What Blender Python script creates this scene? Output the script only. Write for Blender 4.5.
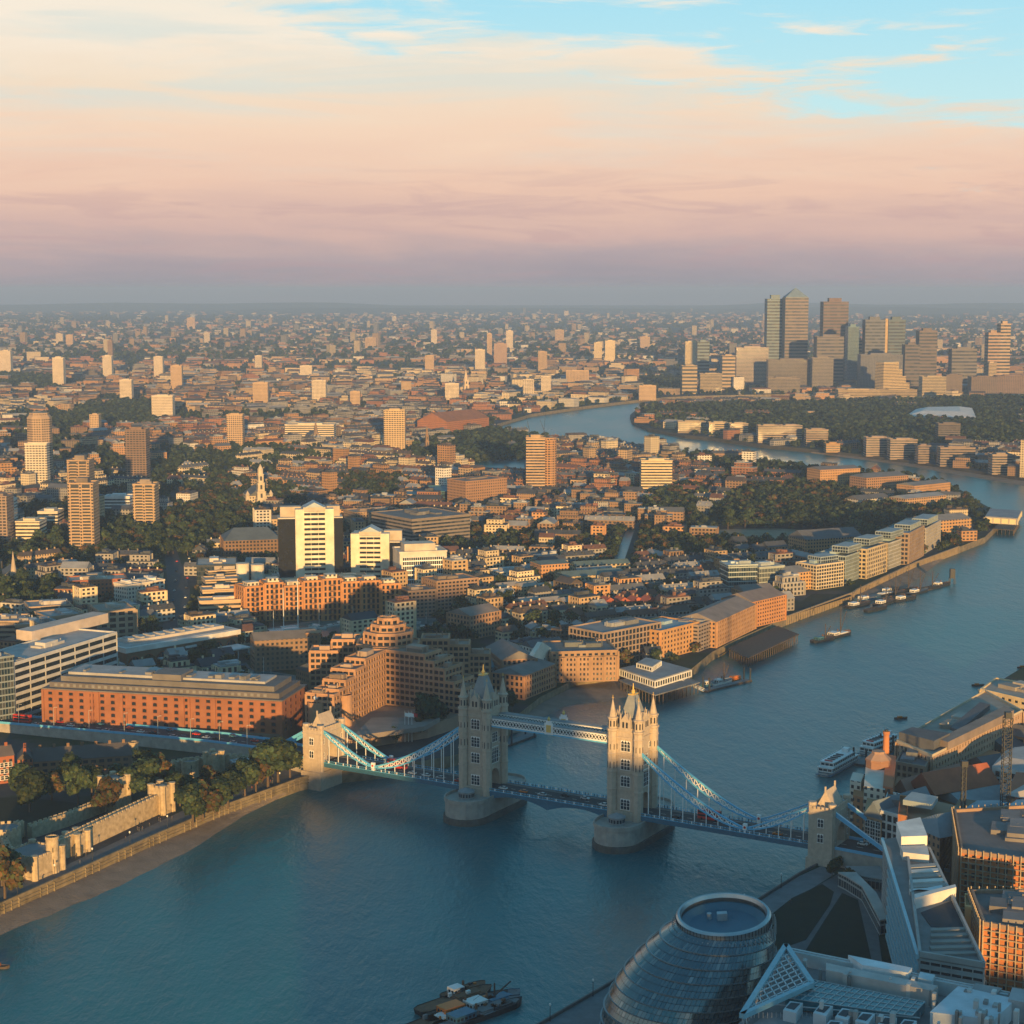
import bpy, bmesh, math, random
from mathutils import Vector, Matrix
from mathutils.geometry import tessellate_polygon

for o in list(bpy.data.objects):
    bpy.data.objects.remove(o)
SC = bpy.context.scene
COL = SC.collection
R = math.radians
PI = math.pi
random.seed(7)

# ------------------------------------------------------------------ camera
FPX, EYE, CAMH = 1780.0, 291.0, 244.0
PITCH = math.atan((512 - EYE) / FPX)
cd = bpy.data.cameras.new('camera')
cam = bpy.data.objects.new('camera', cd)
COL.objects.link(cam)
cam.location = (0, 0, CAMH)
cam.rotation_euler = (PI / 2 - PITCH, 0, 0)
cd.sensor_width = 36
cd.lens = 36 * FPX / 1024
cd.clip_start = 1
cd.clip_end = 90000
SC.camera = cam

# ------------------------------------------------------------------ sun, sky, exposure
SUN_AZ, SUN_EL = 173.0, 5.5          # degrees; azimuth clockwise from the view direction (+Y)
sl = bpy.data.lights.new('sun', 'SUN')
so = bpy.data.objects.new('sun', sl)
COL.objects.link(so)
sl.energy = 5.0
sl.angle = R(0.6)
sl.color = (1.0, 0.58, 0.19)
sd = Vector((math.sin(R(SUN_AZ)) * math.cos(R(SUN_EL)), math.cos(R(SUN_AZ)) * math.cos(R(SUN_EL)), math.sin(R(SUN_EL))))
so.rotation_euler = sd.to_track_quat('Z', 'Y').to_euler()

W = bpy.data.worlds.new('World')
SC.world = W
W.use_nodes = True


class NT:
    """small helper to write node trees"""
    def __init__(s, tree):
        s.t = tree
        s.t.nodes.clear()

    def n(s, kind, **kw):
        nd = s.t.nodes.new(kind)
        for k, v in kw.items():
            if k.startswith('_'):
                setattr(nd, k[1:], v)
        return nd

    def put(s, sock, v):
        if isinstance(v, bpy.types.NodeSocket):
            s.t.links.new(v, sock)
        elif v is not None:
            sock.default_value = v

    def m(s, op, a, b=None, c=None, clamp=False):
        nd = s.n('ShaderNodeMath', _operation=op, _use_clamp=clamp)
        s.put(nd.inputs[0], a)
        s.put(nd.inputs[1], b)
        s.put(nd.inputs[2], c)
        return nd.outputs[0]

    def mix(s, f, a, b, blend='MIX'):
        nd = s.n('ShaderNodeMix', _data_type='RGBA', _blend_type=blend)
        s.put(nd.inputs[0], f)
        s.put(nd.inputs[6], a)
        s.put(nd.inputs[7], b)
        return nd.outputs[2]

    def ramp(s, f, stops, interp='LINEAR'):
        nd = s.n('ShaderNodeValToRGB')
        nd.color_ramp.interpolation = interp
        el = nd.color_ramp.elements
        while len(el) < len(stops):
            el.new(0.5)
        for e, (p, c) in zip(el, stops):
            e.position = p
            e.color = c if len(c) == 4 else (*c, 1)
        s.put(nd.inputs[0], f)
        return nd.outputs[0]

    def noise(s, vec, scale, detail=4, rough=0.55, dist=0.0, out=0):
        nd = s.n('ShaderNodeTexNoise')
        s.put(nd.inputs['Vector'], vec)
        nd.inputs['Scale'].default_value = scale
        nd.inputs['Detail'].default_value = detail
        nd.inputs['Roughness'].default_value = rough
        nd.inputs['Distortion'].default_value = dist
        return nd.outputs[out]

    def sep(s, v):
        nd = s.n('ShaderNodeSeparateXYZ')
        s.put(nd.inputs[0], v)
        return nd.outputs

    def comb(s, x, y, z):
        nd = s.n('ShaderNodeCombineXYZ')
        for i, v in enumerate((x, y, z)):
            s.put(nd.inputs[i], v)
        return nd.outputs[0]

    def smooth(s, v, lo, hi):
        nd = s.n('ShaderNodeMapRange', _interpolation_type='SMOOTHSTEP')
        s.put(nd.inputs[0], v)
        s.put(nd.inputs[1], lo)
        s.put(nd.inputs[2], hi)
        return nd.outputs[0]


def lin(r, g, b):
    f = lambda c: (c / 255 / 12.92) if c <= 10 else ((c / 255 + .055) / 1.055) ** 2.4
    return (f(r), f(g), f(b))


def make_sky():
    k = NT(W.node_tree)
    tc = k.n('ShaderNodeTexCoord')
    x, y, z = k.sep(tc.outputs['Generated'])
    # streaky cloud noise in (direction, elevation)
    v1 = k.comb(k.m('MULTIPLY', x, 2.2), k.m('MULTIPLY', y, 1.5), k.m('MULTIPLY', z, 15.0))
    n1 = k.noise(v1, 2.6, 8, .6, .5)
    v2 = k.comb(k.m('MULTIPLY', x, 5.0), k.m('MULTIPLY', y, 3.0), k.m('MULTIPLY', z, 42.0))
    n2 = k.noise(v2, 2.2, 6, .6, .8)
    v3 = k.comb(k.m('MULTIPLY', x, 3.0), k.m('MULTIPLY', y, 2.0), k.m('MULTIPLY', z, 30.0))
    n3 = k.noise(v3, 1.7, 7, .58, .6)
    c1 = k.m('SUBTRACT', n1, .5)
    c2 = k.m('SUBTRACT', n2, .5)
    zz = k.m('ADD', z, k.m('ADD', k.m('MULTIPLY', c1, .045), k.m('MULTIPLY', c2, .010)))
    f = k.m('MULTIPLY', k.m('ADD', zz, .05), 2.0, clamp=True)     # z -.05 .. .45
    P = lambda zv: (zv + .05) * 2.0
    dusk = k.ramp(f, [(0.0, lin(128, 136, 152)), (P(.0), lin(150, 143, 155)), (P(.018), lin(172, 155, 161)), (P(.034), lin(203, 170, 164)),
                      (P(.058), lin(226, 187, 168)), (P(.085), lin(234, 202, 178)), (P(.112), lin(232, 211, 188)),
                      (P(.14), lin(238, 224, 206)), (P(.18), lin(226, 222, 208)), (P(.3), lin(120, 160, 175))])
    # grey-teal and mauve streaks inside the cloud deck
    st = k.smooth(n3, .45, .66)
    st = k.m('MULTIPLY', st, k.smooth(z, .05, .1))
    dusk = k.mix(k.m('MULTIPLY', st, .62), dusk, (*lin(203, 212, 207), 1))
    lo = k.m('MULTIPLY', k.smooth(n2, .5, .66), k.m('SUBTRACT', 1.0, k.smooth(z, .045, .085)))
    dusk = k.mix(k.m('MULTIPLY', lo, .34), dusk, (*lin(176, 146, 154), 1))
    # clear cyan sky towards the upper right
    e = k.m('ADD', z, k.m('MULTIPLY', k.m('ADD', x, .08), .21))
    e = k.m('ADD', e, k.m('ADD', k.m('MULTIPLY', c1, .2), k.m('MULTIPLY', c2, .11)))
    clear = k.smooth(e, .146, .186)
    up = k.m('MULTIPLY', z, 1.0, clamp=True)
    blue = k.ramp(up, [(0.0, lin(186, 224, 224)), (.10, lin(184, 222, 228)), (.165, lin(156, 212, 231)), (.26, (.10, .38, .52)), (.5, (.07, .26, .41)), (1.0, (.055, .19, .335))])
    col = k.mix(clear, dusk, blue)
    sky = k.n('ShaderNodeTexSky', _sky_type='NISHITA')
    sky.sun_disc = False
    sky.sun_elevation = R(SUN_EL)
    sky.sun_rotation = R(SUN_AZ)
    sky.altitude = 100
    b1 = k.n('ShaderNodeBackground')
    k.put(b1.inputs[0], sky.outputs[0])
    b1.inputs[1].default_value = 0.006
    b2 = k.n('ShaderNodeBackground')
    k.put(b2.inputs[0], col)
    b2.inputs[1].default_value = 0.645
    add = k.n('ShaderNodeAddShader')
    k.put(add.inputs[0], b1.outputs[0])
    k.put(add.inputs[1], b2.outputs[0])
    out = k.n('ShaderNodeOutputWorld')
    k.put(out.inputs[0], add.outputs[0])


make_sky()
SC.view_settings.view_transform = 'Standard'
SC.view_settings.look = 'None'
SC.view_settings.exposure = 0.75
SC.view_settings.gamma = 1.0
SC.view_settings.use_curve_mapping = False
SC.cycles.max_bounces = 4
SC.cycles.diffuse_bounces = 2
SC.cycles.glossy_bounces = 2
SC.cycles.transmission_bounces = 2
SC.cycles.volume_bounces = 0
SC.cycles.caustics_reflective = False
SC.cycles.caustics_refractive = False
SC.cycles.use_denoising = True

# ------------------------------------------------------------------ pixel -> world
LAND = 6.0
cp, sp = math.cos(PITCH), math.sin(PITCH)


def G(u, v, z=LAND):
    """the point at height z that the photograph shows at pixel (u, v)"""
    a, b = (u - 512) / FPX, -(v - 512) / FPX
    fy, fz = cp + b * sp, -sp + b * cp
    t = (z - CAMH) / fz
    return Vector((a * t, fy * t, z))


def Zat(p, v):
    """height over the ground point p that shows at picture row v"""
    b = -(v - 512) / FPX
    return CAMH + p.y * (-sp + b * cp) / (cp + b * sp)


def PX(p):
    """pixel of a world point"""
    d = Vector(p) - Vector((0, 0, CAMH))
    f = d.y * cp - d.z * sp
    return (512 + FPX * d.x / f, 512 - FPX * (d.y * sp + d.z * cp) / f)


# ------------------------------------------------------------------ mesh building
class MB:
    """collects faces (with a material slot and a colour) into ONE mesh"""
    def __init__(s, col=(1, 1, 1)):
        s.v, s.f, s.mi, s.c = [], [], [], []
        s.M = None
        s.slot, s.col = 0, col

    def face(s, pts):
        b = len(s.v)
        if s.M is not None:
            pts = [s.M @ Vector(p) for p in pts]
        s.v += [tuple(p) for p in pts]
        s.f.append(tuple(range(b, b + len(pts))))
        s.mi.append(s.slot)
        s.c.append(s.col)

    def grid(s, vs, fs):
        b = len(s.v)
        if s.M is not None:
            vs = [s.M @ Vector(p) for p in vs]
        s.v += [tuple(p) for p in vs]
        for f in fs:
            s.f.append(tuple(i + b for i in f))
            s.mi.append(s.slot)
            s.c.append(s.col)

    def box(s, x0, x1, y0, y1, z0, z1, bottom=True, top=True):
        vs = [(x0, y0, z0), (x1, y0, z0), (x1, y1, z0), (x0, y1, z0), (x0, y0, z1), (x1, y0, z1), (x1, y1, z1), (x0, y1, z1)]
        fs = [(0, 1, 5, 4), (1, 2, 6, 5), (2, 3, 7, 6), (3, 0, 4, 7)]
        if top:
            fs.append((4, 5, 6, 7))
        if bottom:
            fs.append((3, 2, 1, 0))
        s.grid(vs, fs)

    def prism(s, poly, z0, z1, top=True, bottom=False, scale_top=1.0):
        """extruded outline (counter-clockwise), optionally narrowing upward"""
        poly = [Vector((p[0], p[1])) for p in poly]
        if sum(a.x * b.y - b.x * a.y for a, b in zip(poly, poly[1:] + poly[:1])) < 0:
            poly.reverse()
        n = len(poly)
        c = sum(poly, Vector((0, 0))) / n
        tp = [c + (p - c) * scale_top for p in poly]
        vs = [(p.x, p.y, z0) for p in poly] + [(p.x, p.y, z1) for p in tp]
        fs = [(i, (i + 1) % n, (i + 1) % n + n, i + n) for i in range(n)]
        tris = tessellate_polygon([[Vector((p.x, p.y, 0)) for p in poly]]) if n > 4 else None
        def cap(off, up):
            if n <= 4:
                f = tuple(range(n))
                return [tuple(i + off for i in (f if up else f[::-1]))]
            r = []
            for t in tris:
                a, b, d = (poly[i] for i in t)
                ccw = (b.x - a.x) * (d.y - a.y) - (b.y - a.y) * (d.x - a.x) > 0
                r.append(tuple(i + off for i in (t if ccw == up else t[::-1])))
            return r
        if top:
            fs += cap(n, True)
        if bottom:
            fs += cap(0, False)
        s.grid(vs, fs)

    def bar(s, a, b, w, h=None, up=Vector((0, 0, 1))):
        """a rectangular bar from a to b"""
        h = h or w
        a, b = Vector(a), Vector(b)
        d = b - a
        if d.length < 1e-6:
            return
        d.normalize()
        sx = d.cross(up)
        if sx.length < 1e-3:
            sx = Vector((1, 0, 0))
        sx.normalize()
        sy = sx.cross(d)
        q = [sx * (i * w / 2) + sy * (j * h / 2) for i, j in ((-1, -1), (1, -1), (1, 1), (-1, 1))]
        vs = [a + k for k in q] + [b + k for k in q]
        s.grid(vs, [(0, 1, 5, 4), (1, 2, 6, 5), (2, 3, 7, 6), (3, 0, 4, 7), (3, 2, 1, 0), (4, 5, 6, 7)])

    def lathe(s, prof, n=12, cx=0, cy=0, a0=0.0, cap=True):
        """prof: (radius, z) from bottom to top"""
        vs, fs = [], []
        for r, z in prof:
            for i in range(n):
                a = a0 + 2 * PI * i / n
                vs.append((cx + r * math.cos(a), cy + r * math.sin(a), z))
        for j in range(len(prof) - 1):
            for i in range(n):
                k = (i + 1) % n
                fs.append((j * n + i, j * n + k, (j + 1) * n + k, (j + 1) * n + i))
        if cap:
            m = (len(prof) - 1) * n
            fs.append(tuple(m + i for i in range(n)))
        s.grid(vs, fs)

    def gable(s, x0, x1, y0, y1, z, h, over=0.3, axis='x', hip=0.0):
        """pitched roof over a rectangle, ridge along axis; hip pulls the ridge ends in"""
        x0, x1, y0, y1 = x0 - over, x1 + over, y0 - over, y1 + over
        if axis == 'x':
            ym = (y0 + y1) / 2
            vs = [(x0, y0, z), (x1, y0, z), (x1, y1, z), (x0, y1, z), (x0 + hip, ym, z + h), (x1 - hip, ym, z + h)]
            s.grid(vs, [(0, 1, 5, 4), (2, 3, 4, 5), (1, 2, 5), (3, 0, 4), (3, 2, 1, 0)])
        else:
            xm = (x0 + x1) / 2
            vs = [(x0, y0, z), (x1, y0, z), (x1, y1, z), (x0, y1, z), (xm, y0 + hip, z + h), (xm, y1 - hip, z + h)]
            s.grid(vs, [(1, 2, 5, 4), (3, 0, 4, 5), (0, 1, 4), (2, 3, 5), (3, 2, 1, 0)])

    def mesh(s, name, mats):
        me = bpy.data.meshes.new(name)
        me.from_pydata(s.v, [], s.f)
        if not isinstance(mats, (list, tuple)):
            mats = [mats]
        for m in mats:
            me.materials.append(m)
        if len(mats) > 1:
            me.polygons.foreach_set('material_index', s.mi)
        at = me.color_attributes.new('Col', 'FLOAT_COLOR', 'CORNER')
        buf = []
        for f, c in zip(s.f, s.c):
            cc = list(c) if len(c) == 4 else [*c, 0.5]
            buf += cc * len(f)
        at.data.foreach_set('color', buf)
        me.update()
        return me

    def build(s, name, mats, parent=None, **kw):
        return link(name, s.mesh(name, mats), parent, **kw)


def link(name, data, parent=None, loc=(0, 0, 0), rz=0.0, smooth=False):
    o = bpy.data.objects.new(name, data)
    COL.objects.link(o)
    o.location = loc
    o.rotation_euler = (0, 0, rz)
    if parent is not None:
        o.parent = parent
    if smooth and data is not None:
        data.polygons.foreach_set('use_smooth', [True] * len(data.polygons))
    return o


def tag(o, label=None, cat=None, group=None, kind=None):
    if label:
        o['label'] = label
    if cat:
        o['category'] = cat
    if group:
        o['group'] = group
    if kind:
        o['kind'] = kind
    return o


def thing(name, label, cat, loc=(0, 0, 0), rz=0.0, group=None):
    return tag(link(name, None, None, loc, rz), label, cat, group)


KIDS = {}


def kids(o):
    return [c for c in bpy.data.objects if c.parent == o]


def snapshot(o):
    """an object with its parts and sub-parts, as a tree, for quick copying"""
    return (o, [snapshot(c) for c in kids(o)])


def dup(tree, parent=None, loc=None, rz=None, scale=None):
    o, ch = tree
    c = o.copy()
    COL.objects.link(c)
    if parent is not None:
        c.parent = parent
    if loc is not None:
        c.location = loc
    if rz is not None:
        c.rotation_euler = (0, 0, rz)
    if scale is not None:
        c.scale = scale if isinstance(scale, (tuple, list)) else (scale,) * 3
    for k in ch:
        dup(k, c)
    return c


# ------------------------------------------------------------------ materials
MATS = {}


def mat(name, col, rough=0.8, var=0.25, scale=0.15, metal=0.0, spec=0.3, bump=0.0, obj=False, attr=False, detail=5):
    """plain surface with a procedural mottling"""
    if name in MATS:
        return MATS[name]
    m = bpy.data.materials.new(name)
    m.use_nodes = True
    k = NT(m.node_tree)
    geo = k.n('ShaderNodeNewGeometry')
    pos = geo.outputs['Position']
    if obj:
        pos = k.n('ShaderNodeTexCoord').outputs['Object']
    nz = k.noise(pos, scale, detail, .6)
    base = (*col, 1)
    if attr:
        a = k.n('ShaderNodeAttribute', _attribute_name='Col')
        base = a.outputs['Color']
    g = k.m('ADD', k.m('MULTIPLY', k.m('SUBTRACT', nz, .5), 2 * var * 1.6), 1.0)
    c = k.mix(1.0, base, k.comb(g, g, g), 'MULTIPLY')
    b = k.n('ShaderNodeBsdfPrincipled')
    k.put(b.inputs['Base Color'], c)
    b.inputs['Roughness'].default_value = rough
    b.inputs['Metallic'].default_value = metal
    b.inputs['Specular IOR Level'].default_value = spec
    if bump:
        bp = k.n('ShaderNodeBump')
        bp.inputs['Distance'].default_value = bump
        k.put(bp.inputs['Height'], k.noise(pos, scale * 8, 3))
        k.put(b.inputs['Normal'], bp.outputs[0])
    out = k.n('ShaderNodeOutputMaterial')
    k.put(out.inputs[0], b.outputs[0])
    MATS[name] = m
    return m


def facade(name, win=(.02, .03, .04), sx=3.0, sz=3.2, fx=.5, fz=.5, col=None, wrough=.12, metal=0.0, var=.18, ribbon=False, spec=.3):
    """a wall with rows of window openings, laid along whatever way the wall faces; wall colour from the mesh"""
    if name in MATS:
        return MATS[name]
    m = bpy.data.materials.new(name)
    m.use_nodes = True
    k = NT(m.node_tree)
    geo = k.n('ShaderNodeNewGeometry')
    px, py, pz = k.sep(geo.outputs['Position'])
    nx, ny, nz = k.sep(geo.outputs['True Normal'])
    u = k.m('SUBTRACT', k.m('MULTIPLY', px, ny), k.m('MULTIPLY', py, nx))
    a = k.n('ShaderNodeAttribute', _attribute_name='Col')
    rnd = a.outputs['Alpha']
    su = k.m('MULTIPLY', k.m('ADD', k.m('MULTIPLY', rnd, .7), .65), sx)
    uu = k.m('ADD', k.m('DIVIDE', u, su), k.m('MULTIPLY', rnd, 7.0))
    vv = k.m('DIVIDE', k.m('SUBTRACT', pz, LAND), sz)
    fu, fv = k.m('FRACT', uu), k.m('FRACT', vv)
    inz = k.m('LESS_THAN', k.m('ABSOLUTE', k.m('SUBTRACT', fv, .55)), fz / 2)
    if ribbon:
        w = inz
    else:
        w = k.m('MULTIPLY', inz, k.m('LESS_THAN', k.m('ABSOLUTE', k.m('SUBTRACT', fu, .5)), k.m('MULTIPLY', k.m('ADD', k.m('MULTIPLY', rnd, .5), .75), fx / 2)))
    w = k.m('MULTIPLY', w, k.m('LESS_THAN', k.m('ABSOLUTE', nz), .4))
    wn = k.n('ShaderNodeTexWhiteNoise', _noise_dimensions='3D')
    k.put(wn.inputs[0], k.comb(k.m('FLOOR', uu), k.m('FLOOR', vv), k.m('ROUND', k.m('MULTIPLY', nx, 3))))
    wr = wn.outputs[0]
    nzv = k.noise(geo.outputs['Position'], .07, 5, .65)
    g = k.m('ADD', k.m('MULTIPLY', k.m('SUBTRACT', nzv, .5), 2 * var * 1.6), 1.0)
    base = a.outputs['Color'] if col is None else (*col, 1)
    wall = k.mix(1.0, base, k.comb(g, g, g), 'MULTIPLY')
    wc = k.mix(k.m('MULTIPLY', k.m('POWER', wr, 3.0), .55), (*win, 1), (.16, .15, .13, 1))
    c = k.mix(w, wall, wc)
    b = k.n('ShaderNodeBsdfPrincipled')
    k.put(b.inputs['Base Color'], c)
    k.put(b.inputs['Roughness'], k.m('SUBTRACT', .85, k.m('MULTIPLY', w, .85 - wrough)))
    b.inputs['Metallic'].default_value = metal
    b.inputs['Specular IOR Level'].default_value = spec
    out = k.n('ShaderNodeOutputMaterial')
    k.put(out.inputs[0], b.outputs[0])
    MATS[name] = m
    return m


def structure(name, mb, m, **kw):
    return tag(mb.build(name, m, **kw), kind='structure')
# ------------------------------------------------------------------ the setting: water, land, banks, hills, haze
def make_water_mat():
    m = bpy.data.materials.new('river_water')
    m.use_nodes = True
    k = NT(m.node_tree)
    pos = k.n('ShaderNodeNewGeometry').outputs['Position']
    mp = k.n('ShaderNodeMapping')
    mp.inputs['Rotation'].default_value = (0, 0, R(28))
    mp.inputs['Scale'].default_value = (1, .45, 1)
    k.put(mp.inputs[0], pos)
    p2 = mp.outputs[0]
    big = k.noise(p2, .012, 5, .6, .3)
    mid = k.noise(p2, .11, 5, .62, .4)
    fine = k.noise(p2, .42, 4, .6)
    h = k.m('ADD', k.m('MULTIPLY', mid, 1.5), k.m('MULTIPLY', fine, .75))
    bp = k.n('ShaderNodeBump')
    bp.inputs['Strength'].default_value = 1.0
    bp.inputs['Distance'].default_value = .5
    k.put(bp.inputs['Height'], h)
    b = k.n('ShaderNodeBsdfPrincipled')
    k.put(b.inputs['Base Color'], k.ramp(big, [(.36, (.002, .075, .094)), (.5, (.004, .108, .128)), (.64, (.006, .14, .158))]))
    k.put(b.inputs['Roughness'], k.m('ADD', .22, k.m('MULTIPLY', big, .16)))
    b.inputs['IOR'].default_value = 1.5
    b.inputs['Specular Tint'].default_value = (.36, 1.0, 1.0, 1)
    k.put(b.inputs['Normal'], bp.outputs[0])
    k.put(k.n('ShaderNodeOutputMaterial').inputs[0], b.outputs[0])
    return m


def make_ground_mat():
    m = bpy.data.materials.new('city_ground')
    m.use_nodes = True
    k = NT(m.node_tree)
    pos = k.n('ShaderNodeNewGeometry').outputs['Position']
    n1 = k.noise(pos, .006, 6, .6)
    n2 = k.noise(pos, .05, 5, .65)
    n3 = k.noise(pos, .5, 3, .6)
    c = k.ramp(n2, [(.3, (.034, .037, .042)), (.5, (.055, .057, .060)), (.7, (.09, .088, .085))])
    green = k.mix(n3, (.016, .030, .014, 1), (.034, .054, .022, 1))
    c = k.mix(k.smooth(k.m('ADD', n1, k.m('MULTIPLY', n2, .35)), .60, .72), c, green)
    b = k.n('ShaderNodeBsdfPrincipled')
    k.put(b.inputs['Base Color'], c)
    b.inputs['Roughness'].default_value = .9
    b.inputs['Specular IOR Level'].default_value = .15
    k.put(k.n('ShaderNodeOutputMaterial').inputs[0], b.outputs[0])
    return m


M_WATER = make_water_mat()
M_GROUND = make_ground_mat()
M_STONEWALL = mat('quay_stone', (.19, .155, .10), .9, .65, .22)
M_SAND = mat('foreshore', (.20, .16, .125), .95, .35, .12, bump=.3)
M_ASPHALT = mat('asphalt', (.055, .057, .06), .9, .25, .3)
M_PAVE = mat('paving', (.17, .165, .155), .9, .25, .4)
M_LAWN = mat('lawn', (.013, .022, .011), .95, .35, .25)
M_DIRT = mat('bare_field', (.24, .19, .13), .95, .3, .1)

mb = MB()
mb.face([(-16000, -800, 0), (16000, -800, 0), (16000, 30200, 0), (-16000, 30200, 0)])
structure('river_water', mb, M_WATER)

EMB = [(-90, 946), (0, 905), (75, 872), (150, 838), (225, 806), (300, 779), (335, 772)]
NORTH_PX = EMB + [(400, 765), (455, 755), (500, 741), (515, 717), (540, 697), (576, 679), (619, 674), (690, 670), (712, 652),
                  (735, 640), (787, 617), (853, 593), (857, 590), (915, 563), (959, 547), (985, 537), (1002, 520), (996, 511), (983, 504), (961, 490), (947, 485), (910, 476),
                  (880, 474), (807, 468), (735, 458), (685, 452), (647, 449), (590, 443), (559, 440), (531, 436), (505, 432), (495, 428),
                  (497, 424), (531, 414), (579, 407), (627, 401), (668, 397), (690, 396), (760, 394.5), (1024, 391), (1300, 389)]
ROTH_PX = [(632, 421), (630, 415), (637, 409), (660, 404.5), (700, 402), (1024, 398), (1300, 396.5), (1300, 500), (1024, 478), (913, 461), (865, 455), (811, 449), (759, 444),
           (708, 437), (685, 435), (648, 428)]
SOUTH_PX = [(525, 1034), (611, 984), (690, 935), (758, 901), (799, 875), (824, 862), (845, 838), (858, 803), (874, 772), (902, 747), (945, 717),
            (985, 692), (1005, 678), (1040, 657), (1120, 622)]


def xy(pts, z=LAND):
    return [Vector((q.x, q.y)) for q in (G(u, v, z) for u, v in pts)]


NORTH = xy(NORTH_PX) + [Vector((16000, 12000)), Vector((16000, 30200)), Vector((-16000, 30200)), Vector((-16000, 300)), Vector((-600, 300))]
ROTH = xy(ROTH_PX)
SOUTH = xy(SOUTH_PX) + [Vector((900, 1400)), Vector((900, -780)), Vector((-700, -780)), Vector((-700, 180)), Vector((0, 330))]


def land(name, poly, wall=None):
    mb = MB()
    tris = tessellate_polygon([[Vector((p.x, p.y, 0)) for p in poly]])
    vs = [(p.x, p.y, LAND) for p in poly]
    fs = []
    for t in tris:
        a, b, c = (poly[i] for i in t)
        fs.append(t if (b.x - a.x) * (c.y - a.y) - (b.y - a.y) * (c.x - a.x) > 0 else t[::-1])
    mb.grid(vs, fs)
    mb.slot = 1
    n = len(poly)
    for i in range(n):
        a, b = poly[i], poly[(i + 1) % n]
        mb.face([(a.x, a.y, -.9), (b.x, b.y, -.9), (b.x, b.y, LAND), (a.x, a.y, LAND)])
    return structure(name, mb, [M_GROUND, wall or M_STONEWALL])


land('north_ground', NORTH)
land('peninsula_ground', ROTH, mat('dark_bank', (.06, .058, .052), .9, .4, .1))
land('south_ground', SOUTH)


def inside(p, poly):
    x, y = p[0], p[1]
    r = False
    j = len(poly) - 1
    for i in range(len(poly)):
        a, b = poly[i], poly[j]
        if (a[1] > y) != (b[1] > y) and x < (b[0] - a[0]) * (y - a[1]) / (b[1] - a[1]) + a[0]:
            r = not r
        j = i
    return r


def sheet(name, px, m, z=LAND + .02, kind='structure'):
    """a flat patch of ground given by picture points"""
    poly = [(q.x, q.y) for q in (G(u, v, LAND) for u, v in px)]
    mb = MB()
    mb.prism(poly, z - .015, z)
    return tag(mb.build(name, m), kind=kind)


def beach(name, top_px, low_px, m=None):
    """foreshore sloping from the foot of a wall to below the water"""
    a = [G(u, v, LAND) for u, v in top_px]
    b = [G(u, v, 0) for u, v in low_px]
    mb = MB()
    n = 24
    def at(l, t):
        t *= len(l) - 1
        i = min(int(t), len(l) - 2)
        return l[i].lerp(l[i + 1], t - i)
    rnd = random.Random(3)
    rows = []
    for i in range(n + 1):
        t = i / n
        p, q = at(a, t), at(b, t)
        p = Vector((p.x, p.y, 2.0))
        j = rnd.uniform(-.06, .06)
        d = q - p
        rows.append([p, p.lerp(q, .5 + j) + Vector((0, 0, .1)), Vector((q.x + d.x * j, q.y + d.y * j, .02)), Vector((q.x + d.x * .35, q.y + d.y * .35, -.8))])
    for r1, r2 in zip(rows, rows[1:]):
        for k in range(3):
            mb.face([r1[k], r1[k + 1], r2[k + 1], r2[k]])
    o = structure(name, mb, m or M_SAND)
    bm = bmesh.new(); bm.from_mesh(o.data)
    bmesh.ops.recalc_face_normals(bm, faces=bm.faces)
    if sum(f.normal.z for f in bm.faces) < 0:
        bmesh.ops.reverse_faces(bm, faces=bm.faces)
    bm.to_mesh(o.data); bm.free()
    return o


beach('beach', EMB[:-1], [(-90, 975), (0, 935), (62, 910), (120, 885), (185, 853), (245, 815), (280, 798)])
beach('beach', [(505, 728), (515, 717), (540, 697), (576, 679), (619, 674), (660, 672)], [(520, 732), (535, 722), (565, 706), (600, 702), (624, 697), (660, 688)])
beach('beach', [(853, 593), (857, 590), (880, 580), (915, 563), (945, 552)], [(853, 606), (868, 605), (900, 592), (925, 573), (948, 556)])
beach('beach', [(811, 449), (865, 455), (913, 461), (1024, 478), (1100, 488)], [(811, 453), (865, 460), (913, 467), (1024, 486), (1100, 497)])
beach('beach', [(700, 640), (720, 650), (735, 640)], [(712, 655), (728, 652), (748, 640)])


def hills():
    mb = MB()
    rnd = random.Random(5)
    for y0, hmax, seed in ((21000, 55, 1.0), (25500, 105, 4.2)):
        n = 120
        pr = []
        for i in range(n + 1):
            x = -14500 + 29000 * i / n
            t = x / 2600 + seed
            h = hmax * (.45 + .3 * math.sin(t) + .2 * math.sin(2.3 * t + 1) + .12 * math.sin(5.1 * t + seed)) + rnd.uniform(-2, 2)
            if x > 3500:
                h *= 1.25
            pr.append((x, max(h, 8)))
        for (xa, ha), (xb, hb) in zip(pr, pr[1:]):
            mb.face([(xa, y0 - 2500, LAND - 1), (xb, y0 - 2500, LAND - 1), (xb, y0 - 700, hb * .8), (xa, y0 - 700, ha * .8)])
            mb.face([(xa, y0 - 700, ha * .8), (xb, y0 - 700, hb * .8), (xb, y0 + 500, hb), (xa, y0 + 500, ha)])
            mb.face([(xa, y0 + 500, ha), (xb, y0 + 500, hb), (xb, y0 + 3500, LAND - 1), (xa, y0 + 3500, LAND - 1)])
    return structure('hills', mb, mat('hill_cover', (.08, .09, .06), .95, .5, .002))


hills()

HAZE = 7.6e-5
def haze():
    m = bpy.data.materials.new('haze_air')
    m.use_nodes = True
    k = NT(m.node_tree)
    v = k.n('ShaderNodeVolumePrincipled')
    v.inputs['Color'].default_value = (.43, .63, 1.0, 1)
    v.inputs['Density'].default_value = HAZE
    v.inputs['Anisotropy'].default_value = 0.0
    k.put(k.n('ShaderNodeOutputMaterial').inputs['Volume'], v.outputs[0])
    mb = MB()
    mb.box(-17000, 17000, -900, 31500, -2.0, 292)
    return tag(mb.build('haze', m), kind='stuff')


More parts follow.
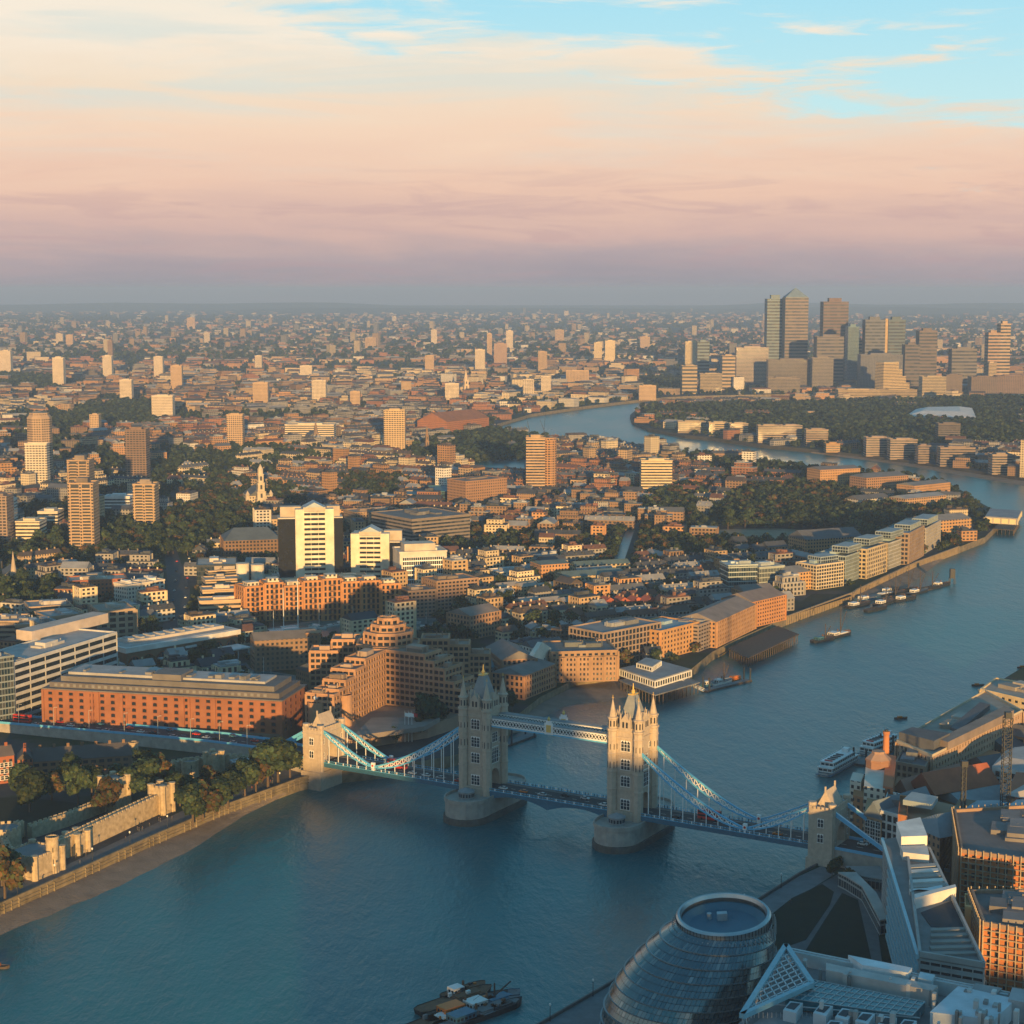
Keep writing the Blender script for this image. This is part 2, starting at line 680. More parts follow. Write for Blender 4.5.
haze()
# ------------------------------------------------------------------ the bascule and suspension bridge
M_PORT = mat('pale_ashlar', (.45, .375, .295), .85, .22, .6)
M_GRAN = mat('granite', (.36, .325, .285), .85, .35, .25)
M_WETG = mat('wet_granite', (.11, .10, .085), .6, .35, .3)
M_SLATE = mat('slate', (.24, .26, .27), .7, .2, .5)
M_BLUE = mat('blue_paint', (.12, .44, .68), .45, .12, .5)
M_WHITE = mat('white_paint', (.78, .78, .76), .5, .1, .5)
M_GLASS = mat('window_glass', (.02, .028, .036), .12, .1, .5, spec=.5)
M_GOLD = mat('gilding', (.75, .50, .14), .4, .1, 1.0, metal=.3)
M_RED = mat('red_paint', (.50, .035, .02), .4, .1, .5)
M_DARK = mat('dark_iron', (.035, .04, .045), .55, .2, .5)
M_LINE = mat('road_paint', (.75, .75, .72), .7, .2, .6)

NP = G(483.5, 812, 0)
SP = G(632, 838, 0)
BMID = (NP + SP) / 2
bx = (SP - NP)
HALF = bx.length / 2
BAX = bx.normalized()
BANG = math.atan2(BAX.y, BAX.x)
BROOT = thing('suspension_bridge', 'twin towered stone bridge with blue chains and raised walkways crossing the river', 'bridge', (BMID.x, BMID.y, 0), BANG)
BM4 = Matrix.Translation(BROOT.location) @ Matrix.Rotation(BANG, 4, 'Z')


def onbridge(x, y, z=13.6):
    return BM4 @ Vector((x, y, z))


DECK = 13.5
TW = 6.2      # half size of tower body along the bridge
TD = 7.0      # half size across
AB = HALF + 93  # abutment tower centre


def window_mesh(w, h, lights=1, arched=True, frame=None, deep=.12, name='window', glass=None, bars=1):
    """one window on a wall facing -y: frame, bars and pane, origin at the sill's middle"""
    m = MB()
    f = .16
    m.box(-w / 2, w / 2, -.04, .06, 0, h)
    m.slot = 1
    m.box(-w / 2 - f, -w / 2, -deep, .05, -f, h)
    m.box(w / 2, w / 2 + f, -deep, .05, -f, h)
    m.box(-w / 2 - f, w / 2 + f, -deep, .05, h, h + f)
    m.box(-w / 2 - f - .1, w / 2 + f + .1, -deep - .12, .05, -f * 2, -f)
    for i in range(1, lights):
        x = -w / 2 + w * i / lights
        m.box(x - .09, x + .09, -deep, .05, 0, h)
    for j in range(bars):
        z = h * (j + 1) / (bars + 1)
        m.box(-w / 2, w / 2, -deep + .03, .05, z - .07, z + .07)
    if arched:
        n = max(lights, 1)
        for i in range(n):
            a = -w / 2 + w * i / n
            b = a + w / n
            m.face([(a, -deep + .02, h * .82), (a, -deep + .02, h), ((a + b) / 2, -deep + .02, h)])
            m.face([(b, -deep + .02, h * .82), ((a + b) / 2, -deep + .02, h), (b, -deep + .02, h)])
    return m.mesh(name, [glass or M_GLASS, frame or M_WHITE])


W_TRIPLE = window_mesh(4.4, 4.6, 3, bars=2)
W_DOUBLE = window_mesh(2.4, 3.4, 2)
W_SLIT = window_mesh(.8, 2.4, 1)
W_BAY = window_mesh(6.2, 7.5, 4, bars=3)
FACES = ((0.0, 0, -1), (PI / 2, 1, 0), (PI, 0, 1), (-PI / 2, -1, 0))


def put_window(data, parent, face, hx, hy, off, z, name='window'):
    a, nx, ny = FACES[face]
    if ny:
        loc = (off * -ny, ny * hy, z)
    else:
        loc = (nx * hx, off * nx, z)
    return link(name, data, parent, loc, a)


def crenels(m, x0, x1, y0, y1, z, w=.9, h=.9, t=.5):
    """battlements round a rectangle"""
    for (a0, a1, fix, ax) in ((x0, x1, y0, 0), (x0, x1, y1 - t, 0), (y0 + t, y1 - t, x0, 1), (y0 + t, y1 - t, x1 - t, 1)):
        n = max(2, int((a1 - a0) / (w * 1.8)))
        st = (a1 - a0) / n
        for i in range(n):
            p, q = a0 + i * st + st * .2, a0 + i * st + st * .8
            if ax == 0:
                m.box(p, q, fix, fix + t, z, z + h)
            else:
                m.box(fix, fix + t, p, q, z, z + h)


def tower(x, lab):
    t = MB()
    zb, zt = 10.5, 51.0
    # body with a road arch through it
    t.box(-TW, TW, -TD, -4.4, zb, 20)
    t.box(-TW, TW, 4.4, TD, zb, 20)
    n = 8
    for i in range(n):
        a, b = PI * i / n, PI * (i + 1) / n
        ya, za = -4.4 * math.cos(a), 17.2 + 5.0 * math.sin(a)
        yb, zb2 = -4.4 * math.cos(b), 17.2 + 5.0 * math.sin(b)
        t.face([(-TW, ya, za), (TW, ya, za), (TW, yb, zb2), (-TW, yb, zb2)])
        for sx in (-TW, TW):
            q = [(sx, ya, za), (sx, yb, zb2), (sx, yb, 24), (sx, ya, 24)]
            t.face(q if sx < 0 else q[::-1])
    t.box(-TW, TW, -TD, -4.4, 20, 24)
    t.box(-TW, TW, 4.4, TD, 20, 24)
    t.box(-TW, TW, -TD, TD, 24, zt, bottom=False)
    t.box(-TW - 1.2, TW + 1.2, -TD - 1.2, -TD, zb, 14.2)          # battered foot
    for z, h, p in ((23.6, .7, .35), (31.6, .6, .3), (39.6, .6, .3), (47.2, .8, .45), (50.4, .9, .6)):
        t.box(-TW - p, TW + p, -TD - p, TD + p, z, z + h)
    crenels(t, -TW - .5, TW + .5, -TD - .5, TD + .5, 51.3, .8, 1.0)
    # panelled strips between the storeys
    for z in (30.2, 38.2, 46.2):
        for k in range(-4, 5):
            t.box(k * 1.05 - .25, k * 1.05 + .25, -TD - .14, -TD, z, z + 1.1)
            t.box(k * 1.05 - .25, k * 1.05 + .25, TD, TD + .14, z, z + 1.1)
    o = t.build('tower', M_PORT, BROOT, loc=(x, 0, 0))
    for f in (0, 2):
        for z, d in ((15.0, W_TRIPLE), (25.6, W_TRIPLE), (33.2, W_TRIPLE), (41.6, W_TRIPLE)):
            put_window(d, o, f, TW, TD, 0, z)
    for f in (1, 3):
        put_window(W_BAY, o, f, TW, TD, 0, 25.0)
        put_window(W_TRIPLE, o, f, TW, TD, 0, 35)
        for s in (-4.0, 4.0):
            put_window(W_SLIT, o, f, TW, TD, s, 27)
            put_window(W_SLIT, o, f, TW, TD, s, 34)
            put_window(W_SLIT, o, f, TW, TD, s, 42)
    # corner turrets
    q = MB()
    q.lathe([(2.35, 10.5), (2.35, 50.2), (2.75, 50.6), (2.75, 51.4), (2.1, 51.5), (2.1, 55.6), (2.5, 55.9), (2.5, 56.5), (1.75, 56.8), (.16, 64.2), (.16, 65.2)], 8, a0=PI / 8)
    for z in (23.6, 31.6, 39.6, 47.2):
        q.lathe([(2.4, z), (2.62, z + .15), (2.62, z + .6), (2.4, z + .75)], 8, a0=PI / 8, cap=False)
    q.slot = 1
    for a in range(8):
        an = PI / 4 * a
        q.M = Matrix.Rotation(an, 4, 'Z')
        q.box(-.3, .3, -2.05, -1.9, 52.4, 55.0)
        q.box(-.16, .16, -2.3, -2.1, 33.5, 36.5)
        q.box(-.16, .16, -2.3, -2.1, 42, 44.5)
    q.M = None
    q.slot = 2
    q.box(-.5, .5, -.1, .1, 65.0, 65.25)
    q.box(-.1, .1, -.1, .1, 65, 66.3)
    qd = q.mesh('turret', [M_PORT, M_GLASS, M_GOLD])
    for sx in (-1, 1):
        for sy in (-1, 1):
            link('turret', qd, o, (sx * (TW + .2), sy * (TD + .2), 0))
    # gabled dormers
    g = MB()
    g.box(-2.2, 2.2, -.9, 1.2, 51.0, 55.2)
    g.gable(-2.2, 2.2, -.9, 1.6, 55.2, 3.2, .15, axis='y')
    g.box(-.2, .2, -.9, -.5, 58, 60.0)
    for s in (-2.35, 2.35):
        g.box(s - .3, s + .3, -1.0, -.3, 51, 57)
        g.lathe([(.42, 57), (.03, 59)], 4, s, -.65, PI / 4)
    g.slot = 1
    for s in (-.9, .9):
        g.box(s - .45, s + .45, -.98, -.85, 52.2, 54.8)
    gd = g.mesh('dormer', [M_PORT, M_GLASS])
    for a, nx, ny in FACES:
        link('dormer', gd, o, (nx * (TW - .2), ny * (TD - .2), 0), a)
    r = MB()
    r.prism([(-5, -5.6), (5, -5.6), (5, 5.6), (-5, 5.6)], 51, 52.2)
    vs = [(-5, -5.6, 52.2), (5, -5.6, 52.2), (5, 5.6, 52.2), (-5, 5.6, 52.2), (-1.2, -2.2, 66.0), (1.2, -2.2, 66.0), (1.2, 2.2, 66.0), (-1.2, 2.2, 66.0)]
    r.grid(vs, [(0, 1, 5, 4), (1, 2, 6, 5), (2, 3, 7, 6), (3, 0, 4, 7), (4, 5, 6, 7)])
    r.slot = 1
    r.box(-1.4, 1.4, -2.4, 2.4, 66, 66.5)
    r.lathe([(.75, 66.5), (.9, 67.6), (.35, 68.4), (.12, 71)], 8)
    r.build('roof', [M_SLATE, M_GOLD], o)
    return o


def pier(x):
    def outline(g):
        pts = []
        for i in range(0, 13):
            a = PI + PI * i / 12
            pts.append(((10.3 + g) * math.cos(a), -14 + (11 + g) * math.sin(a)))
        for i in range(0, 13):
            a = PI * i / 12
            pts.append(((10.3 + g) * math.cos(a), 18 + (11.5 + g) * math.sin(a)))
        return pts
    p = MB()
    p.slot = 1
    p.prism(outline(.9), -1, 3.0)
    p.slot = 0
    p.prism(outline(0), 3.0, 9.8, top=False)
    p.prism(outline(.5), 9.8, 10.5)
    o = p.build('pier', [M_GRAN, M_WETG], BROOT, loc=(x, 0, 0))
    w = MB()
    a, b = outline(.45), outline(-.2)
    n = len(a)
    for i in range(n):
        j = (i + 1) % n
        for z0, z1, q in ((10.5, 11.7, a), (10.5, 11.7, b)):
            f = [(q[i][0], q[i][1], z0), (q[j][0], q[j][1], z0), (q[j][0], q[j][1], z1), (q[i][0], q[i][1], z1)]
            w.face(f if q is a else f[::-1])
        w.face([(a[i][0], a[i][1], 11.7), (a[j][0], a[j][1], 11.7), (b[j][0], b[j][1], 11.7), (b[i][0], b[i][1], 11.7)])
    w.build('parapet', M_GRAN, o)
    c = MB()
    c.lathe([(3.6, 10.5), (3.6, 13.4), (4.0, 13.5), (4.0, 14.0), (.4, 15.6)], 16, 0, -15)
    c.slot = 1
    for i in range(16):
        c.M = Matrix.Translation((0, -15, 0)) @ Matrix.Rotation(PI / 8 * i + PI / 16, 4, 'Z')
        c.box(-.45, .45, -3.62, -3.4, 11.5, 13.0)
    c.M = None
    c.build('control_cabin', [M_SLATE, M_GLASS], o)
    return o


def lattice(m, xa, xb, y, z0f, z1f, n, w=.28):
    """crossed bars between a lower and an upper curve"""
    for i in range(n):
        a, b = xa + (xb - xa) * i / n, xa + (xb - xa) * (i + 1) / n
        m.bar((a, y, z0f(a)), (b, y, z1f(b)), w)
        m.bar((a, y, z1f(a)), (b, y, z0f(b)), w)


tower(-HALF, '')
tower(HALF, '')
pier(-HALF)
pier(HALF)

# high walkways
for y in (-4.9, 4.9):
    m = MB()
    x0, x1 = -HALF + TW, HALF - TW
    m.box(x0, x1, y - 1.8, y + 1.8, 43.6, 44.3)
    m.slot = 1
    for s in (-1.8, 1.8):
        m.box(x0, x1, y + s - .15, y + s + .15, 44.3, 44.9)
        m.box(x0, x1, y + s - .15, y + s + .15, 47.2, 47.7)
        lattice(m, x0, x1, y + s, lambda x: 44.8, lambda x: 47.3, 40, .26)
    m.slot = 2
    m.box(x0, x1, y - 1.5, y + 1.5, 44.4, 47.2)
    o = m.build('walkway', [M_BLUE, M_WHITE, M_GLASS], BROOT)
    r = MB()
    r.box(x0, x1, y - 2.0, y + 2.0, 47.7, 47.95)
    for i in range(27):
        xx = x0 + (x1 - x0) * (i + .5) / 27
        r.box(xx - .08, xx + .08, y - 1.95, y + 1.95, 47.95, 48.1)
    r.build('walkway_roof', M_SLATE, o)
    c = MB()
    s = -1 if y < 0 else 1
    c.box(-2.2, 2.2, y + s * 2.0 - .2, y + s * 2.0 + .2, 44, 49.2)
    c.box(-1.5, 1.5, y + s * 2.0 - .2, y + s * 2.0 + .2, 49.2, 50.4)
    c.slot = 1
    c.box(-1.2, 1.2, y + s * 2.05 - .3, y + s * 2.05 + .3, 45, 48.4)
    c.lathe([(.5, 50.4), (.75, 51.2), (.1, 52.4)], 8, 0, y + s * 2.0)
    c.build('crest', [M_WHITE, M_GOLD], o)

# decks
def deck(name, x0, x1, depth, arch=0.0):
    m = MB()
    n = 12
    for i in range(n):
        a, b = x0 + (x1 - x0) * i / n, x0 + (x1 - x0) * (i + 1) / n
        zl = lambda x: DECK - depth - arch * abs(2 * (x - (x0 + x1) / 2) / (x1 - x0)) ** 2
        m.slot = 0
        m.face([(a, -5.2, DECK), (b, -5.2, DECK), (b, 5.2, DECK), (a, 5.2, DECK)])
        m.slot = 1
        for s in (-1, 1):
            f = [(a, s * 5.2, DECK + .15), (b, s * 5.2, DECK + .15), (b, s * 8.2, DECK + .15), (a, s * 8.2, DECK + .15)]
            m.face(f if s > 0 else f[::-1])
            f = [(a, s * 5.2, DECK), (b, s * 5.2, DECK), (b, s * 5.2, DECK + .15), (a, s * 5.2, DECK + .15)]
            m.face(f if s < 0 else f[::-1])
        m.slot = 2
        for s in (-1, 1):
            f = [(a, s * 8.2, zl(a)), (b, s * 8.2, zl(b)), (b, s * 8.2, DECK + .15), (a, s * 8.2, DECK + .15)]
            m.face(f if s < 0 else f[::-1])
        m.face([(a, -8.2, zl(a)), (a, 8.2, zl(a)), (b, 8.2, zl(b)), (b, -8.2, zl(b))])
    m.slot = 3
    k = int(abs(x1 - x0) / 6)
    for i in range(k):
        xx = x0 + (x1 - x0) * (i + .3) / k
        m.box(xx, xx + 2.4, -.09, .09, DECK + .003, DECK + .02)
    o = m.build(name, [M_ASPHALT, M_PAVE, mat('girder_blue', (.045, .15, .23), .5, .15, .5), M_LINE], BROOT)
    for s in (-1, 1):
        r = MB()
        r.slot = 0
        y = s * 8.2
        r.box(x0, x1, y - .1, y + .1, DECK + 1.25, DECK + 1.4)
        r.box(x0, x1, y - .12, y + .12, DECK + .15, DECK + .4)
        k = int(abs(x1 - x0) / 1.5)
        for i in range(k + 1):
            xx = x0 + (x1 - x0) * i / k
            r.slot = 1 if i % 3 == 0 else 2
            r.box(xx - .2, xx + .2, y - .13, y + .13, DECK + .3, DECK + 1.45)
        r.slot = 0
        # side girder with its lattice
        for i in range(k // 2):
            a = x0 + (x1 - x0) * i / (k // 2)
            b = x0 + (x1 - x0) * (i + 1) / (k // 2)
            r.slot = 2
            r.bar((a, y + s * .12, DECK - 1.5), (b, y + s * .12, DECK - .1), .16)
            r.bar((a, y + s * .12, DECK - .1), (b, y + s * .12, DECK - 1.5), .16)
        r.build('parapet', [M_BLUE, M_WHITE, mat('girder_blue', (.045, .15, .23), .5, .15, .5)], o)
    return o


xin = HALF - TW
deck('bascule_span', -xin + .5, -.05, 1.4, 3.2).data.name
deck('bascule_span', .05, xin - .5, 1.4, 3.2)
deck('side_span', -AB + 4, -HALF - 6, 2.0)
deck('side_span', HALF + 6, AB - 4, 2.0)
for s in (-1, 1):
    m = MB()
    m.box(s * HALF - 6.6, s * HALF + 6.6, -4.35, 4.35, 10.5, DECK)
    m.build('roadway', M_ASPHALT, BROOT)

# suspension chains with hangers
XL = HALF + 58      # lowest point of a chain
def chain(sx, y):
    zt, za, zl = 43.0, 30.5, 15.6
    xt, xa = HALF + TW, AB - 3
    def mid(x):
        if x < XL:
            t = (XL - x) / (XL - xt)
            return zl + (zt - zl) * t ** 1.55
        t = (x - XL) / (xa - XL)
        return zl + (za - zl) * t ** 1.35
    def half(x):
        if x < XL:
            t = (x - xt) / (XL - xt)
        else:
            t = (x - XL) / (xa - XL)
        b = 1.75 if x < XL else 1.25
        return .12 + b * math.sin(PI * min(max(t, 0), 1)) ** .8
    hi = lambda x: mid(x) + half(x)
    lo = lambda x: mid(x) - half(x) * .9
    m = MB()
    def curve(x0, x1, n):
        m.slot = 0
        for i in range(n):
            a, b = x0 + (x1 - x0) * i / n, x0 + (x1 - x0) * (i + 1) / n
            m.bar((sx * a, y, hi(a)), (sx * b, y, hi(b)), .75, .65)
            m.bar((sx * a, y, lo(a)), (sx * b, y, lo(b)), .75, .65)
        m.slot = 1
        for i in range(n):
            a, b = x0 + (x1 - x0) * i / n, x0 + (x1 - x0) * (i + 1) / n
            m.bar((sx * a, y, lo(a)), (sx * b, y, hi(b)), .34)
            m.bar((sx * a, y, hi(a)), (sx * b, y, lo(b)), .34)
            m.bar((sx * b, y, lo(b)), (sx * b, y, hi(b)), .3)
    curve(xt, XL, 15)
    curve(XL, xa, 8)
    o = m.build('suspension_chain', [M_BLUE, M_WHITE], BROOT)
    j = MB()
    j.box(sx * XL - .9, sx * XL + .9, y - .6, y + .6, DECK + .3, DECK + 4.2)
    j.slot = 1
    j.M = Matrix.Translation((sx * XL, y, zl + .6)) @ Matrix.Rotation(PI / 2, 4, 'X')
    j.lathe([(.55, -.75), (.55, .75)], 12)
    j.M = None
    j.build('link_joint', [M_WHITE, M_RED], o)
    for i in range(1, 15):
        x = xt + (xa - xt) * i / 15
        if abs(x - XL) < 2.5 or lo(x) < DECK + 1:
            continue
        h = MB()
        h.bar((sx * x, y, DECK + .2), (sx * x, y, lo(x)), .3)
        h.build('hanger', M_WHITE, o)


for sx in (-1, 1):
    for y in (-7.6, 7.6):
        chain(sx, y)


def abutment(sx):
    m = MB()
    hx, hy = 5.2, 10.5
    m.box(-hx, hx, -hy, -4.6, -1, 30)
    m.box(-hx, hx, 4.6, hy, -1, 30)
    m.box(-hx, hx, -4.6, 4.6, -1, DECK)
    n = 8
    for i in range(n):
        a, b = PI * i / n, PI * (i + 1) / n
        ya, za = -4.6 * math.cos(a), 18 + 4.6 * math.sin(a)
        yb, zb = -4.6 * math.cos(b), 18 + 4.6 * math.sin(b)
        m.face([(-hx, ya, za), (hx, ya, za), (hx, yb, zb), (-hx, yb, zb)])
        for s in (-hx, hx):
            q = [(s, ya, za), (s, yb, zb), (s, yb, 26), (s, ya, 26)]
            m.face(q if s < 0 else q[::-1])
    m.box(-hx, hx, -4.6, 4.6, 26, 30)
    m.box(-hx - .8, hx + .8, -hy - .8, hy + .8, -1, 9)
    for z in (13.2, 20.5, 27.6):
        m.box(-hx - .3, hx + .3, -hy - .3, hy + .3, z, z + .6) if z > 26 else None
    crenels(m, -hx - .3, hx + .3, -hy - .3, hy + .3, 30, .9, 1.1)
    for yy in (-hy + 1.8, hy - 1.8):
        for xx in (-hx + .8, hx - .8):
            m.lathe([(1.5, 9), (1.5, 30.6), (1.75, 31), (1.75, 32.4), (1.3, 32.4)], 8, xx, yy, PI / 8)
    o = m.build('abutment_tower', M_PORT, BROOT, loc=(sx * AB, 0, 0))
    r = MB()
    r.gable(-3.6, 3.6, -5.5, 5.5, 30.1, 6.6, 0, axis='y')
    for yy in (-5.5, 5.5):
        r.box(-.3, .3, yy - .3, yy + .3, 36, 38.6)
    r.build('roof', M_PORT, o)
    for f in (0, 2):
        for zz in (16, 22.5):
            put_window(W_DOUBLE, o, f, hx, hy, 0, zz)
    for f in (1, 3):
        put_window(W_SLIT, o, f, hx, hy, -7.4, 16)
        put_window(W_SLIT, o, f, hx, hy, 7.4, 16)
        put_window(W_SLIT, o, f, hx, hy, 7.4, 23)
        put_window(W_SLIT, o, f, hx, hy, -7.4, 23)
    for y in (-7.6, 7.6):
        t = MB()
        a = (sx * (AB + 3), y, 29.5)
        b = (sx * (AB + 36), y, DECK - 2.5)
        t.bar(a, b, 1.5, 1.5)
        t.slot = 1
        t.bar((a[0], y, a[2] + .85), (b[0], y, b[2] + .85), .5, .3)
        t.build('land_tie', [M_BLUE, M_WHITE], BROOT)


abutment(-1)
abutment(1)
# approach viaducts behind the abutments
def viaduct(name, pts, w, wall=M_GRAN):
    """road carried on a walled bank along world points (x, y, z)"""
    m = MB()
    L, Rr = [], []
    for i, p in enumerate(pts):
        p = Vector(p)
        d = (Vector(pts[min(i + 1, len(pts) - 1)]) - Vector(pts[max(i - 1, 0)]))
        d.z = 0
        d.normalize()
        nrm = Vector((-d.y, d.x, 0))
        L.append(p + nrm * w / 2)
        Rr.append(p - nrm * w / 2)
    for i in range(len(pts) - 1):
        m.slot = 0
        m.face([Rr[i], Rr[i + 1], L[i + 1], L[i]])
        m.slot = 1
        for q, s in ((Rr, 1), (L, -1)):
            a, b = q[i], q[i + 1]
            f = [(a.x, a.y, 2), (b.x, b.y, 2), (b.x, b.y, b.z), (a.x, a.y, a.z)]
            m.face(f if s > 0 else f[::-1])
        m.slot = 2
        for q in (L, Rr):
            m.bar(q[i] + Vector((0, 0, .6)), q[i + 1] + Vector((0, 0, .6)), .45, 1.2)
        m.slot = 3
        c = (L[i] + Rr[i]) / 2
        d = (L[i + 1] + Rr[i + 1]) / 2
        k = max(1, int((d - c).length / 7))
        for j in range(k):
            a, b = c.lerp(d, (j + .2) / k), c.lerp(d, (j + .6) / k)
            m.bar(a + Vector((0, 0, .012)), b + Vector((0, 0, .012)), .2, .02)
    return tag(m.build(name, [M_ASPHALT, wall, M_BLUE, M_LINE]), kind='structure')
# ------------------------------------------------------------------ building kit
M_WALL = mat('wall_render', (1, 1, 1), .85, .3, .12, attr=True, detail=8)
M_ROOF = mat('roof_covering', (1, 1, 1), .85, .3, .12, attr=True)
M_FAC = facade('windowed_wall', sx=3.2, sz=3.1, fx=.5, fz=.5)
M_FACR = facade('ribbon_wall', sx=3.2, sz=3.4, fz=.48, ribbon=True)
M_FACT = facade('tower_wall', sx=3.0, sz=2.9, fx=.62, fz=.52)
M_SKY = facade('skyscraper_wall', win=(.025, .035, .045), sx=9, sz=8.5, fz=.5, ribbon=True, wrough=.3, spec=.05)
M_CURT = facade('curtain_wall', win=(.015, .03, .04), sx=1.7, sz=3.7, fx=.85, fz=.78, wrough=.1)
M_GLZ = mat('dark_glazing', (.018, .026, .034), .12, .3, .3, spec=.6)
M_LEAD = mat('grey_roof', (.17, .175, .18), .8, .3, .15)
M_METAL = mat('pale_metal', (.42, .46, .48), .4, .15, .3, metal=.4)
M_STONE = mat('rubble_stone', (.42, .335, .225), .95, .45, .5)
M_TIMBER = mat('dark_timber', (.075, .06, .05), .9, .4, .6)
M_TEAL = mat('teal_glass', (.05, .17, .21), .15, .25, .2, spec=.6)

BRICK = (.27, .125, .065)
RBRICK = (.31, .105, .05)
STOCK = (.31, .215, .12)
BROWN = (.20, .125, .075)
CREAM = (.56, .47, .34)
WHITE = (.66, .63, .58)
CONC = (.36, .325, .28)
GREY = (.27, .275, .28)
DGREY = (.10, .105, .115)
SLATEC = (.12, .125, .13)
TILE = (.20, .095, .055)
PALE = (.40, .40, .40)
FOOT = []            # occupied footprints (x, y, radius) and polygons
FPOLY = []
MARKS = []           # (u, v, phrase) landmarks that other labels may lean on


def mark(u, v, phrase):
    MARKS.append((u, v, phrase))


def claim(poly, grow=4.0):
    c = sum((Vector((p[0], p[1])) for p in poly), Vector((0, 0))) / len(poly)
    q = []
    for p in poly:
        d = Vector((p[0], p[1])) - c
        q.append(tuple(c + d * (1 + grow / max(d.length, 1))))
    xs, ys = [p[0] for p in q], [p[1] for p in q]
    FPOLY.append((min(xs), max(xs), min(ys), max(ys), q))


def ccw(poly):
    poly = [Vector((p[0], p[1])) for p in poly]
    if sum(a.x * b.y - b.x * a.y for a, b in zip(poly, poly[1:] + poly[:1])) < 0:
        poly.reverse()
    return poly


def gridwall(m, poly, z0, z1, nf, bay=3.2, band=1.3, fin=1.0, proud=.28, edges=None, wall=0, glass=1):
    """glazed core with proud floor bands and piers: windows that really sit back"""
    poly = ccw(poly)
    n = len(poly)
    m.slot = glass
    m.prism(poly, z0, z1, top=False)
    m.slot = wall
    fh = (z1 - z0) / nf
    for i in range(n):
        if edges is not None and i not in edges:
            continue
        a, b = poly[i], poly[(i + 1) % n]
        d = b - a
        L = d.length
        if L < .5:
            continue
        d /= L
        o = Vector((d.y, -d.x))
        def q(s, t, z):
            p = a + d * s + o * t
            return (p.x, p.y, z)
        pr = proud
        for f in range(nf + 1):
            zl, zh = z0 + f * fh - band / 2, z0 + f * fh + band / 2
            zl, zh = max(zl, z0), min(zh, z1)
            e = pr
            m.grid([q(-e, pr, zl), q(L + e, pr, zl), q(L + e, pr, zh), q(-e, pr, zh), q(-e, -.05, zl), q(L + e, -.05, zl), q(L + e, -.05, zh), q(-e, -.05, zh)],
                   [(0, 1, 2, 3), (3, 2, 6, 7), (1, 0, 4, 5), (1, 5, 6, 2), (4, 0, 3, 7)])
        k = max(1, round(L / bay))
        for j in range(k + 1):
            s = L * j / k
            w = fin / 2 if 0 < j < k else fin * .8
            e = pr + .04
            m.grid([q(s - w, e, z0), q(s + w, e, z0), q(s + w, e, z1), q(s - w, e, z1), q(s - w, -.05, z0), q(s + w, -.05, z0), q(s + w, -.05, z1), q(s - w, -.05, z1)],
                   [(0, 1, 2, 3), (1, 5, 6, 2), (4, 0, 3, 7)])


def flat_roof(m, poly, z, col, par=.9, pcol=None, seed=0, plant=2, pm=.6):
    """parapet, roof deck and plant boxes (slot as set)"""
    poly = ccw(poly)
    c = sum(poly, Vector((0, 0))) / len(poly)
    m.col = pcol or col
    inner = []
    for p in poly:
        d = c - p
        inner.append(p + d * min(.6 / max(d.length, .1) * 1.3, .4))
    outer = [p + (p - c).normalized() * .45 for p in poly]
    n = len(poly)
    for i in range(n):
        j = (i + 1) % n
        a, b, ia, ib = outer[i], outer[j], inner[i], inner[j]
        m.face([(a.x, a.y, z - .3), (b.x, b.y, z - .3), (b.x, b.y, z + par), (a.x, a.y, z + par)])
        m.face([(a.x, a.y, z + par), (b.x, b.y, z + par), (ib.x, ib.y, z + par), (ia.x, ia.y, z + par)])
        m.face([(ib.x, ib.y, z), (ia.x, ia.y, z), (ia.x, ia.y, z + par), (ib.x, ib.y, z + par)])
    m.col = col
    m.prism(poly, z - .25, z + .02)
    rnd = random.Random(seed * 77 + int(z * 13))
    xs, ys = [p.x for p in poly], [p.y for p in poly]
    e = max((poly[(i + 1) % n] - poly[i] for i in range(n)), key=lambda v: v.length)
    ang = math.atan2(e.y, e.x)
    for _ in range(plant):
        t = Vector((0, 0))
        ws = [rnd.random() ** 2 + .15 for _ in poly]
        s = sum(ws)
        for w, p in zip(ws, poly):
            t += p * (w / s)
        t = c.lerp(t, .75)
        sz = math.sqrt(max(abs((max(xs) - min(xs)) * (max(ys) - min(ys))), 1)) * rnd.uniform(.07, .16) + .8
        sz = min(sz, 6)
        m.M = Matrix.Translation((t.x, t.y, 0)) @ Matrix.Rotation(ang, 4, 'Z')
        g = rnd.uniform(.7, 1.5)
        m.col = tuple(min(x * g, .7) for x in col[:3])
        m.box(-sz, sz, -sz * .6, sz * .6, z, z + rnd.uniform(1.2, 3.2))
        if rnd.random() < .5:
            m.lathe([(.35, z), (.35, z + rnd.uniform(2, 4))], 6, sz + 1, 0)
        m.M = None


def rect(a, b, depth):
    """footprint behind the front edge a-b (left to right as seen)"""
    a, b = Vector((a[0], a[1])), Vector((b[0], b[1]))
    d = (b - a).normalized()
    o = Vector((-d.y, d.x))
    return [a, b, b + o * depth, a + o * depth]


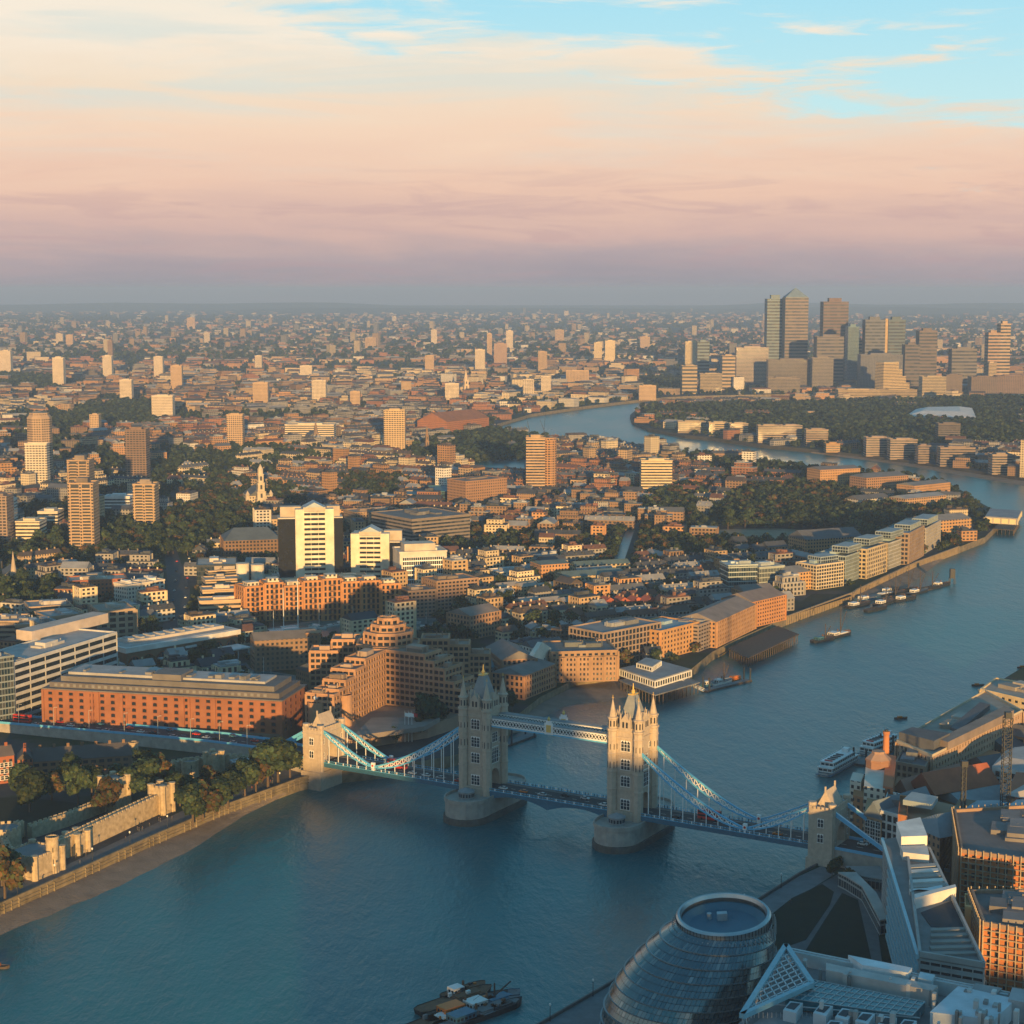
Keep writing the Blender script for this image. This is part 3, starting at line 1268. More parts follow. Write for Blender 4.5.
class Bld:
    def __init__(s, name, label, cat, poly, group=None, z=LAND, phrase=None, grow=4.0):
        s.poly = ccw(poly)
        s.c = sum(s.poly, Vector((0, 0))) / len(s.poly)
        s.o = Vector((s.c.x, s.c.y, z))
        s.root = thing(name, label, cat, s.o, 0, group)
        claim(s.poly, grow)
        if phrase:
            mark(*PX((s.c.x, s.c.y, z + 8)), phrase)
        s.nw = 0
        s.rest = None

    def mb(s, col=(1, 1, 1)):
        m = MB(col)
        m.M = None
        return m

    def add(s, m, name, mats, parent=None, label=None):
        off = s.o
        m.v = [(x - off.x, y - off.y, z - off.z) for x, y, z in m.v]
        o = m.build(name, mats, parent or s.root)
        if label:
            o['label'] = label
        return o

    def windows(s, a, b, zs, n, data, inset=1.5, skip=None, name='window', proud=.02, mats=None):
        """single windows along the wall line a-b (left to right seen from outside); past 100 they become one part"""
        a, b = Vector((a[0], a[1])), Vector((b[0], b[1]))
        d = b - a
        L = d.length
        d /= L
        o = Vector((d.y, -d.x))
        ang = math.atan2(d.y, d.x)
        for z in zs:
            for i in range(n):
                t = inset + (L - 2 * inset) * (i + .5) / n
                if skip and skip(i, z):
                    continue
                p = a + d * t + o * proud
                if s.nw < 92:
                    link(name, data, s.root, (p.x - s.o.x, p.y - s.o.y, z - s.o.z), ang)
                else:
                    if s.rest is None:
                        s.rest = (MB(), data, name)
                    M = Matrix.Translation((p.x, p.y, z)) @ Matrix.Rotation(ang, 4, 'Z')
                    for f in data.polygons:
                        s.rest[0].slot = f.material_index
                        s.rest[0].face([M @ data.vertices[k].co for k in f.vertices])
                s.nw += 1

    def done(s):
        if s.rest:
            o = s.add(s.rest[0], s.rest[2], list(s.rest[1].materials))
            o['kind'] = 'stuff'
        return s.root


def block(name, label, cat, poly, z1, col, style='fac', roofcol=None, nf=None, bay=3.2, band=1.3, fin=1.0, group=None, z0=LAND, plant=3, phrase=None, par=.9, pcol=None, m2=None):
    """one building: wall and flat roof"""
    b = Bld(name, label, cat, poly, group, phrase=phrase)
    m = b.mb((*col, random.random()))
    if style == 'grid':
        gridwall(m, b.poly, z0, z1, nf or max(1, round((z1 - z0) / 3.3)), bay, band, fin)
        b.add(m, 'wall', [M_WALL, M_GLZ])
    else:
        m.prism(b.poly, z0 - 1, z1)
        b.add(m, 'wall', {'fac': M_FAC, 'rib': M_FACR, 'tow': M_FACT, 'cur': M_CURT, 'sky': M_SKY, 'plain': M_WALL}[style])
    r = b.mb()
    flat_roof(r, b.poly, z1, roofcol or tuple(c * .6 for c in col), par, pcol or col, seed=len(FPOLY), plant=plant)
    b.add(r, 'roof', M_ROOF)
    return b


def fb(u0, v0, u1, v1, depth, vtop, at=0, z=LAND):
    """footprint and top height from picture points of the front base line"""
    a, b = G(u0, v0, z), G(u1, v1, z)
    p = rect(a, b, depth)
    return p, Zat(a if at == 0 else (b if at == 1 else (a + b) / 2), vtop)


def gabled(name, label, cat, poly, z1, col, rh=4, roofcol=SLATEC, style=None, axis=None, hip=0.0, chimneys=0, group=None, phrase=None, nf=None, bay=3.0, over=.3):
    """four-sided building with a pitched roof; poly as from rect()"""
    b = Bld(name, label, cat, poly, group, phrase=phrase)
    P = [Vector((p[0], p[1])) for p in poly]
    w, d = (P[1] - P[0]).length, (P[3] - P[0]).length
    ang = math.atan2((P[1] - P[0]).y, (P[1] - P[0]).x)
    M = Matrix.Translation((P[0].x, P[0].y, 0)) @ Matrix.Rotation(ang, 4, 'Z')
    axis = axis or ('x' if w >= d else 'y')
    m = b.mb((*col, random.random()))
    if style == 'grid':
        gridwall(m, P, LAND, z1, nf or max(1, round((z1 - LAND) / 3.2)), bay, 1.4, 1.3)
    else:
        m.prism(P, LAND - 1, z1)
    m.M = M
    if hip == 0:
        if axis == 'x':
            for x, s in ((0, 1), (w, -1)):
                f = [(x, 0, z1), (x, d / 2, z1 + rh), (x, d, z1)]
                m.face(f if s > 0 else f[::-1])
        else:
            for y, s in ((0, 1), (d, -1)):
                f = [(0, y, z1), (w, y, z1), (w / 2, y, z1 + rh)]
                m.face(f if s > 0 else f[::-1])
    m.M = None
    b.add(m, 'wall', [M_WALL, M_GLZ] if style == 'grid' else M_FAC)
    r = b.mb(roofcol)
    r.M = M
    r.gable(0, w, 0, d, z1, rh, over, axis, hip)
    r.M = None
    b.add(r, 'roof', M_ROOF)
    for i in range(chimneys):
        c = b.mb(tuple(x * .9 for x in col))
        c.M = M
        t = (i + .5) / chimneys
        x, y = (w * t, d / 2) if axis == 'x' else (w / 2, d * t)
        c.box(x - .7, x + .7, y - .45, y + .45, z1 + rh - 1, z1 + rh + 1.5)
        c.M = None
        b.add(c, 'chimney', M_WALL)
    return b


# ------------------------------------------------------------------ unseen office towers, added behind the viewpoint to shade river and bridge
for i, (x0, x1, y0, y1, h) in enumerate([(18, 62, -150, -95, 101), (70, 140, -150, -100, 158), (148, 187, -160, -105, 122), (194, 226, -150, -100, 108), (230, 262, -160, -100, 87), (268, 330, -160, -100, 84)]):
    nm = ('tall stone office tower', 'slim concrete office tower', 'broad glass office tower', 'brown office tower', 'stepped grey office slab', 'low pale office slab', 'squat brick office slab')[i]
    block('office_tower', nm + ' added out of view to shade the river', 'office tower', [(x0, y0), (x1, y0), (x1, y1), (x0, y1)], h, CONC, 'cur')
# ------------------------------------------------------------------ north bank, near: dock offices, hotel, fortress, quay
W_ARCH = window_mesh(2.2, 1.9, 1, frame=mat('red_brick_trim', (.24, .085, .04), .85, .2, .5), bars=0)
W_SQ = window_mesh(1.5, 1.8, 1, arched=False, bars=1)
W_SQD = window_mesh(1.6, 1.9, 2, arched=False, frame=M_DARK, bars=1)
W_BIGARCH = None

# long red brick dock office with arcaded ground floor
a, b = G(43, 731), G(283, 745)
POLY = rect(a, b, 42)
b2 = G(304, 729)
POLY[2] = Vector((b2.x + 2, b2.y + 6))
z1 = Zat(a, 689)
D = Bld('dock_office', 'long red brick dock office with arched windows and a grey set-back roof', 'office building', POLY, phrase='the long red brick dock office')
m = D.mb((.275, .115, .058, .5))
m.prism(D.poly, LAND, z1)
P0, P1, P2, P3 = POLY
ang = math.atan2((P1 - P0).y, (P1 - P0).x)
w = (P1 - P0).length
M = Matrix.Translation((P0.x, P0.y, 0)) @ Matrix.Rotation(ang, 4, 'Z')
m.M = M
for t in (0.0, .21, .235, .335, .59, .615, .72, .99):
    m.box(w * t, w * t + 1.3, -.7, 0, LAND, z1)
m.box(0, w, -.35, 0, z1 - 1.1, z1 - .1)
m.col = (.25, .18, .13)
m.box(-.1, w + .1, -.25, 0, LAND, LAND + 5.2)
m.box(-.1, w + .1, -.45, 0, LAND + 5.0, LAND + 5.6)
m.M = None
D.add(m, 'wall', M_WALL)
fh = (z1 - LAND - 5.6) / 5
D.windows(P0, P1, [LAND + 5.9 + fh * i + .55 for i in range(5)], 22, W_ARCH, 2.0)
D.windows(P1, P2, [LAND + 5.9 + fh * i + .55 for i in range(5)], 5, W_ARCH, 1.0)
D.done()
dm = MB()
def arch_face(m, w, h, y=-.5):
    pts = [(-w / 2, y, 0), (w / 2, y, 0)] + [(w / 2 * math.cos(PI * i / 8), y, h - w / 2 + w / 2 * math.sin(PI * i / 8)) for i in range(9)]
    m.face(pts)
arch_face(dm, 4.2, 4.6, -.30)
dmesh = dm.mesh('arch_opening', M_GLZ)
for i in range(17):
    t = (i + .5) / 17
    p = P0.lerp(P1, t)
    o = link('arch_opening', dmesh, D.root, (p.x - D.o.x, p.y - D.o.y, 0), ang)
r = D.mb((.13, .125, .125))
r.M = M
dd = 40
for (i0, i1, y0, y1, za, zb, c) in ((0, w, 0, dd, z1, z1 + .6, (.15, .14, .135)), (3, w - 3, 3.5, dd - 3, z1 + .6, z1 + 3.4, (.13, .12, .12)), (8, w - 7, 7, dd - 6, z1 + 3.4, z1 + 6.2, (.14, .135, .135)), (10, w * .46, 12, dd - 8, z1 + 6.2, z1 + 7.6, (.33, .33, .33)), (w * .52, w - 14, 12, dd - 10, z1 + 6.2, z1 + 7.4, (.36, .36, .36)), (w * .44, w * .56, 9, 26, z1 + 6.2, z1 + 9.4, (.17, .16, .155))):
    r.col = c
    r.box(i0, i1, y0, y1, za, zb)
r.col = (.2, .2, .2)
rnd = random.Random(2)
for i in range(34):
    x = 6 + (w - 14) * i / 34
    r.box(x, x + 1.8, 3.2, 3.6, z1 + 1.2, z1 + 2.8)
for i in range(16):
    x = rnd.uniform(14, w - 18)
    r.box(x, x + rnd.uniform(1.5, 4), 14, 17 + rnd.uniform(0, 6), z1 + 7.4, z1 + 7.4 + rnd.uniform(.8, 2))
r.M = None
D.add(r, 'roof', M_ROOF)

# grey ribbon-windowed office at the left edge with a glass stair tower
p, zt = fb(-42, 735, 18, 728, 26, 664, 1)
b = block('ribbon_office', 'grey office slab with long white window ribbons beside the red dock office', 'office building', rect(G(16, 726), G(118, 690), 30), Zat(G(16, 726), 664), (.50, .50, .50), 'grid', (.38, .37, .36), 8, 14, 1.9, .5, phrase='the grey ribbon office')
r = b.mb((.5, .42, .36))
q = rect(G(34, 700), G(110, 678), 12)
r.prism(q, Zat(G(16, 726), 664), Zat(G(16, 726), 664) + 6)
b.add(r, 'plant_room', M_WALL)
block('glass_stair_tower', 'grey glass stair tower at the end of the ribbon office', 'office building', rect(G(-8, 731), G(16, 727), 14), Zat(G(0, 730), 659), (.20, .24, .27), 'cur', GREY, plant=1)
block('ribbon_office', 'dark grey office wing running off behind the glass stair tower', 'office building', rect(G(-60, 722), G(-9, 731), 26), Zat(G(-9, 731), 668), (.30, .31, .32), 'grid', GREY, 6, 20, 1.6, .5)

# brick hall with seven great arches under a thick white roof
a, bb = G(127, 673), G(238, 653)
POLY = rect(a, bb, 30)
zt = Zat(a, 653)
A = Bld('arched_hall', 'brown brick hall with tall arched windows under a thick white roof', 'office building', POLY, phrase='the white-roofed hall of tall arches')
m = A.mb((*BROWN, .4))
m.prism(A.poly, LAND, zt)
A.add(m, 'wall', M_WALL)
w = (POLY[1] - POLY[0]).length
ang = math.atan2((POLY[1] - POLY[0]).y, (POLY[1] - POLY[0]).x)
am = MB()
aw = w / 8.2
arch_face(am, aw * .72, (zt - LAND) * .66, -.12)
am.slot = 1
n = 10
for i in range(n):
    t0, t1 = PI * i / n, PI * (i + 1) / n
    rr = aw * .36
    hh = (zt - LAND) * .66 - rr
    am.bar((rr * math.cos(t0), -.2, hh + rr * math.sin(t0)), (rr * math.cos(t1), -.2, hh + rr * math.sin(t1)), .5, .5)
for x in (-.12, .12):
    am.box(x * aw - .12, x * aw + .12, -.25, -.12, 0, (zt - LAND) * .6)
amesh = am.mesh('arched_window', [M_GLZ, mat('brick_trim', RBRICK, .85, .2, .4)])
for i in range(8):
    if i == 4:
        continue
    p = POLY[0].lerp(POLY[1], (i + .5) / 8)
    link('arched_window', amesh, A.root, (p.x - A.o.x, p.y - A.o.y, (zt - LAND) * .12), ang)
m = A.mb((.55, .55, .55))
m.M = Matrix.Translation((POLY[0].x, POLY[0].y, 0)) @ Matrix.Rotation(ang, 4, 'Z')
m.box(w * .51, w * .61, -1.2, 0, LAND, zt - 2)
m.M = None
A.add(m, 'stair_bay', M_FACR)
r = A.mb((.60, .58, .55))
r.M = Matrix.Translation((POLY[0].x, POLY[0].y, 0)) @ Matrix.Rotation(ang, 4, 'Z')
r.box(-1.5, w + 1.5, -1.5, 31.5, zt, zt + 3.2)
r.col = (.36, .34, .32)
r.box(1, w - 1, 1.5, 29, zt + 3.2, zt + 3.4)
r.col = (.5, .46, .42)
r.box(w * .1, w * .95, 9, 22, zt + 3.4, zt + 5.2)
for i in range(9):
    x = w * (.12 + .09 * i)
    r.col = (.38, .36, .34)
    r.box(x, x + 3, 11, 20, zt + 5.2, zt + 6.2)
r.M = None
A.add(r, 'roof', M_ROOF)
c = A.mb((.55, .57, .58))
c.M = Matrix.Translation((POLY[0].x, POLY[0].y, 0)) @ Matrix.Rotation(ang, 4, 'Z')
c.box(w * .25, w * .98, -16, -2, LAND + 6, LAND + 6.8)
for i in range(8):
    for y in (-15, -3):
        c.box(w * (.27 + .1 * i), w * (.27 + .1 * i) + .5, y, y + .5, LAND, LAND + 6)
c.M = None
A.add(c, 'canopy', M_WALL)

# the stepped concrete hotel: two long wings meeting at a corner, falling away in steps
HC = G(386, 716)
HL = G(334, 744)
HR = G(462, 727)
H = Bld('stepped_hotel', 'big brown concrete hotel stepping down in wings from a central tower', 'hotel', [HL, HC, HR, G(472, 690), G(392, 655), G(300, 712)], phrase='the stepped concrete hotel')
HCOL = (.40, .235, .14)
ztop = Zat(HC, 651)
m = H.mb((*HCOL, .3))
r = H.mb((.29, .20, .15))
dl = (HL - HC)
dl2 = Vector((dl.x, dl.y)); Ll = dl2.length; dl2 /= Ll
dr = Vector((HR.x - HC.x, HR.y - HC.y)); Lr = dr.length; dr /= Lr
c2 = Vector((HC.x, HC.y))
def wing(p, d, side, t0, t1, z1, depth, nf, back=0.0):
    o = Vector((-d.y, d.x)) * side
    a, b = p + d * t0 + o * back, p + d * t1 + o * back
    poly = [a, b, b + o * depth, a + o * depth]
    gridwall(m, poly, LAND, z1, nf, 3.4, 1.35, .75, .5)
    flat_roof(r, poly, z1, (.25, .19, .15), 1.0, HCOL, plant=2, seed=int(t1))
zf = (ztop - LAND) / 11
for t0, t1, nf, dp in ((0, .40, 11, 12), (.40, .60, 10, 14), (.60, .78, 9, 13), (.78, .90, 8, 14), (.90, 1.0, 7.6, 16)):
    wing(c2, dl2, -1, t0 * Ll, t1 * Ll, LAND + zf * nf, dp, round(nf))
for t0, t1, nf, dp in ((0, .52, 11, 17), (.52, .64, 10, 20), (.64, .78, 9, 18), (.78, .90, 7, 20), (.90, 1.0, 6, 16)):
    wing(c2, dr, 1, t0 * Lr, t1 * Lr, LAND + zf * nf, dp, round(nf))
ctr = c2 + Vector((0, 24))
for hw, nf in ((19, 11), (14.5, 13), (10, 14.2), (6, 15.2)):
    poly = [ctr + Vector((hw * math.cos(PI / 8 + PI / 4 * i), hw * math.sin(PI / 8 + PI / 4 * i))) for i in range(8)]
    gridwall(m, poly, LAND + zf * (nf - 3), LAND + zf * nf, 3, 3.2, 1.5, .8, .4)
    flat_roof(r, poly, LAND + zf * nf, (.27, .2, .16), 1.0, HCOL, plant=2, seed=nf)
for (dx, dy, nf) in ((-26, 30, 10.5), (-38, 22, 9), (26, 34, 10.4), (38, 40, 9), (50, 42, 7.2), (0, 48, 10)):
    q = ctr + Vector((dx, dy - 8))
    poly = [q + Vector(v) for v in ((-8, -8), (8, -8), (8, 8), (-8, 8))]
    gridwall(m, poly, LAND, LAND + zf * nf, int(nf), 3.2, 1.4, .8, .4)
    flat_roof(r, poly, LAND + zf * nf, (.27, .2, .16), 1.0, HCOL, plant=2, seed=dx)
H.add(m, 'wall', [M_WALL, M_GLZ])
H.add(r, 'roof', M_ROOF)
# its low podium with rounded stair drums
m = H.mb((.30, .20, .14))
q = [G(340, 752), G(428, 738), G(462, 727), G(386, 718), G(316, 745)]
m.prism([(v.x, v.y) for v in q], LAND, LAND + 7)
m.col = (.22, .19, .17)
q = [G(352, 741, 13), G(424, 731, 13), G(440, 722, 13), G(372, 722, 13)]
m.prism([(v.x, v.y) for v in q], LAND + 7, LAND + 9.5)
H.add(m, 'podium', M_ROOF)
for (u, v, zz, rr) in ((345, 738, 24, 4.2), (317, 742, 22, 4.6)):
    q = G(u, v)
    m = H.mb((*HCOL, .3))
    m.lathe([(rr, LAND), (rr, LAND + zz), (rr * .9, LAND + zz), (rr * .9, LAND + zz - 1)], 16, q.x, q.y)
    H.add(m, 'stair_drum', M_WALL)
m = H.mb((.8, .8, .8))
m.lathe([(.01, 28.4), (1.2, 28.9), (1.7, 30), (1.2, 31.2), (.01, 31.7)], 12, G(317, 742).x, G(317, 742).y)
H.add(m, 'radar_dome', M_WALL)

# warehouse with a clock turret, and a long slate-roofed shed, by the dock basin
b = gabled('dock_warehouse', 'old brown brick warehouse with arched ground floor in the yacht basin', 'warehouse', rect(G(255, 672), G(318, 668), 17), Zat(G(255, 672), 641), (.23, .15, .095), 4, (.15, .14, .135), phrase='the old dock warehouse')
t = b.mb((*BROWN, .2))
q = G(314, 667)
t.box(q.x - 4, q.x + 4, q.y - 4, q.y + 6, LAND, Zat(q, 633))
t.col = (.3, .17, .1)
t.box(q.x - 4.6, q.x + 4.6, q.y - 4.6, q.y + 6.6, Zat(q, 633), Zat(q, 631.5))
b.add(t, 'clock_turret', M_FAC)
gabled('long_shed', 'long dark slate roofed brick shed between warehouse and hotel', 'warehouse', rect(G(296, 690), G(318, 698), 62), Zat(G(296, 690), 668), BROWN, 5, (.085, .095, .105), axis='y')
gabled('brick_terrace', 'brick terrace end beside the round hotel drum', 'terrace', rect(G(285, 716), G(303, 713), 24), Zat(G(290, 716), 690), RBRICK, 3, (.15, .14, .14))

# --- fortress on the left bank
def rampart(b, pts, z1, th=3.2, cren=True):
    """battlemented wall through world points"""
    m = b.mb((1, 1, 1))
    for p, q in zip(pts, pts[1:]):
        p, q = Vector((p.x, p.y, 0)), Vector((q.x, q.y, 0))
        d = (q - p)
        L = d.length
        d /= L
        m.M = Matrix.Translation((p.x, p.y, 0)) @ Matrix.Rotation(math.atan2(d.y, d.x), 4, 'Z')
        m.box(0, L, -th / 2, th / 2, LAND - .5, z1)
        k = int(L / 3)
        for i in range(k):
            for s in (-1, 1):
                y = s * (th / 2 - .3)
                m.box(i * L / k + .3, i * L / k + L / k * .68, y - .3, y + .3, z1, z1 + .8)
        m.M = None
    return m


def castle_tower(name, label, u, v, rad, vtop, n=12, sq=False, parent=None, seed=0):
    q = G(u, v)
    z1 = Zat(q, vtop)
    b = thing(name, label, 'castle tower', (q.x, q.y, LAND), R(-28) if sq else 0)
    m = MB()
    h = z1 - LAND
    if sq:
        m.box(-rad, rad, -rad, rad, -.5, h)
        m.box(-rad - .3, rad + .3, -rad - .3, rad + .3, -.5, 1.2)
        crenels(m, -rad, rad, -rad, rad, h, 1.2, .9, .6)
        for sx in (-1, 1):
            for sy in (-1, 1):
                m.lathe([(1.5, -.3), (1.4, h + .7), (1.6, h + .8), (1.6, h + 1.5)], 8, sx * rad * .95, sy * rad * .95)
    else:
        m.lathe([(rad * 1.08, -.5), (rad, 2), (rad, h + .1), (rad - .7, h + .1), (rad - .7, h - 1)], 20)
        for i in range(14):
            m.M = Matrix.Rotation(2 * PI * i / 14, 4, 'Z')
            m.box(-.8, .8, -rad, -rad + .6, h, h + 1.2)
        m.M = None
    m.build('wall', M_STONE, b)
    g = MB()
    for i in range(4):
        g.M = Matrix.Rotation(PI / 2 * i + .35, 4, 'Z')
        for zz in (h * .3, h * .65):
            g.box(-.18, .18, -rad - .05, -rad + .3, zz, zz + 1.9)
    g.M = None
    g.build('arrow_slit', M_DARK, b)
    g = MB()
    if sq:
        g.box(-rad + .7, rad - .7, -rad + .7, rad - .7, h - .3, h + .15)
    else:
        g.lathe([(rad - .6, h - .5), (rad - .6, h + .05)], 20)
    g.build('roof', M_LEAD, b)
    claim([(q.x - rad, q.y - rad), (q.x + rad, q.y - rad), (q.x + rad, q.y + rad), (q.x - rad, q.y + rad)])
    return b


def wallthing(name, label, px, vtop, th=3.2):
    pts = [G(u, v) for u, v in px]
    z1 = Zat(pts[0], vtop)
    c = sum(pts, Vector()) / len(pts)
    b = thing(name, label, 'castle wall', (c.x, c.y, LAND))
    m = MB()
    class F: pass
    f = F(); f.mb = lambda col: m
    rampart(f, pts, z1, th)
    m.v = [(x - c.x, y - c.y, z - LAND) for x, y, z in m.v]
    m.build('wall', M_STONE, b)
    for p, q in zip(pts, pts[1:]):
        claim(rect(p, q, th), 2)
    return b


wallthing('curtain_wall', 'outer stone curtain wall lit gold along the riverside walk', [(58, 861), (90, 845), (156, 814)], 841, 3.4)
wallthing('curtain_wall', 'inner stone curtain wall behind the outer riverside wall', [(30, 838), (66, 826), (104, 811)], 826, 3.2)
wallthing('curtain_wall', 'short stone wall joining the riverside arch tower to the round tower', [(12, 868), (2, 850), (22, 836)], 852, 2.6)
wallthing('curtain_wall', 'grey stone wall below the bridge approach among the trees', [(172, 776), (220, 769), (262, 770)], 762, 3)
castle_tower('castle_tower', 'square gate tower over the dark river arch with turret lit orange', 34, 872, 8.5, 851, sq=True)
castle_tower('castle_tower', 'tall slim stair turret beside the river arch gate tower', 53, 872, 2.6, 839)
castle_tower('castle_tower', 'broad round stone tower at the lower left of the fortress', 6, 850, 6.6, 828)
castle_tower('castle_tower', 'small square tower with turrets ending the outer riverside wall', 162, 812, 3.6, 786, sq=True)
castle_tower('castle_tower', 'ruined square tower ending the inner wall under a big tree', 115, 810, 4.6, 778, sq=True)
castle_tower('castle_tower', 'pale square tower under the bridge approach among trees', 214, 774, 3.0, 754, sq=True)
castle_tower('castle_tower', 'round low bastion with a golden parapet near the bridge approach', 190, 776, 4.4, 762)
castle_tower('castle_tower', 'small turret poking up above trees near the approach road', 134, 764, 2.4, 744)
castle_tower('castle_tower', 'arched postern tower in the middle of the outer riverside wall', 77, 852, 3.4, 834, sq=True)
mark(100, 830, 'the fortress walls')
def gate_arch(u, v, w, h, label):
    q = G(u, v)
    m = MB()
    arch_face(m, w, h, 0)
    m.box(-w * .62, -w / 2, -.5, .3, 0, h * .7)
    m.box(w / 2, w * .62, -.5, .3, 0, h * .7)
    o = tag(m.build('water_gate', M_DARK, None, loc=(q.x, q.y, LAND + .2), rz=R(28)), label, 'gate')
gate_arch(31, 876.5, 6, 5.5, 'dark arched water gate at the foot of the riverside gate tower')
gate_arch(77, 856, 3.6, 5.5, 'dark arched postern gate in the outer curtain wall')
# fortress houses
b = gabled('brick_lodging', 'red brick lodging house with white windows inside the fortress', 'house', rect(G(-14, 786), G(15, 782), 12), Zat(G(0, 784), 757), RBRICK, 4, (.12, .10, .09), chimneys=3, phrase='the brick lodging house')
b.windows(b.poly[0], b.poly[1], [LAND + 2, LAND + 5.2, LAND + 8.4], 6, W_SQ, 1)
b.done()
gabled('barrack_range', 'long dark roofed barrack range behind the fortress trees', 'barracks', rect(G(34, 775), G(132, 768), 16), Zat(G(34, 775), 762), BROWN, 5, (.085, .075, .07), chimneys=7)
gabled('barrack_range', 'short brick range with tall chimneys beside the barrack roof', 'barracks', rect(G(18, 777), G(33, 776), 13), Zat(G(24, 777), 760), RBRICK, 4, (.10, .085, .08), chimneys=4)
q = G(247, 772)
b = block('ticket_pavilion', 'small pale flat pavilion among trees under the bridge approach', 'pavilion', rect(G(236, 776), G(262, 773), 10), LAND + 5, PALE, 'plain', (.5, .5, .5), plant=1)

# promenade, moat lawn and river wall on the north bank
sheet('promenade', [(-90, 940), (0, 903), (75, 870), (150, 836), (225, 804), (300, 777), (322, 770), (300, 764), (258, 775), (163, 820), (60, 868), (-40, 902)], mat('wharf_paving', (.125, .125, .125), .9, .25, .25), LAND + .03)
sheet('moat_lawn', [(-60, 868), (-60, 800), (20, 797), (104, 806), (62, 823), (10, 846)], M_LAWN, LAND + .03)
sheet('moat_lawn', [(66, 842), (110, 812), (156, 806), (158, 812), (95, 842)], M_LAWN, LAND + .035)
w0 = [G(u, v) for u, v in EMB]
m = MB()
for p, q in zip(w0, w0[1:]):
    m.bar(p + Vector((0, 0, .45)), q + Vector((0, 0, .45)), .9, 1.0)
    d = (q - p); L = d.length; d /= L
    n = Vector((d.y, -d.x, 0))
    k = int(L / 4)
    for i in range(k):
        if (i * 7919 + int(L) * 31) % 5 < 2:
            continue
        c = p + d * (L * (i + .5 + .35 * math.sin(i * 12.7)) / k) + n * .25
        m.bar(c + Vector((0, 0, -4.4)), c + Vector((0, 0, -.2)), .55)
    for zz in (-1.2, -2.6):
        m.bar(p + n * .3 + Vector((0, 0, zz)), q + n * .3 + Vector((0, 0, zz)), .3, .5)
tag(m.build('river_wall', M_STONEWALL), kind='structure')

# approach road on its embankment
APP = [(-AB * 1.0 - 0, 0)]
ab = onbridge(-AB + 4, 0, DECK)
z = DECK
pts = [ab]
for u, v in ((270, 748), (215, 741), (150, 735), (80, 729), (10, 723), (-70, 717)):
    z -= .55
    pts.append(G(u, v - 3, z))
viaduct('approach_road', pts, 17)
APPROACH = pts
for p, q in zip(pts, pts[1:]):
    claim([p + Vector((0, -10, 0)), q + Vector((0, -10, 0)), q + Vector((0, 10, 0)), p + Vector((0, 10, 0))], 1)
sab = onbridge(AB - 4, 0, DECK)
pts = [sab, onbridge(AB + 40, 0, 12.6), onbridge(AB + 80, -1, 11), onbridge(AB + 140, -4, 9), onbridge(AB + 220, -8, 7)]
viaduct('approach_road', pts, 17)
for p, q in zip(pts, pts[1:]):
    claim([p + Vector((-10, 0, 0)), q + Vector((-10, 0, 0)), q + Vector((10, 0, 0)), p + Vector((10, 0, 0))], 1)
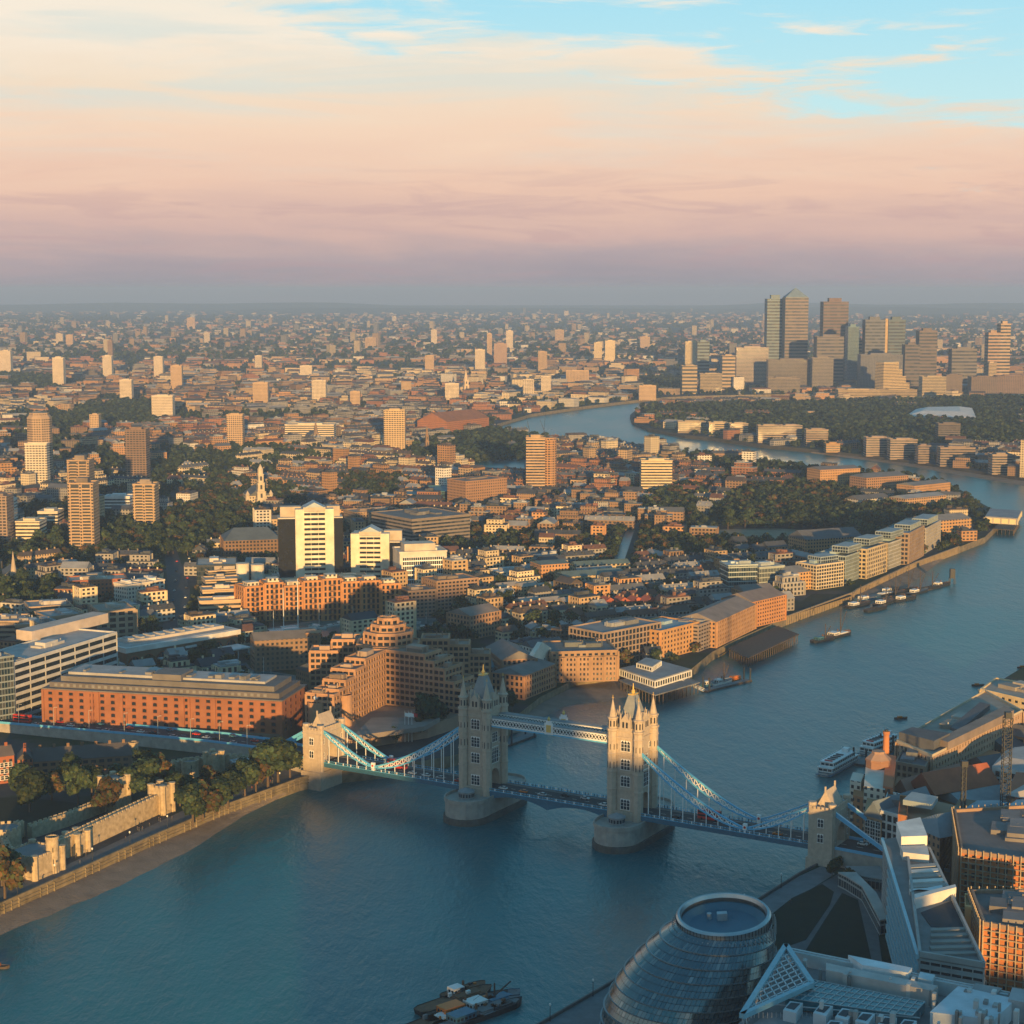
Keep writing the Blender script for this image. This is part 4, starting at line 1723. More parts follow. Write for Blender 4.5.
# ------------------------------------------------------------------ south bank, near
# the leaning egg of glass
def city_egg():
    rt = G(724, 917, 46)
    c0 = Vector((rt.x - 17, rt.y - 3.0, LAND))
    root = thing('glass_assembly_hall', 'leaning egg of dark glass in stepped rings by the river', 'assembly hall', (c0.x, c0.y, LAND))
    zt = 45.0
    prof = [(0, 21.8), (4, 23.5), (9, 24.6), (14, 25.1), (19, 24.7), (24, 23.5), (29, 21.5), (34, 18.6), (38, 15.2)]
    def rad(z):
        for (za, ra), (zb, rb) in zip(prof, prof[1:]):
            if za <= z <= zb:
                return ra + (rb - ra) * (z - za) / (zb - za)
        return prof[-1][1]
    lean = Vector((17, 3.0))
    def cen(z):
        t = z / 38
        return lean * (t ** 1.25)
    n = 104
    m_pan = bpy.data.materials.new('hall_glazing')
    m_pan.use_nodes = True
    k = NT(m_pan.node_tree)
    uv = k.n('ShaderNodeUVMap').outputs[0]
    ux, uy, _ = k.sep(uv)
    fu, fv = k.m('FRACT', ux), k.m('FRACT', uy)
    line = k.m('MAXIMUM', k.m('LESS_THAN', fu, .10), k.m('LESS_THAN', fv, .08))
    wn = k.n('ShaderNodeTexWhiteNoise', _noise_dimensions='2D')
    k.put(wn.inputs[0], k.comb(k.m('FLOOR', ux), k.m('FLOOR', uy), 0))
    h = wn.outputs[0]
    c = k.ramp(h, [(0, (.10, .155, .175)), (.6, (.13, .185, .205)), (.92, (.17, .22, .235)), (1, (.30, .33, .33))])
    c = k.mix(line, c, (.02, .025, .03, 1))
    b = k.n('ShaderNodeBsdfPrincipled')
    k.put(b.inputs['Base Color'], c)
    k.put(b.inputs['Roughness'], k.m('ADD', .08, k.m('MULTIPLY', h, .25)))
    b.inputs['Specular IOR Level'].default_value = .9
    b.inputs['Metallic'].default_value = .7
    k.put(k.n('ShaderNodeOutputMaterial').inputs[0], b.outputs[0])
    nb = 10
    for i in range(nb):
        za, zb = 38 * i / nb, 38 * (i + 1) / nb
        ra, rb = rad(za), rad(zb)
        if i >= 3:
            rb -= .35
        ca, cb = cen(za), cen(zb)
        vs, fs, uvs = [], [], []
        rows = 2
        for j in range(rows + 1):
            t = j / rows
            for a in range(n):
                an = 2 * PI * a / n
                r = ra + (rb - ra) * t
                c2 = ca.lerp(cb, t)
                vs.append((c2.x + r * math.cos(an), c2.y + r * math.sin(an), za + (zb - za) * t))
        for j in range(rows):
            for a in range(n):
                a2 = (a + 1) % n
                fs.append((j * n + a, j * n + a2, (j + 1) * n + a2, (j + 1) * n + a))
                uvs += [(a, j), (a + 1, j), (a + 1, j + 1), (a, j + 1)]
        me = bpy.data.meshes.new('glass_ring')
        me.from_pydata(vs, [], fs)
        me.materials.append(m_pan)
        l = me.uv_layers.new(name='UVMap')
        for q, t in zip(l.data, uvs):
            q.uv = (t[0] * 1.0, t[1] + i * 7)
        me.update()
        link('glass_ring', me, root, smooth=True)
        lm = MB()
        vs, fs = [], []
        for (r, dz) in ((rb - .3, -.05), (rb + .42, -.05), (rb + .42, .32), (rb - .3, .32)):
            for a in range(n):
                an = 2 * PI * a / n
                vs.append((cb.x + r * math.cos(an), cb.y + r * math.sin(an), zb + dz))
        for j in range(3):
            for a in range(n):
                a2 = (a + 1) % n
                fs.append((j * n + a, j * n + a2, (j + 1) * n + a2, (j + 1) * n + a))
        lm.grid(vs, fs)
        lm.build('floor_edge', mat('ring_steel', (.22, .26, .28), .4, .2, .3, metal=.5), root)
    # recessed gallery, bright rim and shallow dish on top
    ct = cen(38)
    TILT = Matrix.Translation((ct.x, ct.y, 37.8)) @ Matrix.Rotation(R(6), 4, 'X') @ Matrix.Rotation(R(-4), 4, 'Y') @ Matrix.Translation((-ct.x, -ct.y, -40))
    g = MB()
    g.M = TILT
    g.lathe([(13.4, 37), (13.4, 41.2)], 60, ct.x, ct.y, cap=False)
    g.slot = 1
    for i in range(60):
        g.M = TILT @ Matrix.Translation((ct.x, ct.y, 0)) @ Matrix.Rotation(2 * PI * i / 60, 4, 'Z')
        g.box(-.12, .12, -16.55, -16.3, 37, 41.2)
    g.M = TILT
    g.build('roof_gallery', [M_GLZ, M_METAL], root)
    g = MB()
    g.M = TILT
    g.lathe([(14.0, 40.2), (14.9, 40.6), (15.1, 43.2), (14.6, 43.8), (13.9, 43.8), (13.4, 42.6)], 72, ct.x, ct.y, cap=False)
    g.slot = 1
    for i in range(72):
        g.M = TILT @ Matrix.Translation((ct.x, ct.y, 0)) @ Matrix.Rotation(2 * PI * i / 72, 4, 'Z')
        g.box(-.1, .1, -15.2, -15.0, 40.6, 43.2)
    g.M = TILT
    g.build('roof_rim', [mat('rim_aluminium', (.36, .42, .45), .3, .12, .4, metal=.75), M_DARK], root)
    g = MB()
    g.M = TILT
    g.lathe([(13.5, 41.2), (11, 39.6), (6, 39.0), (.1, 38.9)], 60, ct.x, ct.y)
    o = g.build('roof_dish', mat('roof_membrane', (.06, .15, .21), .35, .15, .2), root)
    g = MB()
    g.M = TILT
    g.box(ct.x - 1.6, ct.x + 1.6, ct.y + 4, ct.y + 6, 39, 41.4)
    g.lathe([(.8, 39), (.8, 41)], 10, ct.x - 4, ct.y + 6)
    g.build('roof_hatch', M_METAL, root)
    claim([(c0.x - 28, c0.y - 28), (c0.x + 38, c0.y - 28), (c0.x + 38, c0.y + 30), (c0.x - 28, c0.y + 30)])
    mark(690, 950, 'the glass egg')


city_egg()

# riverside walk, lawns and paths
sheet('riverside_walk', [(527, 1033), (611, 985), (690, 936), (758, 902), (799, 876), (822, 866), (835, 874), (800, 896), (764, 920), (706, 950), (640, 1000), (590, 1040)], mat('riverside_paving', (.16, .165, .17), .85, .25, .25), LAND + .03)
sheet('park_paths', [(764, 920), (800, 896), (838, 874), (900, 880), (960, 990), (760, 1000)], mat('park_paving', (.12, .12, .122), .9, .25, .25), LAND + .02)
sheet('park_lawn', [(772, 914), (792, 898), (822, 884), (834, 892), (830, 905), (806, 940), (772, 952)], M_LAWN, LAND + .06)
sheet('park_lawn', [(842, 893), (858, 900), (872, 962), (800, 960), (812, 940)], M_LAWN, LAND + .065)
sheet('park_lawn', [(876, 918), (896, 918), (912, 966), (882, 962)], M_LAWN, LAND + .06)
ps = [G(u, v) for u, v in SOUTH_PX[:6]]
m = MB()
for p, q in zip(ps, ps[1:]):
    m.bar(p + Vector((0, 0, .5)), q + Vector((0, 0, .5)), .7, 1.1)
    d = (q - p); L = d.length
    for i in range(int(L / 6)):
        c = p + d * ((i + .5) / int(L / 6))
        m.bar(c + Vector((0, .3, -5)), c + Vector((0, .3, .3)), .6)
tag(m.build('river_wall', mat('dark_quay', (.12, .12, .115), .9, .3, .3)), kind='structure')

# near office with a blue glass roof and a latticed prow (bottom right)
ZR = 46.0
def T(u, v, z=ZR):
    return G(u, v, z)
Q = [T(786, 946), T(1050, 1001), T(1100, 1060), T(700, 1060), T(742, 1016)]
O = Bld('glass_roofed_office', 'pale office with a blue glass roof, roof plant and a latticed pointed prow', 'office building', Q, phrase='the blue glass-roofed office')
m = O.mb((.42, .43, .42))
gridwall(m, O.poly, LAND, ZR - 4, 10, 3, 1.2, .5)
O.add(m, 'wall', [M_WALL, M_GLZ])
r = O.mb((.20, .20, .20))
r.prism([T(u, v, ZR - 4) for u, v in ((786, 950), (1050, 1005), (1100, 1066), (700, 1066), (742, 1020))], ZR - 4.2, ZR - 4)
r.col = (.42, .45, .46)
def strip(pts, z0, z1, col):
    r.col = col
    r.prism([(p.x, p.y) for p in pts], z0, z1)
strip([T(788, 947), T(1010, 992), T(1008, 995), T(790, 951)], ZR - 4, ZR, (.50, .52, .52))
strip([T(826, 966), T(938, 989), T(932, 994), T(826, 973)], ZR - 4, ZR + 1, (.46, .44, .42))
strip([T(848, 960), T(912, 973), T(908, 978), T(862, 970)], ZR - 4, ZR + 1.6, (.62, .66, .68))
strip([T(920, 975), T(935, 978), T(932, 984), T(918, 981)], ZR - 4, ZR + 1.0, (.5, .6, .64))
strip([T(958, 990), T(1016, 1003), T(994, 1024), T(930, 1016)], ZR - 4, ZR + 1.2, (.52, .58, .62))
strip([T(975, 985), T(1002, 990), T(996, 996), T(972, 992)], ZR - 4, ZR + .6, (.28, .28, .28))
strip([T(1012, 994), T(1040, 999), T(1036, 1012), T(1008, 1006)], ZR - 4, ZR + 2, (.34, .35, .36))
strip([T(740, 1024), T(770, 1004), T(920, 1018), T(905, 1040), T(740, 1050)], ZR - 4, ZR - 2.5, (.25, .255, .26))
for i, (u, v) in enumerate(((820, 1006), (842, 1010), (862, 1014), (884, 1018), (904, 1021), (790, 1003), (830, 1022), (856, 1026))):
    strip([T(u, v), T(u + 13, v + 2), T(u + 6, v + 12), T(u - 7, v + 9)], ZR - 2.5, ZR + .6, (.50, .54, .56))
    strip([T(u + 1, v + 2), T(u + 10, v + 3), T(u + 4, v + 9), T(u - 4, v + 7)], ZR + .6, ZR + .75, (.06, .07, .08))
rq = random.Random(8)
for i in range(70):
    u, v = rq.uniform(800, 1020), 0
    v = 955 + (u - 800) * .2 + rq.uniform(0, 52)
    z = ZR - 4 if v < 968 + (u - 800) * .2 else ZR - 2.5
    if 780 < u < 930 and 972 + (u - 800) * .2 < v < 1000 + (u - 800) * .16:
        continue
    c_ = rq.uniform(.2, .6)
    e = rq.uniform(1.5, 5)
    strip([T(u, v), T(u + e, v + e * .2), T(u + e * .7, v + e * .9), T(u - e * .4, v + e * .7)], z, z + rq.uniform(4.2, 6) - (ZR - 2.5 - z) * 0, (c_, c_, c_ * .97))
O.add(r, 'roof', M_ROOF)
g = O.mb((1, 1, 1))
a, b_, c, d = T(812, 978), T(925, 1000), T(912, 1014), T(785, 996)
g.prism([(p.x, p.y) for p in (a, b_, c, d)], ZR - 3.5, ZR - .6)
O.add(g, 'glass_roof', M_TEAL)
g = O.mb()
for i in range(17):
    t = i / 16
    g.bar(a.lerp(b_, t) + Vector((0, 0, -.5)), d.lerp(c, t) + Vector((0, 0, -.5)), .25)
for i in range(5):
    t = i / 4
    g.bar(a.lerp(d, t) + Vector((0, 0, -.5)), b_.lerp(c, t) + Vector((0, 0, -.5)), .25)
O.add(g, 'glazing_bars', M_METAL)
# prow: blue beams and lattice
g = O.mb()
A0, A1, A2, A3 = T(786, 946, ZR + 1), T(812, 984, ZR + 1), T(742, 1016, ZR + 1), T(752, 1022, ZR - 3)
for p, q in ((A0, A1), (A1, A2), (A0, A2)):
    g.bar(p, q, 1.6, 1.4)
O.add(g, 'prow_beam', mat('blue_grey_steel', (.22, .42, .50), .45, .15, .4))
g = O.mb()
for i in range(1, 10):
    t = i / 10
    g.bar(A0.lerp(A2, t), A1.lerp(A2, t * .98), .3)
    g.bar(A0.lerp(A1, t), A0.lerp(A2, t), .3)
    g.bar(A0.lerp(A2, t), A0.lerp(A2, t) + Vector((0, 0, -9)), .3)
    g.bar(A0.lerp(A2, t) + Vector((0, 0, -9)), A0.lerp(A2, min(t + .1, 1)), .25)
g.bar(A0 + Vector((0, 0, -9)), A2 + Vector((0, 0, -9)), .5)
O.add(g, 'prow_lattice', mat('pale_steel', (.55, .58, .60), .5, .15, .4))
g = O.mb()
for i in range(40):
    t = i / 39
    p, q = T(790, 949, ZR), T(1010, 993, ZR)
    g.bar(p.lerp(q, t), p.lerp(q, t) + Vector((0, 0, -4)), .3)
    p, q = T(750, 1018, ZR - 2.4), T(920, 1018, ZR - 2.4)
    g.bar(p.lerp(q, t), p.lerp(q, t) + Vector((0, 0, 1.6)), .12)
g.bar(T(790, 949, ZR + .1), T(1010, 993, ZR + .1), .5)
g.bar(T(770, 1004, ZR - .9), T(920, 1018, ZR - .9), .3)
O.add(g, 'railing', M_METAL)

# tapering slab with blue fins and a terraced roof
ZW = 37.0
w = [G(920, 955, ZW), G(984, 966, ZW), G(929, 850, ZW), G(905, 835, ZW), G(884, 838, ZW)]
T1 = Bld('terraced_tower', 'tapering tower with a long terraced roof and a wall of pale blue bands', 'apartment tower', [(p.x, p.y) for p in w], phrase='the tapering blue-banded tower')
m = T1.mb((.34, .35, .35))
P = ccw(w)
gridwall(m, P, LAND, ZW - 1, 12, 3.2, 1.5, .3, .25)
T1.add(m, 'wall', [M_WALL, M_GLZ])
g = T1.mb()
L0, L1 = w[4], w[0]
d = (L1 - L0).normalized()
o = Vector((-d.y, d.x, 0))
if o.x > 0:
    o = -o
for i in range(9):
    z = ZW - .6 - 3.5 * i
    e = L0.lerp(L1, .22) if i else L0
    g.bar(e + o * .7 + Vector((0, 0, z - ZW)), L1 + o * .7 + Vector((0, 0, z - ZW)), 1.1, 1.5)
T1.add(g, 'floor_bands', mat('blue_band', (.30, .50, .58), .4, .15, .4))
r = T1.mb((.20, .20, .20))
r.prism([(p.x, p.y) for p in w], ZW - 1, ZW - .4)
def lay(pts, z0, z1, col):
    r.col = col
    r.prism([(p.x, p.y) for p in (G(u, v, ZW) for u, v in pts)], z0, z1)
lay([(896, 836), (920, 831), (927, 850), (901, 851)], ZW - 1, ZW + 5.5, (.72, .69, .64))
lay([(900, 853), (927, 852), (929, 862), (903, 859)], ZW - 1, ZW + 2.6, (.55, .53, .50))
for i, (v, c) in enumerate(((866, .35), (871, .62), (876, .3), (881, .65), (886, .32), (890, .5))):
    lay([(909, v + 2), (936 + (v - 866) * .45, v), (938 + (v - 866) * .45, v + 3), (910, v + 5)], ZW - 1, ZW + 1.2, (c, c * .95, c * .88))
lay([(911, 895), (942, 889), (944, 896), (914, 893)], ZW - 1, ZW + 1.5, (.55, .6, .62))
lay([(914, 904), (955, 894), (956, 897), (915, 908)], ZW - 1, ZW + 3.5, (.62, .60, .57))
lay([(921, 912), (955, 899), (966, 928), (931, 926)], ZW - 1, ZW - .1, (.03, .042, .055))
for v in (928, 934, 940, 946, 952):
    lay([(931 - (v - 928) * .1, v + 1), (966 + (v - 928) * .5, v), (967 + (v - 928) * .5, v + 2.4), (931, v + 3.6)], ZW - 1, ZW + .4, (.24, .235, .22))
r.col = (.34, .34, .33)
for p, q in ((w[2], w[1]), (w[0], w[1]), (w[3], w[0])):
    r.bar(p + Vector((0, 0, .4)), q + Vector((0, 0, .4)), .9, 1.8)
T1.add(r, 'roof', M_ROOF)
b = block('base_block', 'broad low grey block with pale banded wall at the tower foot', 'office building', [G(u, v, 22) for u, v in ((921, 968), (984, 980), (980, 990), (925, 985))], 22, (.42, .42, .41), 'grid', nf=5, plant=1)
# low curved green-edged pavilion in the park
pv = Bld('park_pavilion', 'low curved pavilion with a pale roof edge at the end of the park', 'pavilion', [G(u, v, 12) for u, v in ((838, 872), (856, 872), (876, 892), (890, 918), (880, 920), (862, 886), (846, 876))])
m = pv.mb((.30, .33, .33)); m.prism(pv.poly, LAND, 11.4); pv.add(m, 'wall', M_CURT)
m = pv.mb((.42, .40, .37)); m.prism(pv.poly, 11.4, 12); pv.add(m, 'roof', M_ROOF)
pv = Bld('park_pavilion', 'low flat pavilion with a terrace of benches beside the bridge ramp', 'pavilion', [G(u, v, 11) for u, v in ((845, 866), (880, 866), (886, 880), (862, 876))])
m = pv.mb((.20, .2, .2)); m.prism(pv.poly, LAND, 10.5); pv.add(m, 'wall', M_CURT)
m = pv.mb((.24, .23, .22)); m.prism(pv.poly, 10.5, 11.0); pv.add(m, 'roof', M_ROOF)

# --- blocks under construction with scaffolds and masts
def scaffold(name, label, px, z, phrase=None, floors=9, brick=(.46, .18, .07)):
    poly = [(p.x, p.y) for p in (G(u, v, z) for u, v in px)]
    s = Bld(name, label, 'construction site', poly, phrase=phrase)
    m = s.mb((*brick, .4))
    gridwall(m, s.poly, LAND, z, floors, 3.0, 1.4, 1.5)
    s.add(m, 'wall', [M_WALL, M_GLZ])
    r = s.mb((.16, .15, .15))
    flat_roof(r, s.poly, z, (.15, .14, .14), 1.2, (.3, .2, .14), plant=9, seed=11)
    s.add(r, 'roof', M_ROOF)
    g = s.mb()
    P = s.poly
    c = sum(P, Vector((0, 0))) / len(P)
    for a, b in zip(P, P[1:] + P[:1]):
        d = (b - a); L = d.length; d /= L
        o = Vector((d.y, -d.x)) * 1.3
        k = max(2, int(L / 2.6))
        for i in range(k + 1):
            p = a + d * (L * i / k) + o
            g.bar((p.x, p.y, LAND), (p.x, p.y, z + 2), .34)
        for f in range(int((z - LAND) / 2.2) + 1):
            zz = LAND + 2.2 * f
            p, q = a + o, b + o
            g.bar((p.x, p.y, zz), (q.x, q.y, zz), .3)
            if f % 2 == 0:
                p2, q2 = a + o * .6, b + o * .6
                g.bar((p2.x, p2.y, zz), (q2.x, q2.y, zz), 1.2, .2)
    s.add(g, 'scaffold', mat('scaffold_steel', (.34, .27, .19), .6, .3, .5))
    return s


scaffold('scaffolded_block', 'orange brick block wrapped in scaffolding beside the blue-banded tower', [(962, 852), (1060, 866), (1060, 806), (955, 812)], 36, 'the scaffolded brick block')
scaffold('scaffolded_block', 'lower scaffolded brick block with rubble on its roof at the right edge', [(984, 925), (1060, 938), (1060, 893), (972, 893)], 38)
block('stair_core', 'bare yellow concrete stair core beside the lower scaffolded block', 'stair core', [G(u, v, 36) for u, v in ((965, 908), (972, 909), (972, 897), (965, 896))], 36, (.62, .42, .2), 'plain', plant=0)


def mast(name, label, u, v, h, jib=None, w=1.9, zb=LAND, col=None):
    q = G(u, v, zb)
    t = thing(name, label, 'crane', (q.x, q.y, zb))
    m = MB()
    s = w / 2
    for x in (-s, s):
        for y in (-s, s):
            m.bar((x, y, 0), (x, y, h), .3)
    k = int(h / 2.2)
    for i in range(k):
        a, b = h * i / k, h * (i + 1) / k
        for (x0, y0, x1, y1) in ((-s, -s, s, -s), (s, -s, s, s), (s, s, -s, s), (-s, s, -s, -s)):
            m.bar((x0, y0, a), (x1, y1, b), .16)
            m.bar((x0, y0, b), (x1, y1, b), .16)
    m.box(-2, 2, -2, 2, -.2, 1)
    m.build('mast', M_DARK if col is None else col, t)
    c = MB()
    c.box(-1.3, 1.3, -1.3, 1.3, h, h + 2.4)
    c.build('cab', M_DARK, t)
    if jib:
        j = MB()
        a = Vector((0, 0, h + 1.5))
        b = a + Vector(jib)
        d = (b - a).normalized()
        for o in (Vector((0, .6, 0)), Vector((0, -.6, 0)), Vector((0, 0, 1.2))):
            j.bar(a + o, b + o * .3, .28)
        n = int((b - a).length / 2)
        for i in range(n):
            j.bar(a.lerp(b, i / n) + Vector((0, .6, 0)), a.lerp(b, (i + 1) / n) + Vector((0, 0, 1.2)) * (1 - i / n), .14)
        e = a - Vector((d.x, d.y, 0)).normalized() * 8 if abs(d.x) + abs(d.y) > .01 else a
        j.bar(a, e, .8)
        j.bar(e, e + Vector((0, 0, -1.8)), 2.0)
        ap = a + Vector((0, 0, 6))
        j.bar(a, ap, .4)
        j.bar(ap, b, .12)
        j.bar(ap, e, .12)
        j.build('jib', M_DARK if col is None else col, t)
    return t


mast('crane_mast', 'thick dark lattice crane mast rising by the scaffolded brick block', 1003, 862, 62, None, 3.2)
mast('crane_mast', 'thin dark lattice hoist mast left of the scaffolded block', 961, 870, 44, None, 1.6)

# --- warehouse quarter downstream of the bridge
def zpoly(px, z):
    return [(p.x, p.y) for p in (G(u, v, z) for u, v in px)]


b = Bld('wharf_warehouse', 'long brick wharf warehouse with golden end wall and roof terraces', 'warehouse', zpoly([(897, 742), (932, 757), (1022, 712), (985, 692)], 27), phrase='the long wharf warehouse')
m = b.mb((.42, .29, .20))
gridwall(m, b.poly, LAND, 27, 6, 3.4, 1.7, 2.0)
b.add(m, 'wall', [M_WALL, M_GLZ])
r = b.mb((.30, .27, .23))
flat_roof(r, b.poly, 27, (.30, .27, .23), 1.2, (.50, .42, .30), plant=6, seed=3)
def lay2(r, pts, z, z0, z1, col):
    r.col = col
    r.prism(zpoly(pts, z), z0, z1)
lay2(r, [(899, 732), (934, 741), (950, 733), (912, 727)], 32, 27, 32, (.10, .105, .115))
lay2(r, [(938, 739), (948, 742), (1014, 710), (1004, 706)], 31, 27, 31, (.24, .19, .16))
lay2(r, [(950, 727), (960, 730), (990, 704), (980, 702)], 30, 27, 30, (.11, .11, .12))
b.add(r, 'roof', M_ROOF)
b.windows(b.poly[0], b.poly[1], [9, 13.5, 18, 22.5], 5, W_SQD, 1.5)
b.done()
b = block('wharf_building', 'cream wharf building lit golden at the far end of the quay', 'apartment building', zpoly([(981, 690), (1040, 704), (1060, 690), (996, 679)], 24), 24, (.60, .48, .30), 'grid', (.33, .3, .26), 5, 4.5, 2.2, 2.2, phrase='the cream quay building')
b = Bld('white_gabled_building', 'white walled block with gabled roof and square windows among brick wharves', 'apartment building', zpoly([(992, 766), (1050, 776), (1060, 744), (1006, 750)], 26))
m = b.mb((.62, .62, .60)); m.prism(b.poly, LAND, 26); b.add(m, 'wall', M_WALL)
b.windows(b.poly[0], b.poly[1], [8, 11.5, 15, 18.5, 22], 7, W_SQD, 1); b.windows(b.poly[3], b.poly[0], [8, 11.5, 15, 18.5, 22], 4, W_SQD, 1); b.done()
r = b.mb((.34, .34, .34)); r.prism(b.poly, 26, 29, scale_top=.6); b.add(r, 'roof', M_ROOF)
gabled('brick_workshop', 'low brown brick workshop with a dark pitched roof before the white gables', 'workshop', zpoly([(962, 762), (992, 772), (1000, 752), (972, 746)], 16), 16, (.40, .20, .10), 5, (.10, .11, .12))
gabled('brick_workshop', 'long brick shed with a pale rooflight strip behind the hip-roofed block', 'workshop', zpoly([(934, 796), (968, 808), (998, 782), (976, 775)], 16), 16, (.34, .2, .11), 4, (.25, .28, .29))
gabled('brick_workshop', 'slate roofed shed beside the long wharf warehouse flank', 'workshop', zpoly([(975, 745), (1010, 752), (1040, 735), (1010, 726)], 15), 15, BROWN, 5, (.085, .095, .105))
gabled('brick_workshop', 'orange brick shed at the right edge below the cream quay building', 'workshop', zpoly([(1004, 734), (1050, 742), (1060, 728), (1010, 727)], 19), 19, (.42, .2, .09), 4, (.12, .12, .12))
b = gabled('hip_roofed_block', 'brick block with a broad slate hip roof above the bridge ramp', 'apartment building', zpoly([(906, 824), (940, 838), (958, 806), (908, 794)], 30), 30, (.30, .19, .12), 6, (.19, .225, .245), hip=7, phrase='the slate hip-roofed block')
r = b.mb((.30, .36, .38)); r.prism(zpoly([(903, 800), (932, 805), (938, 797), (912, 792)], 35), 33, 35.2); b.add(r, 'roof_light', M_ROOF)
b = block('white_bay_block', 'narrow block with a white framed bay of windows beside an orange stair', 'apartment building', zpoly([(881, 812), (899, 817), (906, 797), (888, 793)], 28), 28, (.62, .60, .56), 'grid', (.2, .21, .22), 6, 3.4, .9, .8, plant=1)
block('orange_stair_tower', 'orange brick stair tower between white bay and hip roof', 'stair tower', zpoly([(898, 816), (907, 818), (908, 798), (900, 797)], 32), 32, (.45, .19, .08), 'plain', plant=0)
# old brewery: chimney, octagonal drum, white and red blocks
b = Bld('old_brewery', 'old riverside brewery of white and red blocks with an octagonal drum', 'brewery', zpoly([(850, 790), (880, 800), (905, 770), (872, 762)], 22), phrase='the old brewery')
def bx(px, z, col, m, z0=LAND):
    m.col = (*col, .4)
    m.prism(zpoly(px, z), z0, z)
m = b.mb()
bx([(850, 780), (861, 782), (864, 774), (853, 772)], 26, (.66, .60, .50), m)
bx([(864, 786), (885, 790), (888, 765), (866, 762)], 30, (.62, .56, .47), m)
bx([(853, 795), (866, 798), (868, 780), (855, 778)], 22, (.40, .19, .09), m)
bx([(883, 786), (893, 788), (896, 756), (886, 754)], 31, (.42, .14, .06), m)
b.add(m, 'wall', M_FAC)
q = G(878, 767, 30)
m = b.mb((.27, .15, .10)); m.lathe([(5.5, 20), (5.5, 33), (5.9, 33.2), (5.9, 34)], 8, q.x, q.y); m.col = (.30, .2, .15); m.lathe([(5.8, 34), (3, 36.5), (3, 37.5)], 8, q.x, q.y); b.add(m, 'drum', M_WALL)
m = b.mb((.25, .26, .27)); m.prism(zpoly([(866, 763), (886, 765), (888, 757), (868, 756)], 30), 30, 31); b.add(m, 'roof', M_ROOF)
q = G(886, 748, 28)
c = thing('brick_chimney', 'orange brick factory chimney above the old brewery', 'chimney', (q.x, q.y, LAND)); m = MB((.46, .19, .08)); m.lathe([(2.0, 0), (1.4, 28.6), (1.7, 28.8), (1.7, 30.2), (1.1, 30.2)], 12); m.build('shaft', M_WALL, c); m = MB(); m.lathe([(.9, 30.0), (.9, 31.0)], 10); m.build('flue', M_DARK, c)
b = gabled('glazed_gable_block', 'tall block with a white gridded glass gable front beside the brewery', 'apartment building', zpoly([(864, 815), (882, 820), (888, 796), (868, 792)], 25), 25, (.40, .25, .14), 7, (.17, .21, .24), axis='y')
b.windows(b.poly[0], b.poly[1], [8, 11.2, 14.4, 17.6, 20.8], 3, window_mesh(2.3, 2.6, 2, arched=False), .6); b.done()
gabled('red_roofed_block', 'brick block with a steep red slope roof behind the brewery', 'apartment building', zpoly([(908, 785), (935, 795), (938, 768), (915, 764)], 20), 20, (.30, .17, .10), 8, (.36, .11, .055))
gabled('red_roofed_block', 'brick block with a lower pinkish roof beside the steep red one', 'apartment building', zpoly([(893, 790), (908, 794), (916, 768), (900, 765)], 18), 18, (.30, .17, .10), 6, (.36, .19, .14))
block('grey_roofed_block', 'dark flat block with round roof edge between brewery and warehouse', 'apartment building', zpoly([(896, 763), (925, 768), (935, 752), (905, 746)], 24), 24, (.25, .2, .15), 'grid', (.12, .13, .14), 5)
b = gabled('slate_corner_block', 'block with a blue-grey roof below the scaffolded site', 'apartment building', zpoly([(944, 822), (1000, 832), (1010, 806), (960, 798)], 24), 24, BROWN, 3, (.24, .33, .38), hip=4)
gabled('slate_corner_block', 'block with pale blue roof at the far right above the scaffold', 'apartment building', zpoly([(1000, 812), (1060, 822), (1060, 800), (1010, 794)], 26), 26, RBRICK, 3, (.36, .44, .48), hip=4)
gabled('red_brick_villa', 'red brick villa with white stone bands at the right edge', 'house', zpoly([(1006, 795), (1050, 803), (1060, 775), (1016, 772)], 27), 27, (.38, .12, .06), 4, (.40, .38, .36), hip=3)
# ------------------------------------------------------------------ north bank, riverside east of the bridge and the dock quarter
def spec(name, label, cat, f, col, style='grid', roof=None, nf=None, bay=3.2, band=1.3, fin=1.0, plant=3, phrase=None, at=0, pcol=None):
    p, zt = fb(*f, at=at)
    return block(name, label, cat, p, zt, col, style, roof, nf, bay, band, fin, plant=plant, phrase=phrase, pcol=pcol)


def gspec(name, label, cat, f, col, rh=4, roof=SLATEC, at=0, **kw):
    p, zt = fb(*f, at=at)
    return gabled(name, label, cat, p, zt, col, rh, roof, **kw)


# riverside warehouses and flats, from the bridge eastwards
b = gspec('gabled_wharf', 'brown wharf building with one white gable end by the grey beach', 'apartment building', (502, 690, 536, 688, 40, 660), (.32, .19, .115), 5, (.16, .15, .145), nf=5, style='grid', phrase='the white-gabled wharf')
g = b.mb((.62, .58, .5))
p, q = G(533, 688), G(551, 679)
poly = rect(p, q, 3)
zt = Zat(p, 656)
g.prism(poly, LAND, zt)
M = Matrix.Translation((p.x, p.y, 0)) @ Matrix.Rotation(math.atan2((q - p).y, (q - p).x), 4, 'Z')
L = (Vector((q.x, q.y)) - Vector((p.x, p.y))).length
g.M = M
g.face([(0, -.02, zt), (L, -.02, zt), (L / 2, -.02, zt + 6)])
g.face([(L, 3, zt), (0, 3, zt), (L / 2, 3, zt + 6)])
g.face([(0, -.02, zt), (L / 2, -.02, zt + 6), (L / 2, 3, zt + 6), (0, 3, zt)])
g.face([(L, 3, zt), (L / 2, 3, zt + 6), (L / 2, -.02, zt + 6), (L, -.02, zt)])
g.M = None
b.add(g, 'gable_end', M_WALL)
b.windows(p, q, [9, 12.5, 16, 19.5], 4, W_SQ, .8)
